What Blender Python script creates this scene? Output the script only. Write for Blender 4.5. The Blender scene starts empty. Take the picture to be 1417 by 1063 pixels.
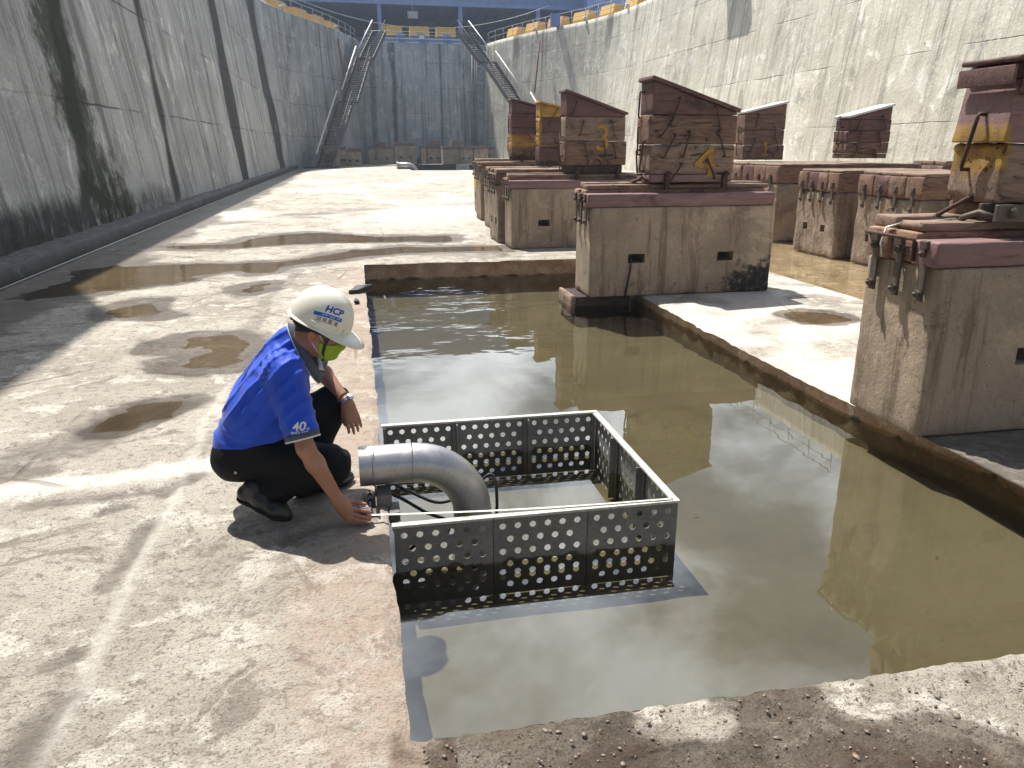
import bpy, bmesh, math, random
import numpy as np
from mathutils import Vector, Matrix
from mathutils.bvhtree import BVHTree

random.seed(11)
rng = np.random.default_rng(11)
R = math.radians
PI = math.pi
scene = bpy.context.scene
COL = scene.collection

# ------------------------------------------------------------------ camera
IW, IH, FPX, CH = 1417, 1063, 1063.0, 1.65
PITCH, YAW = R(17.173), R(11.259)
FWD = Vector((math.sin(YAW) * math.cos(PITCH), math.cos(YAW) * math.cos(PITCH), -math.sin(PITCH)))
RGT = Vector((math.cos(YAW), -math.sin(YAW), 0))
UPV = RGT.cross(FWD)
EYE = Vector((0, 0, CH))


def ray(x, y):
    return (FWD * FPX + RGT * (x - IW / 2) - UPV * (y - IH / 2)).normalized()


def gz(x, y, z=0.0):
    d = ray(x, y)
    return EYE + d * ((z - CH) / d.z)


def gy(x, y, Y):
    d = ray(x, y)
    return EYE + d * (Y / d.y)


def make_camera():
    cd = bpy.data.cameras.new('camera')
    co = bpy.data.objects.new('camera', cd)
    COL.objects.link(co)
    cd.sensor_width = 36.0
    cd.lens = 36.0 * FPX / IW
    cd.clip_start, cd.clip_end = 0.05, 2000
    m = Matrix((RGT, UPV, -FWD)).transposed().to_4x4()
    m.translation = EYE
    co.matrix_world = m
    scene.camera = co


# ------------------------------------------------------------------ noise
def _hash(ix, iy, iz, seed):
    h = (ix.astype(np.int64) * 374761393 + iy.astype(np.int64) * 668265263 + iz.astype(np.int64) * 2147483647 + seed * 974711) & 0x7fffffff
    h = ((h ^ (h >> 13)) * 1274126177) & 0x7fffffff
    h = (h ^ (h >> 16)) & 0xffff
    return h / 65535.0


def vnoise(p, seed=0):
    p = np.asarray(p, float)
    i = np.floor(p)
    f = p - i
    f = f * f * (3 - 2 * f)
    ix, iy, iz = i[:, 0], i[:, 1], i[:, 2]
    r = 0
    for dx in (0, 1):
        for dy in (0, 1):
            for dz in (0, 1):
                w = (f[:, 0] if dx else 1 - f[:, 0]) * (f[:, 1] if dy else 1 - f[:, 1]) * (f[:, 2] if dz else 1 - f[:, 2])
                r = r + w * _hash(ix + dx, iy + dy, iz + dz, seed)
    return r * 2 - 1


def fbm(p, scale=1.0, oct=4, seed=0, gain=0.5):
    p = np.asarray(p, float) * scale
    if p.shape[1] == 2:
        p = np.column_stack([p, np.full(len(p), 0.37)])
    a, r, t = 1.0, 0, 0
    for o in range(oct):
        r = r + a * vnoise(p, seed + o * 17)
        t += a
        a *= gain
        p = p * 2.03 + 5.1
    return r / t


def sstep(a, b, x):
    t = np.clip((x - a) / (b - a), 0, 1)
    return t * t * (3 - 2 * t)


# ------------------------------------------------------------------ objects
def tag(o, label=None, cat=None, group=None, kind=None):
    if label: o['label'] = label
    if cat: o['category'] = cat
    if group: o['group'] = group
    if kind: o['kind'] = kind
    return o


def empty(name, loc, label=None, cat=None, group=None, rz=0):
    o = bpy.data.objects.new(name, None)
    COL.objects.link(o)
    loc = tuple(xf(loc))
    o.location = loc
    o.rotation_euler = (0, 0, rz)
    o.empty_display_size = 0.2
    WM[o.name] = Matrix.Translation(Vector(loc)) @ Matrix.Rotation(rz, 4, 'Z')
    return tag(o, label, cat, group)


WM = {}
XF = [1.0]          # survey scale: lower standing level = farther and larger by the same factor


def xf(v):
    return np.array(EYE) + (np.asarray(v, float) - np.array(EYE)) * XF[0]


def mesh_obj(name, v, f, mats, parent=None, smooth=False, midx=None, attrs=None, uv=None, loc=None):
    """v are world coordinates; with a parent (or loc) they are moved to that frame"""
    me = bpy.data.meshes.new(name)
    v = xf(v)
    if parent is not None:
        mw = WM.get(parent.name, Matrix.Identity(4))
        inv = np.array(mw.inverted())
        v = v @ inv[:3, :3].T + inv[:3, 3]
        w = mw
    elif loc is not None:
        v = v - np.array(loc)
        w = Matrix.Translation(Vector(loc))
    else:
        w = Matrix.Identity(4)
    me.from_pydata(v.tolist(), [], [tuple(int(i) for i in q) for q in f])
    if not isinstance(mats, (list, tuple)): mats = [mats]
    for m in mats: me.materials.append(m)
    if midx is not None: me.polygons.foreach_set('material_index', np.asarray(midx, np.int32))
    if isinstance(smooth, (list, np.ndarray)):
        me.polygons.foreach_set('use_smooth', np.asarray(smooth, bool))
    elif smooth:
        me.polygons.foreach_set('use_smooth', np.ones(len(me.polygons), bool))
    if attrs:
        for k, a in attrs.items():
            at = me.attributes.new(k, 'FLOAT', 'POINT')
            at.data.foreach_set('value', np.asarray(a, np.float32))
    if uv is not None:
        ul = me.uv_layers.new(name='UVMap')
        li = np.empty(len(me.loops), np.int32)
        me.loops.foreach_get('vertex_index', li)
        ul.data.foreach_set('uv', np.asarray(uv, np.float32)[li].ravel())
    me.update()
    o = bpy.data.objects.new(name, me)
    COL.objects.link(o)
    WM[o.name] = w
    if parent is not None: o.parent = parent
    elif loc is not None: o.location = loc
    return o


def frame(path):
    """tangent/side/up per point of a polyline"""
    P = [Vector(p) for p in path]
    T = []
    for i in range(len(P)):
        a = P[max(i - 1, 0)]
        b = P[min(i + 1, len(P) - 1)]
        T.append((b - a).normalized())
    ref = Vector((0, 0, 1)) if abs(T[0].z) < 0.9 else Vector((1, 0, 0))
    n = (ref - T[0] * ref.dot(T[0])).normalized()
    out = []
    for t in T:
        n = (n - t * n.dot(t)).normalized()
        out.append((t, n, t.cross(n)))
    return P, out


class MB:
    def __init__(s):
        s.v, s.f, s.m, s.s = [], [], [], []

    def add(s, v, f, m=0, sm=False):
        o = len(s.v)
        s.v += [tuple(p) for p in v]
        s.f += [tuple(i + o for i in q) for q in f]
        s.m += [m] * len(f)
        s.s += [sm] * len(f)
        return s

    def box(s, c, d, b=0.0, m=0, rot=None):
        hx, hy, hz = d[0] / 2, d[1] / 2, d[2] / 2
        b = min(b, hx * 0.9, hy * 0.9, hz * 0.9)
        M = rot if rot is not None else Matrix.Identity(3)
        C = Vector(c)
        if b <= 0:
            v = [C + M @ Vector((x * hx, y * hy, z * hz)) for x in (-1, 1) for y in (-1, 1) for z in (-1, 1)]
            f = [(0, 1, 3, 2), (4, 6, 7, 5), (0, 4, 5, 1), (2, 3, 7, 6), (0, 2, 6, 4), (1, 5, 7, 3)]
            return s.add(v, f, m)
        bm = bmesh.new()
        bmesh.ops.create_cube(bm, size=1)
        for q in bm.verts: q.co = Vector((q.co.x * d[0], q.co.y * d[1], q.co.z * d[2]))
        bmesh.ops.bevel(bm, geom=bm.edges[:], offset=b, segments=2, profile=0.5, affect='EDGES')
        bm.verts.index_update()
        s.add([C + M @ q.co for q in bm.verts], [[q.index for q in p.verts] for p in bm.faces], m)
        bm.free()
        return s

    def bar(s, a, b_, w, h, m=0, up=(0, 0, 1), bev=0.0):
        a, b_ = Vector(a), Vector(b_)
        t = (b_ - a)
        L = t.length
        t.normalize()
        u = Vector(up)
        if abs(u.dot(t)) > 0.99: u = Vector((0, 1, 0))
        u = (u - t * u.dot(t)).normalized()
        side = u.cross(t)
        return s.box((a + b_) / 2, (L, w, h), bev, m, Matrix((t, side, u)).transposed())

    def tube(s, path, r, n=8, m=0, cap=True, sm=True):
        P, F = frame(path)
        v, f = [], []
        for i, (p, (t, a, b)) in enumerate(zip(P, F)):
            ri = r[i] if isinstance(r, (list, tuple)) else r
            for k in range(n):
                th = 2 * PI * k / n
                v.append(p + a * (ri * math.cos(th)) + b * (ri * math.sin(th)))
        for i in range(len(P) - 1):
            for k in range(n):
                k2 = (k + 1) % n
                f.append((i * n + k, i * n + k2, (i + 1) * n + k2, (i + 1) * n + k))
        if cap:
            f.append(tuple(range(n))[::-1])
            f.append(tuple((len(P) - 1) * n + k for k in range(n)))
        return s.add(v, f, m, sm)

    def ring(s, c, axis, r, rt, n=24, k=8, m=0):
        ax = Vector(axis).normalized()
        u = ax.orthogonal().normalized()
        w = ax.cross(u)
        v, f = [], []
        for i in range(n):
            th = 2 * PI * i / n
            d = u * math.cos(th) + w * math.sin(th)
            for j in range(k):
                ph = 2 * PI * j / k
                v.append(Vector(c) + d * (r + rt * math.cos(ph)) + ax * (rt * math.sin(ph)))
        for i in range(n):
            for j in range(k):
                f.append((i * k + j, ((i + 1) % n) * k + j, ((i + 1) % n) * k + (j + 1) % k, i * k + (j + 1) % k))
        return s.add(v, f, m, True)

    def prism(s, pts, z0, z1, m=0):
        """pts: list of (x, y) counter-clockwise"""
        n = len(pts)
        v = [(x, y, z0) for x, y in pts] + [(x, y, z1) for x, y in pts]
        f = [tuple(range(n))[::-1], tuple(range(n, 2 * n))]
        for i in range(n):
            j = (i + 1) % n
            f.append((i, j, n + j, n + i))
        return s.add(v, f, m)

    def build(s, name, mats, parent=None, smooth=None, attrs=None, loc=None):
        at = None
        if attrs:
            V = np.array([tuple(p) for p in s.v])
            at = {k: fn(V) for k, fn in attrs.items()}
        return mesh_obj(name, [tuple(p) for p in s.v], s.f, mats, parent, s.s if smooth is None else smooth, s.m, at, loc=loc)


def rbox(c, d, r=0.01, res=0.08, amp=0.0, seed=0, nsc=6.0, fn=None, chip=0.0):
    """box with rounded, worn edges; c = centre, d = size; returns world verts, faces"""
    h = np.array(d, float) / 2
    r = min(r, h.min() * 0.8)

    def lines(hh):
        n = max(2, int(round((2 * hh - 2 * r) / res)))
        mid = np.linspace(-hh + r, hh - r, n + 1)
        return np.concatenate([[-hh, -hh + r * 0.3], mid, [hh - r * 0.3, hh]])

    G = [lines(x) for x in h]
    N = [len(g) for g in G]
    idx = {}
    V, Fc = [], []

    def vid(i, j, k):
        key = (i, j, k)
        if key not in idx:
            idx[key] = len(V)
            V.append((G[0][i], G[1][j], G[2][k]))
        return idx[key]

    for ax in range(3):
        a, b = (ax + 1) % 3, (ax + 2) % 3
        for side in (0, N[ax] - 1):
            for i in range(N[a] - 1):
                for j in range(N[b] - 1):
                    q = []
                    for (di, dj) in ((0, 0), (1, 0), (1, 1), (0, 1)):
                        t = [0, 0, 0]
                        t[ax] = side
                        t[a] = i + di
                        t[b] = j + dj
                        q.append(vid(*t))
                    Fc.append(tuple(q) if side else tuple(q[::-1]))
    V = np.array(V)
    inner = np.clip(V, -h + r, h - r)
    dv = V - inner
    L = np.linalg.norm(dv, axis=1, keepdims=True)
    L[L == 0] = 1
    nrm = dv / L
    V = inner + nrm * r
    if amp or chip:
        W = V + np.array(c) + seed * 3.7
        nz = fbm(W, nsc, 3, seed) * amp
        if chip:
            on_edge = (np.sum(np.abs(dv) > r * 0.2, axis=1) >= 2)
            cn = np.clip(fbm(W, nsc * 1.7, 2, seed + 5) * 2 - 0.25, 0, 1)
            nz = nz - on_edge * cn * chip
        V = V + nrm * nz[:, None]
    if fn is not None: V = fn(V)
    return V + np.array(c, float), Fc


def grid(x0, x1, y0, y1, nx, ny):
    xs = np.linspace(x0, x1, nx + 1)
    ys = np.linspace(y0, y1, ny + 1)
    X, Y = np.meshgrid(xs, ys)
    P = np.column_stack([X.ravel(), Y.ravel()])
    i = np.arange(nx)[None, :] + (nx + 1) * np.arange(ny)[:, None]
    i = i.ravel()
    F = np.column_stack([i, i + 1, i + nx + 2, i + nx + 1])
    return P, F


# ------------------------------------------------------------------ implicit surfaces
class SDF:
    def __init__(s, lo, hi, res):
        s.lo = np.array(lo, float)
        s.res = res
        s.n = np.ceil((np.array(hi) - s.lo) / res).astype(int) + 1
        s.d = np.full(s.n, 0.2, np.float32)

    def _sub(s, lo, hi, pad):
        a = np.maximum(np.floor((np.array(lo) - pad - s.lo) / s.res).astype(int), 0)
        b = np.minimum(np.ceil((np.array(hi) + pad - s.lo) / s.res).astype(int) + 1, s.n)
        sl = tuple(slice(x, y) for x, y in zip(a, b))
        ax = [s.lo[i] + s.res * np.arange(a[i], b[i]) for i in range(3)]
        P = np.stack(np.meshgrid(*ax, indexing='ij'), -1)
        return sl, P

    def _mix(s, sl, e, k, op):
        d = s.d[sl]
        if op == 'u':
            if k > 0:
                h = np.maximum(k - np.abs(d - e), 0) / k
                s.d[sl] = np.minimum(d, e) - h * h * k * 0.25
            else:
                s.d[sl] = np.minimum(d, e)
        elif op == 's':
            if k > 0:
                h = np.maximum(k - np.abs(-d - e), 0) / k
                s.d[sl] = np.maximum(d, -e) + h * h * k * 0.25
            else:
                s.d[sl] = np.maximum(d, -e)

    def cone(s, a, b, r1, r2, k=0.02, op='u', squash=None):
        a, b = np.array(a, float), np.array(b, float)
        rm = max(r1, r2)
        sl, P = s._sub(np.minimum(a, b) - rm, np.maximum(a, b) + rm, k + 0.03)
        ab = b - a
        L2 = max(ab @ ab, 1e-9)
        h = np.clip(((P - a) @ ab) / L2, 0, 1)
        q = P - (a + h[..., None] * ab)
        if squash is not None:          # (axis unit vector, factor): distance along the axis is scaled
            ax, fct = np.array(squash[0], float), squash[1]
            q = q + (q @ ax)[..., None] * ax * (fct - 1)
        e = np.linalg.norm(q, axis=-1) - (r1 + (r2 - r1) * h)
        s._mix(sl, e.astype(np.float32), k, op)

    def ell(s, c, rad, M=None, k=0.02, op='u'):
        c = np.array(c, float)
        rad = np.array(rad, float)
        rm = rad.max()
        sl, P = s._sub(c - rm, c + rm, k + 0.03)
        q = P - c
        if M is not None: q = q @ np.array(M)
        k0 = np.linalg.norm(q / rad, axis=-1)
        k1 = np.linalg.norm(q / (rad * rad), axis=-1)
        e = k0 * (k0 - 1.0) / np.maximum(k1, 1e-6)
        s._mix(sl, e.astype(np.float32), k, op)

    def plane(s, p, n, k=0.0, region=None):
        """cut away the side the normal points to, optionally only inside a box region"""
        lo, hi = region if region is not None else (s.lo, s.lo + s.res * (s.n - 1))
        sl, P = s._sub(lo, hi, 0)
        n = np.array(n, float)
        n /= np.linalg.norm(n)
        e = (P - np.array(p)) @ n
        s.d[sl] = np.maximum(s.d[sl], e.astype(np.float32))

    def warp(s, fn, pad=0.05):
        m = np.abs(s.d) < pad
        I = np.argwhere(m)
        P = s.lo + I * s.res
        s.d[m] += fn(P).astype(np.float32)

    def points(s):
        ax = [s.lo[i] + s.res * np.arange(s.n[i]) for i in range(3)]
        return np.stack(np.meshgrid(*ax, indexing='ij'), -1)

    def mesh(s, smooth=2):
        d = s.d
        n = d.shape
        sg = d < 0
        c = [sg[i:n[0] - 1 + i, j:n[1] - 1 + j, k:n[2] - 1 + k] for i in (0, 1) for j in (0, 1) for k in (0, 1)]
        cnt = sum(x.astype(np.int8) for x in c)
        act = (cnt > 0) & (cnt < 8)
        I = np.argwhere(act)
        vid = np.full(act.shape, -1, np.int64)
        vid[act] = np.arange(len(I))
        acc = np.zeros((len(I), 3))
        num = np.zeros(len(I))
        cor = [(i, j, k) for i in (0, 1) for j in (0, 1) for k in (0, 1)]
        val = {q: d[I[:, 0] + q[0], I[:, 1] + q[1], I[:, 2] + q[2]] for q in cor}
        for q in cor:
            for ax in range(3):
                if q[ax] == 0:
                    q2 = list(q)
                    q2[ax] = 1
                    q2 = tuple(q2)
                    a, b = val[q], val[q2]
                    x = (a < 0) != (b < 0)
                    t = np.where(x, a / np.where(x, a - b, 1), 0)
                    p = np.array(q, float)[None, :].repeat(len(I), 0)
                    p[:, ax] += t
                    acc += p * x[:, None]
                    num += x
        V = s.lo + s.res * (I + acc / num[:, None])
        F = []
        for ax in range(3):
            a, b = (ax + 1) % 3, (ax + 2) % 3
            s0 = [slice(1, n[0] - 1)] * 3
            s0[ax] = slice(0, n[ax] - 1)
            s0 = [slice(x.start, n[i] - 1) for i, x in enumerate(s0)]
            s1 = list(s0)
            s1[ax] = slice(1, n[ax])
            A, B = sg[tuple(s0)], sg[tuple(s1)]
            E = np.argwhere(A != B) + np.array([x.start for x in s0])
            if len(E) == 0: continue
            da = np.zeros(3, int)
            db = np.zeros(3, int)
            da[a] = 1
            db[b] = 1
            q = [vid[tuple((E - o).T)] for o in (da * 0, da, da + db, db)]
            Q = np.column_stack(q)
            inside = sg[tuple(E.T)]
            Q[~inside] = Q[~inside][:, ::-1]
            F.append(Q)
        F = np.concatenate(F)
        F = F[(F >= 0).all(1)]
        for _ in range(smooth):
            acc = np.zeros_like(V)
            num = np.zeros(len(V))
            for i in range(4):
                j = (i + 1) % 4
                np.add.at(acc, F[:, i], V[F[:, j]])
                np.add.at(num, F[:, i], 1)
                np.add.at(acc, F[:, j], V[F[:, i]])
                np.add.at(num, F[:, j], 1)
            V = V * 0.4 + 0.6 * acc / np.maximum(num, 1)[:, None]
        return V, F


# ------------------------------------------------------------------ decals
def bvh_of(o):
    m = WM[o.name]
    return BVHTree.FromPolygons([m @ q.co for q in o.data.vertices], [tuple(p.vertices) for p in o.data.polygons])


def text_mesh(txt, size, bold=0.0, shear=0.0, space=1.0, font=None):
    cu = bpy.data.curves.new('txt', 'FONT')
    cu.body = txt
    cu.size = size
    cu.align_x, cu.align_y = 'CENTER', 'CENTER'
    cu.offset = bold
    cu.shear = shear
    cu.space_character = space
    cu.resolution_u = 4
    o = bpy.data.objects.new('txt', cu)
    COL.objects.link(o)
    dg = bpy.context.evaluated_depsgraph_get()
    me = bpy.data.meshes.new_from_object(o.evaluated_get(dg))
    bm = bmesh.new()
    bm.from_mesh(me)
    bmesh.ops.triangulate(bm, faces=bm.faces[:])
    bmesh.ops.subdivide_edges(bm, edges=[e for e in bm.edges if e.calc_length() > size * 0.18], cuts=1)
    bmesh.ops.triangulate(bm, faces=bm.faces[:])
    bm.verts.index_update()
    v = [(q.co.x, q.co.y) for q in bm.verts]
    f = [[q.index for q in p.verts] for p in bm.faces]
    bm.free()
    bpy.data.objects.remove(o)
    bpy.data.curves.remove(cu)
    bpy.data.meshes.remove(me)
    return v, f


def decal(name, v2, f, origin, ux, uy, mat, parent, bvh=None, off=0.002, reach=0.6):
    """lay a flat outline on a real surface: found along the outline's own normal"""
    ux, uy = Vector(ux).normalized(), Vector(uy).normalized()
    n = ux.cross(uy).normalized()
    O = Vector(origin)
    out = []
    for x, y in v2:
        p = O + ux * x + uy * y
        if bvh is not None:
            hit = bvh.ray_cast(p + n * reach * 0.5, -n, reach)
            if hit[0] is not None: p = hit[0]
        out.append(p + n * off)
    return mesh_obj(name, [tuple(p) for p in out], f, mat, parent)


def pip(poly, P):
    poly = np.asarray(poly, float)
    x, y = P[:, 0], P[:, 1]
    ins = np.zeros(len(P), bool)
    n = len(poly)
    for i in range(n):
        x1, y1 = poly[i]
        x2, y2 = poly[(i + 1) % n]
        c = ((y1 > y) != (y2 > y)) & (x < (x2 - x1) * (y - y1) / (y2 - y1 + 1e-12) + x1)
        ins ^= c
    return ins


def segdist(poly, P, closed=True):
    poly = np.asarray(poly, float)
    n = len(poly)
    D = np.full(len(P), 1e9)
    for i in range(n if closed else n - 1):
        a, b = poly[i], poly[(i + 1) % n]
        ab = b - a
        t = np.clip(((P - a) @ ab) / max(ab @ ab, 1e-9), 0, 1)
        D = np.minimum(D, np.linalg.norm(P - (a + t[:, None] * ab), axis=1))
    return D


def sdpoly(poly, P):
    d = segdist(poly, P)
    return np.where(pip(poly, P), -d, d)
# ------------------------------------------------------------------ materials
class NT:
    def __init__(s, name):
        s.m = bpy.data.materials.new(name)
        s.m.use_nodes = True
        s.t = s.m.node_tree
        s.t.nodes.clear()
        s.out = s.n('ShaderNodeOutputMaterial')

    def n(s, kind, **kw):
        o = s.t.nodes.new(kind)
        for k, v in kw.items(): setattr(o, k, v)
        return o

    def put(s, sock, v):
        if isinstance(v, bpy.types.NodeSocket): s.t.links.new(v, sock)
        elif v is not None:
            if isinstance(v, (tuple, list)) and len(v) == 3 and sock.type == 'RGBA': v = (*v, 1)
            sock.default_value = v

    def coord(s, kind='Object', stretch=(1, 1, 1), rnd=True):
        c = s.n('ShaderNodeTexCoord').outputs[kind]
        if rnd:
            oi = s.n('ShaderNodeObjectInfo')
            ml = s.n('ShaderNodeMath', operation='MULTIPLY')
            s.put(ml.inputs[0], oi.outputs['Random'])
            ml.inputs[1].default_value = 37.0
            ad = s.n('ShaderNodeVectorMath', operation='ADD')
            s.put(ad.inputs[0], c)
            s.put(ad.inputs[1], ml.outputs[0])
            c = ad.outputs[0]
        mp = s.n('ShaderNodeVectorMath', operation='MULTIPLY')
        s.put(mp.inputs[0], c)
        mp.inputs[1].default_value = stretch
        return mp.outputs[0]

    def noise(s, vec, scale, detail=5, rough=0.6, dist=0.0):
        o = s.n('ShaderNodeTexNoise')
        s.put(o.inputs['Vector'], vec)
        o.inputs['Scale'].default_value = scale
        o.inputs['Detail'].default_value = detail
        o.inputs['Roughness'].default_value = rough
        o.inputs['Distortion'].default_value = dist
        return o.outputs['Fac']

    def voro(s, vec, scale, feature='F1'):
        o = s.n('ShaderNodeTexVoronoi', feature=feature)
        s.put(o.inputs['Vector'], vec)
        o.inputs['Scale'].default_value = scale
        return o.outputs['Distance']

    def ramp(s, fac, lo, hi, a=0.0, b=1.0):
        o = s.n('ShaderNodeMapRange', interpolation_type='SMOOTHSTEP')
        s.put(o.inputs[0], fac)
        o.inputs[1].default_value, o.inputs[2].default_value = lo, hi
        o.inputs[3].default_value, o.inputs[4].default_value = a, b
        return o.outputs[0]

    def mix(s, fac, a, b, blend='MIX'):
        o = s.n('ShaderNodeMix', data_type='RGBA', blend_type=blend)
        s.put(o.inputs[0], fac)
        s.put(o.inputs[6], a)
        s.put(o.inputs[7], b)
        return o.outputs[2]

    def math(s, op, a, b=None, c=None):
        o = s.n('ShaderNodeMath', operation=op)
        s.put(o.inputs[0], a)
        if b is not None: s.put(o.inputs[1], b)
        if c is not None: s.put(o.inputs[2], c)
        return o.outputs[0]

    def attr(s, name):
        return s.n('ShaderNodeAttribute', attribute_name=name).outputs['Fac']

    def bump(s, h, strength=0.4, dist=0.01, normal=None):
        o = s.n('ShaderNodeBump')
        o.inputs['Strength'].default_value = strength
        o.inputs['Distance'].default_value = dist
        s.put(o.inputs['Height'], h)
        if normal is not None: s.put(o.inputs['Normal'], normal)
        return o.outputs[0]

    def bsdf(s, color, rough=0.8, normal=None, metal=0.0, spec=0.4, sheen=0.0, sss=0.0, coat=0.0):
        b = s.n('ShaderNodeBsdfPrincipled')
        s.put(b.inputs['Base Color'], color)
        s.put(b.inputs['Roughness'], rough)
        s.put(b.inputs['Metallic'], metal)
        s.put(b.inputs['Specular IOR Level'], spec)
        if sheen: b.inputs['Sheen Weight'].default_value = sheen
        if coat:
            b.inputs['Coat Weight'].default_value = coat
            b.inputs['Coat Roughness'].default_value = 0.15
        if sss:
            b.inputs['Subsurface Weight'].default_value = sss
            b.inputs['Subsurface Radius'].default_value = (0.012, 0.005, 0.003)
            b.inputs['Subsurface Scale'].default_value = 0.6
        if normal is not None: s.put(b.inputs['Normal'], normal)
        s.t.links.new(b.outputs[0], s.out.inputs['Surface'])
        return b


def grunge(name, c1, c2, scale=3.0, c3=None, spots=(0.62, 0.72), sscale=9.0, rough=0.85, bump=0.3, bscale=60.0, bdist=0.004,
           attrs=(), stretch=(1, 1, 1), metal=0.0, spec=0.3, coord='Object', fine=0.25, rvar=0.0, coat=0.0, drip=None, holes=0.0):
    """two-tone weathered surface, darker specks, optional painted-on attributes (name, colour)"""
    t = NT(name)
    v = t.coord(coord, stretch)
    col = t.mix(t.ramp(t.noise(v, scale, 6, 0.65, 0.4), 0.35, 0.65), c1, c2)
    if c3 is not None:
        col = t.mix(t.ramp(t.noise(v, sscale, 5, 0.7, 0.6), *spots), col, c3)
    if drip is not None:
        vd = t.coord(coord, (5.5, 5.5, 0.45))
        col = t.mix(t.ramp(t.noise(vd, 1.0, 6, 0.7, 0.3), 0.5, 0.64, 0, 0.8), col, drip)
        vz = t.coord(coord, (1, 1, 1))
        col = t.mix(t.ramp(t.noise(vz, 1.3, 7, 0.75, 0.8), 0.5, 0.6, 0, 0.55), col, tuple(x * 1.35 for x in c1))
    if holes:
        vh = t.coord(coord, (1, 1, 1))
        bug = t.math('MULTIPLY', t.ramp(t.voro(vh, 16), 0.12, 0.07), t.ramp(t.noise(vh, 3.0, 3), 0.5, 0.58))
        col = t.mix(t.math('MULTIPLY', bug, holes), col, (0.03, 0.024, 0.018))
    fn = t.noise(v, bscale, 4, 0.7)
    if fine: col = t.mix(t.ramp(fn, 0.3, 0.7, 1 - fine, 1 + fine * 0.6), (0, 0, 0), col, 'MIX') if False else t.mix(1.0, col, _grey(t, t.ramp(fn, 0.3, 0.7, 1 - fine, 1.0 + fine * 0.5)), 'MULTIPLY')
    r = rough
    for a in attrs:
        f = t.attr(a[0])
        f = t.ramp(t.math('ADD', f, t.math('MULTIPLY', t.math('SUBTRACT', t.noise(v, a[2] if len(a) > 2 else 12, 5, 0.7), 0.5), 0.9)), 0.35, 0.65) if len(a) < 4 else f
        f = t.math('MULTIPLY', f, t.ramp(t.attr(a[0]), 0.0, 0.15))
        col = t.mix(f, col, a[1])
    if rvar: r = t.ramp(t.noise(v, scale * 2, 4), 0.3, 0.7, rough - rvar, rough + rvar)
    nrm = t.bump(t.math('ADD', t.noise(v, bscale, 5, 0.7), t.math('MULTIPLY', t.noise(v, bscale * 0.2, 4, 0.6), 2.0)), bump, bdist) if bump else None
    t.bsdf(col, r, nrm, metal, spec, coat=coat)
    return t.m


def _grey(t, f):
    o = t.n('ShaderNodeCombineColor')
    for i in range(3): t.put(o.inputs[i], f)
    return o.outputs[0]


M = {}


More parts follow.
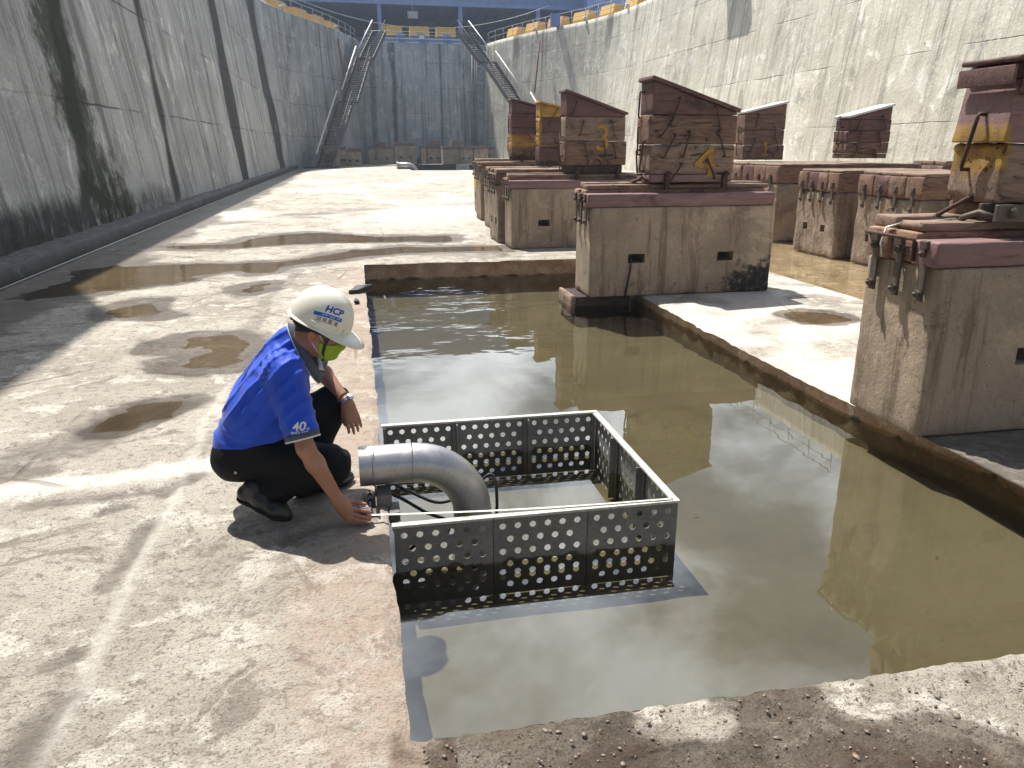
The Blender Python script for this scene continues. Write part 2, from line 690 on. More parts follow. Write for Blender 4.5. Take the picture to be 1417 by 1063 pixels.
def materials():
    # dock floor: pale sandy concrete with grey worn areas; painted attributes carry wet, dark and pink areas
    t = NT('floor_concrete')
    v = t.coord('Object', (1, 1, 1), False)
    n1 = t.noise(v, 0.8, 7, 0.62, 0.5)
    n2 = t.noise(v, 3.3, 7, 0.7, 0.3)
    col = t.mix(t.ramp(n1, 0.36, 0.62), (0.395, 0.348, 0.285), (0.53, 0.48, 0.40))
    col = t.mix(t.ramp(n2, 0.52, 0.6), col, (0.66, 0.61, 0.525))
    col = t.mix(t.ramp(t.noise(v, 1.9, 8, 0.8, 0.8), 0.53, 0.6), col, (0.285, 0.25, 0.205))
    col = t.mix(t.ramp(t.noise(v, 17, 6, 0.8, 0.4), 0.53, 0.6, 0, 0.75), col, (0.21, 0.18, 0.145))
    speck = t.noise(v, 95, 3, 0.8)
    col = t.mix(t.ramp(speck, 0.54, 0.64, 0, 0.85), col, (0.13, 0.108, 0.085))
    col = t.mix(t.ramp(speck, 0.3, 0.4, 0.5, 0), col, (0.6, 0.54, 0.44))
    pk = t.math('MULTIPLY', t.attr('pink'), t.ramp(t.noise(v, 5, 6, 0.7), 0.3, 0.6, 0.25, 1))
    col = t.mix(pk, col, t.mix(t.ramp(t.noise(v, 14, 5, 0.7), 0.4, 0.7), (0.41, 0.285, 0.205), (0.45, 0.36, 0.285)))
    chip = t.math('MULTIPLY', t.attr('pink'), t.ramp(t.voro(v, 26), 0.16, 0.1))
    col = t.mix(t.math('MULTIPLY', chip, t.ramp(t.noise(v, 7, 3), 0.5, 0.6)), col, (0.42, 0.25, 0.09))
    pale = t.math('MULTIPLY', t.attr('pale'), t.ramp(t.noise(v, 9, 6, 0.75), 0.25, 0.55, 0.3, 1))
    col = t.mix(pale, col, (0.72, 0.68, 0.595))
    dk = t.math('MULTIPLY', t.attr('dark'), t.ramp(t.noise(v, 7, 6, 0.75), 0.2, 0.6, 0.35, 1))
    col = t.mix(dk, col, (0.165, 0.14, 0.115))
    grit = t.math('MULTIPLY', t.attr('grit'), t.ramp(t.noise(v, 6, 6, 0.75), 0.38, 0.58, 0.35, 1))
    col = t.mix(grit, col, t.mix(t.ramp(t.noise(v, 22, 6, 0.8), 0.35, 0.65), (0.13, 0.095, 0.07), (0.3, 0.22, 0.16)))
    wet0 = t.attr('wet')
    wet = t.ramp(t.math('ADD', wet0, t.math('MULTIPLY', t.math('SUBTRACT', t.noise(v, 6, 6, 0.7), 0.5), 0.6)), 0.25, 0.6)
    wet = t.math('MULTIPLY', wet, t.ramp(wet0, 0, 0.1))
    col = t.mix(wet, col, (0.40, 0.37, 0.34), 'MULTIPLY')
    crack = t.voro(t.coord('Object', (1.0, 0.55, 1), False), 0.8, 'DISTANCE_TO_EDGE')
    crk = t.math('MULTIPLY', t.ramp(crack, 0.004, 0.012, 1, 0), t.ramp(t.noise(v, 0.6, 3), 0.5, 0.62))
    col = t.mix(t.math('MULTIPLY', crk, 0.5), col, (0.12, 0.1, 0.08))
    rough = t.ramp(wet, 0, 1, 0.93, 0.3)
    h = t.math('ADD', t.math('ADD', t.noise(v, 130, 5, 0.75), t.math('MULTIPLY', t.noise(v, 28, 5, 0.7), 2.2)), t.math('MULTIPLY', crk, -1.5))
    t.bsdf(col, rough, t.bump(h, 0.95, 0.011), 0, 0.3)
    M['floor'] = t.m

    M['pitwall'] = grunge('pit_wall_concrete', (0.47, 0.32, 0.205), (0.33, 0.22, 0.14), 4, (0.52, 0.43, 0.32), (0.54, 0.68), 7, 0.85, 0.8, 45, 0.012,
                          attrs=(('slime', (0.12, 0.10, 0.06)),))

    # big dock walls, in metres along the wall (u) and up it (v)
    def wall(name, ca, cb, cc, streak_a, streak_n):
        t = NT(name)
        uv = t.n('ShaderNodeTexCoord').outputs['UV']

        def st(a, b):
            o = t.n('ShaderNodeVectorMath', operation='MULTIPLY')
            t.put(o.inputs[0], uv)
            o.inputs[1].default_value = (a, b, 1)
            return o.outputs[0]
        sep = t.n('ShaderNodeSeparateXYZ')
        t.put(sep.inputs[0], uv)
        z = sep.outputs[1]
        u = sep.outputs[0]
        col = t.mix(t.ramp(t.noise(st(0.3, 0.3), 1, 8, 0.65, 0.6), 0.35, 0.65), ca, cb)
        col = t.mix(t.ramp(t.noise(st(1.1, 0.9), 1, 8, 0.75, 0.9), 0.54, 0.62), col, cc)
        # shutter lifts: each lift a little different in tone, a thin joint between
        lift = t.math('DIVIDE', z, 2.45)
        wn = t.n('ShaderNodeTexWhiteNoise', noise_dimensions='2D')
        cv = t.n('ShaderNodeCombineXYZ')
        t.put(cv.inputs[0], t.math('FLOOR', lift))
        t.put(cv.inputs[1], t.math('FLOOR', t.math('DIVIDE', u, 7.3)))
        t.put(wn.inputs['Vector'], cv.outputs[0])
        col = t.mix(1.0, col, _grey(t, t.ramp(wn.outputs['Value'], 0, 1, 0.93, 1.05)), 'MULTIPLY')
        wob = t.math('ADD', lift, t.math('MULTIPLY', t.math('SUBTRACT', t.noise(st(0.5, 0.5), 1, 4), 0.5), 0.06))
        fr = t.math('ABSOLUTE', t.math('SUBTRACT', t.math('FRACT', wob), 0.5))
        joint = t.math('MULTIPLY', t.ramp(fr, 0.488, 0.497), t.ramp(t.noise(st(0.25, 0.8), 1, 3), 0.42, 0.58))
        vj = t.math('ABSOLUTE', t.math('SUBTRACT', t.math('FRACT', t.math('DIVIDE', u, 7.3)), 0.5))
        joint = t.math('MAXIMUM', joint, t.math('MULTIPLY', t.ramp(vj, 0.493, 0.498), t.ramp(t.noise(st(0.3, 0.3), 3, 3), 0.45, 0.65, 0.0, 0.6)))
        # run-off streaks
        s1 = t.noise(st(1.6, 0.06), 1, 7, 0.75, 0.15)
        s2 = t.noise(st(5.0, 0.12), 1, 5, 0.7, 0.1)
        col = t.mix(t.ramp(s1, 0.5, 0.62, 0, streak_n), col, (0.13, 0.127, 0.115))
        col = t.mix(t.ramp(s2, 0.5, 0.66, 0, streak_n * 0.8), col, (0.14, 0.13, 0.115))
        col = t.mix(t.ramp(t.noise(st(2.2, 0.09), 1, 5, 0.7), 0.57, 0.7, 0, 0.45), col, cc)
        col = t.mix(t.math('MULTIPLY', joint, 0.85), col, (0.07, 0.065, 0.055))
        edge = t.noise(st(4.0, 1.2), 1, 6, 0.75)
        sk = t.ramp(t.math('ADD', t.attr('streak'), t.math('MULTIPLY', t.math('SUBTRACT', edge, 0.5), 0.8)), 0.25, 0.75)
        sk = t.math('MULTIPLY', sk, t.ramp(t.attr('streak'), 0.02, 0.2))
        col = t.mix(t.math('MULTIPLY', sk, 0.9), col, streak_a)
        ms = t.ramp(t.math('ADD', t.attr('moss'), t.math('MULTIPLY', t.math('SUBTRACT', t.noise(st(1.6, 1.1), 1, 7, 0.8), 0.5), 1.3)), 0.4, 0.7)
        ms = t.math('MULTIPLY', ms, t.ramp(t.attr('moss'), 0.02, 0.2))
        col = t.mix(t.math('MULTIPLY', ms, 0.9), col, (0.026, 0.034, 0.013))
        col = t.mix(t.ramp(t.noise(st(0.55, 0.4), 1, 8, 0.8, 0.8), 0.55, 0.63, 0, 0.5), col, (0.16, 0.157, 0.14))
        col = t.mix(t.math('MULTIPLY', t.attr('pale'), t.ramp(t.noise(st(1.8, 1.2), 1, 7, 0.75, 0.5), 0.5, 0.62)), col, cc)
        fine = t.noise(st(14, 14), 1, 5, 0.75)
        col = t.mix(1.0, col, _grey(t, t.ramp(fine, 0.3, 0.7, 0.84, 1.1)), 'MULTIPLY')
        pits = t.ramp(t.voro(st(3.1, 3.1), 1), 0.03, 0.07, 1, 0)
        col = t.mix(t.math('MULTIPLY', pits, t.ramp(t.noise(st(0.9, 0.9), 1, 3), 0.5, 0.6)), col, (0.07, 0.065, 0.06))
        h = t.math('ADD', t.noise(st(9, 9), 1, 6, 0.75), t.math('MULTIPLY', t.noise(st(1.2, 1.2), 1, 5, 0.65), 3))
        h = t.math('SUBTRACT', h, t.math('MULTIPLY', joint, 1.2))
        t.bsdf(col, 0.9, t.bump(h, 0.6, 0.035), 0, 0.2)
        return t.m
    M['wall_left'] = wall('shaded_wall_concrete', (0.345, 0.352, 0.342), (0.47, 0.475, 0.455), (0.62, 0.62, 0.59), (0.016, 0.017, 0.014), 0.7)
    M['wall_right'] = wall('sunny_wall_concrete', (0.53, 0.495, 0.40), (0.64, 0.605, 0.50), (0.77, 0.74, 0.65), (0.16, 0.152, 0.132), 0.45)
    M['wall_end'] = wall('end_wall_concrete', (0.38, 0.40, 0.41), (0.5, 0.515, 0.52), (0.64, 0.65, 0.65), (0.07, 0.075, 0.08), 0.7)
    M['kerb'] = grunge('dark_kerb_concrete', (0.022, 0.021, 0.019), (0.045, 0.043, 0.038), 3, (0.13, 0.124, 0.11), (0.62, 0.72), 6, 0.6, 0.6, 40, 0.01)  # near-black for the kerb face; the kerb top is paler
    M['kerb_top'] = grunge('ragged_kerb_top', (0.17, 0.168, 0.158), (0.10, 0.098, 0.09), 4, (0.3, 0.295, 0.275), (0.58, 0.68), 9, 0.85, 0.8, 40, 0.015)
    M['quay'] = grunge('quay_concrete', (0.33, 0.31, 0.28), (0.27, 0.26, 0.24), 0.5)

    # water: clear film over silt
    t = NT('dock_water')
    v = t.coord('Object', (1, 1, 1), False)
    sp = t.n('ShaderNodeSeparateXYZ')
    t.put(sp.inputs[0], v)
    patch = t.ramp(t.noise(v, 0.55, 3, 0.5), 0.4, 0.62)
    far = t.math('MULTIPLY', t.ramp(sp.outputs[1], 6.0, 9.5, 0.0, 1.0), patch)
    v2 = t.n('ShaderNodeVectorMath', operation='MULTIPLY')
    t.put(v2.inputs[0], v)
    v2.inputs[1].default_value = (1.0, 1.9, 1)
    rip = t.math('MULTIPLY', t.noise(v2.outputs[0], 2.6, 2, 0.45, 0.3), t.math('ADD', t.math('MULTIPLY', far, 0.8), 0.02))
    rip2 = t.math('MULTIPLY', t.noise(v2.outputs[0], 9, 1, 0.4, 0.2), t.math('ADD', t.math('MULTIPLY', far, 0.13), 0.0))
    nb = t.bump(t.math('ADD', rip, rip2), 1.0, 0.02)
    fr = t.n('ShaderNodeFresnel')
    fr.inputs['IOR'].default_value = 1.92
    t.put(fr.inputs['Normal'], nb)
    tr = t.n('ShaderNodeBsdfTransparent')
    tr.inputs[0].default_value = (0.88, 0.88, 0.80, 1)
    gl = t.n('ShaderNodeBsdfGlossy')
    gl.inputs['Roughness'].default_value = 0.004
    t.put(gl.inputs['Normal'], nb)
    mx = t.n('ShaderNodeMixShader')
    t.put(mx.inputs[0], fr.outputs[0])
    t.put(mx.inputs[1], tr.outputs[0])
    t.put(mx.inputs[2], gl.outputs[0])
    t.t.links.new(mx.outputs[0], t.out.inputs['Surface'])
    M['water'] = t.m

    t = NT('puddle_water')
    v = t.coord('Object', (1, 1, 1), False)
    nb = t.bump(t.noise(v, 7, 3, 0.5), 0.25, 0.01)
    fr = t.n('ShaderNodeFresnel')
    fr.inputs['IOR'].default_value = 1.33
    t.put(fr.inputs['Normal'], nb)
    tr = t.n('ShaderNodeBsdfTransparent')
    tr.inputs[0].default_value = (0.88, 0.8, 0.66, 1)
    gl = t.n('ShaderNodeBsdfGlossy')
    gl.inputs['Roughness'].default_value = 0.02
    t.put(gl.inputs['Normal'], nb)
    mx = t.n('ShaderNodeMixShader')
    t.put(mx.inputs[0], fr.outputs[0])
    t.put(mx.inputs[1], tr.outputs[0])
    t.put(mx.inputs[2], gl.outputs[0])
    t.t.links.new(mx.outputs[0], t.out.inputs['Surface'])
    M['puddle'] = t.m
    M['silt'] = grunge('olive_silt', (0.112, 0.094, 0.056), (0.142, 0.121, 0.075), 0.9, (0.082, 0.068, 0.042), (0.6, 0.76), 2.5, 0.95, 0.06, 18, 0.004, fine=0.06)

    # blocks
    M['block'] = grunge('block_concrete', (0.40, 0.315, 0.23), (0.30, 0.236, 0.172), 1.6, (0.175, 0.132, 0.095), (0.58, 0.7), 5, 0.88, 0.6, 55, 0.006,
                        attrs=(('stain', (0.03, 0.029, 0.027), 16), ('paint', (0.52, 0.33, 0.06))), drip=(0.17, 0.125, 0.088), holes=0.85, fine=0.13)
    M['old_block'] = grunge('worn_block_concrete', (0.31, 0.24, 0.18), (0.21, 0.16, 0.12), 3, (0.38, 0.31, 0.235), (0.6, 0.72), 6, 0.9, 1.0, 38, 0.016,
                            attrs=(('stain', (0.022, 0.021, 0.02)), ('paint', (0.52, 0.33, 0.06))), drip=(0.14, 0.10, 0.072), holes=0.8, fine=0.15)

    def timber(name, c1, c2, crack, paintc=(0.44, 0.255, 0.055), stretch=(1.2, 9, 9), rough=0.85):
        t = NT(name)
        v = t.coord('Object', stretch)
        vi = t.coord('Object', (1, 1, 1))
        g = t.noise(v, 2.0, 7, 0.7, 1.2)
        col = t.mix(t.ramp(g, 0.35, 0.65), c1, c2)
        col = t.mix(t.ramp(t.noise(vi, 3.5, 6, 0.7), 0.55, 0.7, 0, 0.8), col, tuple(x * 0.45 for x in c2))
        pf = t.ramp(t.math('ADD', t.attr('paint'), t.math('MULTIPLY', t.math('SUBTRACT', t.noise(vi, 6, 6, 0.7), 0.5), 0.7)), 0.35, 0.6)
        pf = t.math('MULTIPLY', t.math('MULTIPLY', pf, t.ramp(t.noise(vi, 11, 6, 0.75), 0.3, 0.5, 0.25, 1)), t.ramp(t.attr('paint'), 0, 0.1))
        col = t.mix(pf, col, t.mix(t.ramp(t.noise(vi, 5, 5), 0.4, 0.6), paintc, tuple(x * 0.7 for x in paintc)))
        ck = t.ramp(t.noise(v, 3.2, 4, 0.6, 0.8), 0.40, 0.35, 0, 1)
        col = t.mix(t.math('MULTIPLY', ck, crack), col, (0.02, 0.015, 0.013))
        nails = t.ramp(t.voro(vi, 13), 0.07, 0.04, 0, 1)
        nails = t.math('MULTIPLY', nails, t.ramp(t.noise(vi, 2.4, 3), 0.55, 0.62))
        col = t.mix(t.math('MULTIPLY', nails, crack), col, (0.016, 0.012, 0.01))
        rust = t.math('MULTIPLY', t.attr('rust'), t.ramp(t.noise(vi, 9, 5, 0.75), 0.45, 0.62, 0, 0.85))
        col = t.mix(rust, col, (0.035, 0.018, 0.012))
        h = t.math('SUBTRACT', t.noise(v, 6, 6, 0.75), t.math('MULTIPLY', t.math('ADD', ck, nails), 0.8))
        t.bsdf(col, rough, t.bump(h, 0.6, 0.008), 0, 0.3)
        return t.m
    M['timber'] = timber('weathered_timber', (0.25, 0.155, 0.108), (0.14, 0.085, 0.062), 0.9)
    M['timber_pale'] = timber('pale_weathered_timber', (0.31, 0.22, 0.16), (0.19, 0.13, 0.098), 0.85)
    M['timber_plum'] = timber('plum_painted_timber', (0.17, 0.088, 0.072), (0.095, 0.052, 0.046), 0.4, rough=0.6)
    M['timber_rose'] = timber('rose_painted_timber', (0.275, 0.165, 0.155), (0.21, 0.125, 0.122), 0.25, rough=0.6)
    M['timber_dark'] = timber('dark_timber', (0.085, 0.055, 0.045), (0.05, 0.035, 0.03), 0.7)
    M['timber_yellow'] = timber('yellow_painted_timber', (0.52, 0.31, 0.065), (0.42, 0.25, 0.055), 0.25, rough=0.6)
    M['endgrain'] = timber('sawn_end_timber', (0.36, 0.215, 0.14), (0.19, 0.108, 0.075), 0.6, stretch=(3, 3, 14))
    M['rusty'] = grunge('rusty_steel', (0.115, 0.06, 0.038), (0.055, 0.036, 0.03), 14, (0.2, 0.1, 0.05), (0.6, 0.7), 22, 0.75, 0.5, 90, 0.002, metal=0.2)
    M['clamp'] = grunge('dull_clamp_steel', (0.15, 0.125, 0.098), (0.1, 0.08, 0.066), 12, (0.1, 0.05, 0.03), (0.58, 0.7), 20, 0.6, 0.4, 90, 0.002, metal=0.35)
    M['steel_dark'] = grunge('dark_plate_steel', (0.235, 0.232, 0.22), (0.175, 0.173, 0.165), 5, (0.16, 0.145, 0.115), (0.63, 0.74), 11, 0.5, 0.15, 80, 0.001, metal=0.25, spec=0.45, rvar=0.12,
                             attrs=(('slime', (0.065, 0.064, 0.045)),))
    M['steel_pale'] = grunge('weathered_rim_steel', (0.62, 0.595, 0.53), (0.5, 0.475, 0.42), 7, (0.26, 0.15, 0.085), (0.62, 0.72), 16, 0.6, 0.3, 90, 0.001)
    M['stainless'] = grunge('brushed_stainless', (0.52, 0.51, 0.5), (0.43, 0.42, 0.41), 6, (0.2, 0.18, 0.16), (0.66, 0.8), 30, 0.4, 0.12, 120, 0.0008, metal=0.75, spec=0.5, rvar=0.08, fine=0.15)
    M['galv'] = grunge('galvanised_steel', (0.42, 0.42, 0.41), (0.33, 0.33, 0.325), 18, rough=0.45, bump=0.05, metal=0.55, fine=0.1)
    M['black_rubber'] = grunge('black_rubber', (0.014, 0.014, 0.015), (0.022, 0.022, 0.022), 8, rough=0.5, bump=0.1, spec=0.4)
    M['chrome'] = grunge('polished_metal', (0.62, 0.62, 0.63), (0.52, 0.52, 0.53), 20, rough=0.22, bump=0, metal=0.9, fine=0)
    # quayside steel
    M['blue'] = grunge('blue_painted_steel', (0.24, 0.34, 0.6), (0.21, 0.30, 0.53), 0.6, (0.28, 0.36, 0.54), (0.6, 0.75), 2, 0.6, 0.1, 20, 0.01)
    M['blue_light'] = grunge('light_blue_steel', (0.12, 0.21, 0.47), (0.1, 0.175, 0.4), 1.5, rough=0.55, bump=0.05)
    M['blue_dark'] = grunge('shed_interior_steel', (0.19, 0.25, 0.4), (0.165, 0.22, 0.36), 0.5, rough=0.7, bump=0.1)
    M['yellow'] = grunge('yellow_painted_concrete', (0.78, 0.47, 0.12), (0.7, 0.42, 0.10), 1.2, (0.42, 0.26, 0.09), (0.62, 0.75), 4, 0.7, 0.15, 30, 0.004)
    M['stair'] = grunge('grey_stair_steel', (0.115, 0.108, 0.098), (0.08, 0.075, 0.07), 4, (0.16, 0.11, 0.07), (0.6, 0.72), 9, 0.65, 0.2, 40, 0.003, metal=0.1)
    M['white'] = grunge('white_paint', (0.78, 0.78, 0.76), (0.7, 0.7, 0.68), 4, rough=0.5, bump=0.05, fine=0.08)
    M['orange'] = grunge('rust_orange_pole', (0.3, 0.12, 0.045), (0.22, 0.09, 0.04), 3, rough=0.8, bump=0.1)
    M['pale_green'] = grunge('pale_green_paint', (0.34, 0.5, 0.25), (0.3, 0.44, 0.24), 3, rough=0.7, bump=0)
    M['pipe_grey'] = grunge('grey_pipe_steel', (0.3, 0.3, 0.3), (0.23, 0.235, 0.24), 3, rough=0.6, bump=0.1)
    M['pebble'] = grunge('pebble_stone', (0.17, 0.125, 0.095), (0.26, 0.21, 0.165), 6, (0.34, 0.17, 0.09), (0.6, 0.7), 11, 0.5, 0.3, 90, 0.002, spec=0.5)

    # clothing and skin
    def cloth(name, c1, c2, rough=0.8, weave=900, bump=0.25, sheen=0.1, spec=0.25):
        t = NT(name)
        v = t.coord('Object', (1, 1, 1), False)
        col = t.mix(t.ramp(t.noise(v, 5, 5, 0.6), 0.3, 0.7), c1, c2)
        h = t.math('ADD', t.math('MULTIPLY', t.noise(v, weave, 2, 0.5), 0.15), t.math('MULTIPLY', t.noise(t.coord('Object', (1, 1, 1.6), False), 17, 4, 0.55, 0.9), 1.0))
        t.bsdf(col, rough, t.bump(h, bump, 0.012), 0, spec, sheen=sheen)
        return t.m
    M['shirt'] = cloth('royal_blue_jersey', (0.012, 0.075, 0.60), (0.010, 0.062, 0.51), 0.55, sheen=0.2, bump=0.3)
    M['trousers'] = cloth('black_trouser_cloth', (0.0055, 0.006, 0.0085), (0.0085, 0.009, 0.012), 0.7, bump=0.4, sheen=0.0, spec=0.2)
    M['collar'] = cloth('charcoal_ribbing', (0.075, 0.085, 0.105), (0.095, 0.105, 0.125), 0.9)
    M['trim'] = cloth('white_trim', (0.72, 0.72, 0.74), (0.66, 0.66, 0.68), 0.8)
    M['mask'] = cloth('lime_mask_fabric', (0.30, 0.44, 0.022), (0.26, 0.39, 0.02), 0.8, bump=0.15)
    t = NT('skin')
    v = t.coord('Object', (1, 1, 1), False)
    col = t.mix(t.ramp(t.noise(v, 14, 5, 0.6), 0.35, 0.65), (0.40, 0.205, 0.125), (0.335, 0.165, 0.10))
    col = t.mix(t.math('MULTIPLY', t.attr('blush'), 0.75), col, (0.44, 0.175, 0.12))
    t.bsdf(col, 0.5, t.bump(t.noise(v, 420, 3, 0.6), 0.12, 0.002), 0, 0.4, sss=0.12)
    M['skin'] = t.m
    M['hair'] = cloth('black_hair', (0.008, 0.007, 0.007), (0.014, 0.012, 0.011), 0.5, 300, 0.5)
    M['shoe'] = grunge('black_leather', (0.012, 0.012, 0.015), (0.018, 0.018, 0.022), 8, rough=0.34, bump=0.12, bscale=140, bdist=0.001, spec=0.5, fine=0.05)
    M['sole'] = grunge('black_sole_rubber', (0.012, 0.012, 0.013), (0.018, 0.018, 0.018), 8, rough=0.7, bump=0.1)
    M['hat'] = grunge('ivory_hat_plastic', (0.78, 0.755, 0.64), (0.76, 0.735, 0.62), 6, rough=0.3, bump=0.03, bscale=30, spec=0.5, fine=0.02)
    M['print_blue'] = grunge('dark_blue_print', (0.018, 0.05, 0.21), (0.018, 0.05, 0.21), 5, rough=0.5, bump=0, fine=0)
    M['print_mid'] = grunge('mid_blue_print', (0.02, 0.13, 0.48), (0.02, 0.13, 0.48), 5, rough=0.5, bump=0, fine=0)
    M['print_grey'] = grunge('grey_print', (0.13, 0.13, 0.15), (0.13, 0.13, 0.15), 5, rough=0.5, bump=0, fine=0)
    M['sticker'] = grunge('white_sticker', (0.72, 0.74, 0.82), (0.72, 0.74, 0.82), 5, rough=0.4, bump=0, fine=0)
    M['num_yellow'] = grunge('yellow_number_paint', (0.50, 0.285, 0.045), (0.36, 0.205, 0.05), 9, (0.19, 0.12, 0.07), (0.54, 0.64), 16, 0.8, 0.2, 60, 0.002)
    M['num_faded'] = grunge('faded_number_paint', (0.42, 0.21, 0.085), (0.33, 0.19, 0.1), 9, (0.26, 0.2, 0.15), (0.5, 0.6), 14, 0.85, 0.2, 60, 0.002)
    M['tape_yellow'] = grunge('pale_tape_steel', (0.7, 0.68, 0.58), (0.62, 0.6, 0.52), 20, rough=0.35, bump=0, metal=0.3)
    M['bracelet'] = grunge('brown_bead', (0.25, 0.13, 0.05), (0.2, 0.1, 0.04), 40, rough=0.5, bump=0)
    M['foam'] = grunge('pale_foam', (0.7, 0.7, 0.68), (0.55, 0.55, 0.54), 9, (0.25, 0.25, 0.25), (0.5, 0.56), 18, 0.8, 0.3, 30, 0.01)
# ------------------------------------------------------------------ light and sky
SUN = Vector((-0.225, 0.46, 1.0)).normalized()


def light_and_sky():
    el = math.asin(SUN.z)
    az = math.atan2(SUN.x, SUN.y)
    ld = bpy.data.lights.new('sun', 'SUN')
    ld.energy = 5.0
    ld.angle = R(0.53)
    ld.color = (1.0, 0.965, 0.915)
    lo = bpy.data.objects.new('sun', ld)
    COL.objects.link(lo)
    lo.rotation_euler = SUN.to_track_quat('Z', 'Y').to_euler()
    w = bpy.data.worlds.new('World')
    scene.world = w
    w.use_nodes = True
    t = w.node_tree
    t.nodes.clear()

    def n(k, **kw):
        o = t.nodes.new(k)
        for a, b in kw.items(): setattr(o, a, b)
        return o
    out = n('ShaderNodeOutputWorld')
    bg = n('ShaderNodeBackground')
    sky = n('ShaderNodeTexSky', sky_type='NISHITA')
    sky.sun_disc = False
    sky.sun_elevation = el
    sky.sun_rotation = az
    sky.air_density, sky.dust_density = 1.0, 1.5
    tc = n('ShaderNodeTexCoord')
    sp = n('ShaderNodeSeparateXYZ')
    t.links.new(tc.outputs['Generated'], sp.inputs[0])
    mx = n('ShaderNodeMath', operation='MAXIMUM')
    t.links.new(sp.outputs[2], mx.inputs[0])
    mx.inputs[1].default_value = 0.06
    ad = n('ShaderNodeMath', operation='ADD')
    t.links.new(mx.outputs[0], ad.inputs[0])
    ad.inputs[1].default_value = 0.25
    dv = n('ShaderNodeVectorMath', operation='DIVIDE')
    t.links.new(tc.outputs['Generated'], dv.inputs[0])
    t.links.new(ad.outputs[0], dv.inputs[1])
    nz = n('ShaderNodeTexNoise')
    nz.inputs['Scale'].default_value = 1.9
    nz.inputs['Detail'].default_value = 9
    nz.inputs['Roughness'].default_value = 0.56
    nz.inputs['Distortion'].default_value = 0.35
    t.links.new(dv.outputs[0], nz.inputs['Vector'])
    mr = n('ShaderNodeMapRange', interpolation_type='SMOOTHSTEP')
    t.links.new(nz.outputs['Fac'], mr.inputs[0])
    mr.inputs[1].default_value, mr.inputs[2].default_value = 0.38, 0.60
    bank = n('ShaderNodeMapRange', interpolation_type='SMOOTHSTEP')      # the cloud bank stands over the head of the dock
    t.links.new(sp.outputs[1], bank.inputs[0])
    bank.inputs[1].default_value, bank.inputs[2].default_value = 0.35, 0.8
    bank.inputs[3].default_value, bank.inputs[4].default_value = 0.05, 1.0
    ml = n('ShaderNodeMath', operation='MULTIPLY')
    t.links.new(mr.outputs[0], ml.inputs[0])
    t.links.new(bank.outputs[0], ml.inputs[1])
    cl = n('ShaderNodeMix', data_type='RGBA')
    t.links.new(ml.outputs[0], cl.inputs[0])
    t.links.new(sky.outputs[0], cl.inputs[6])
    cl.inputs[7].default_value = (SKYC * 0.92, SKYC * 0.99, SKYC * 1.07, 1)
    t.links.new(cl.outputs[2], bg.inputs[0])
    bg.inputs[1].default_value = 0.075
    t.links.new(bg.outputs[0], out.inputs[0])
    scene.view_settings.view_transform = 'Standard'
    scene.view_settings.look = 'None'
    scene.view_settings.exposure = EXPOSURE
    scene.view_settings.gamma = 1


SKYC = 27.0
EXPOSURE = 0.6
WATER_Z, SILT_Z = -0.24, -0.42
PIT = (0.07, 3.41, 1.86, 11.5)          # x0, x1, y0, y1
POOL_Z = -0.125
PIER_Z = -0.115


# ------------------------------------------------------------------ dock floor
def zz(pts, s, ox, oy):
    return [tuple(gz(ox + x / s, oy + y / s)[:2]) for x, y in pts]


def gpts(pts):
    return [tuple(gz(x, y)[:2]) for x, y in pts]


S7 = 2.725
PUDDLES = [zz(p, S7, 0, 300) for p in (
    [(0, 318), (40, 290), (230, 245), (300, 200), (430, 183), (640, 180), (860, 173), (1040, 168), (1180, 152), (1300, 130), (1500, 112), (1900, 108), (1890, 124), (1500, 136), (1290, 160), (1190, 168), (1060, 190), (1030, 206), (960, 212), (860, 201), (760, 216), (690, 240), (560, 262), (380, 282), (180, 308)],
    [(560, 112), (720, 106), (880, 100), (950, 76), (1180, 58), (1417, 72), (1700, 70), (1700, 92), (1417, 92), (1180, 98), (1000, 106), (900, 117), (700, 120)],
    [(405, 362), (470, 335), (585, 320), (608, 340), (604, 366), (560, 377), (500, 379), (430, 376)],
    [(886, 278), (950, 255), (1012, 250), (992, 276), (940, 288)],
    [(668, 490), (690, 455), (740, 446), (880, 440), (925, 470), (900, 500), (850, 560), (655, 560), (700, 545), (785, 512), (798, 496), (750, 488)],
    [(425, 782), (470, 748), (500, 728), (560, 712), (622, 708), (590, 730), (520, 760), (470, 778)],
)]
S8 = 1.8875
RIDGE = zz([(95, 1063), (200, 880), (290, 700), (360, 520), (405, 455), (440, 400), (500, 270), (540, 150), (600, 60)], S8, 0, 500)
PALE_BAND = zz([(-40, 345), (120, 325), (300, 310), (430, 285), (570, 268)], S8, 0, 500)
DARK_SPOTS = [(zz(p, S8, 0, 500), w) for p, w in (
    ([(40, 1063), (90, 960), (160, 890)], 0.075),
    ([(275, 590), (330, 520), (390, 420)], 0.05),
    ([(130, 800), (200, 770)], 0.045),
    ([(80, 378), (180, 368), (300, 352), (390, 340), (480, 318), (520, 298)], 0.05),
    ([(430, 350), (460, 320)], 0.05),
    ([(0, 270), (100, 240), (200, 220), (300, 165), (420, 120)], 0.22),
    ([(-20, 300), (120, 280)], 0.1),
    ([(255, 400), (330, 378)], 0.04),
    ([(740, 470), (860, 430), (940, 425)], 0.04),
)]
GREY_PATH = zz([(1150, 185), (1120, 215), (1010, 300), (990, 360), (940, 430), (880, 440)], S7, 0, 300)


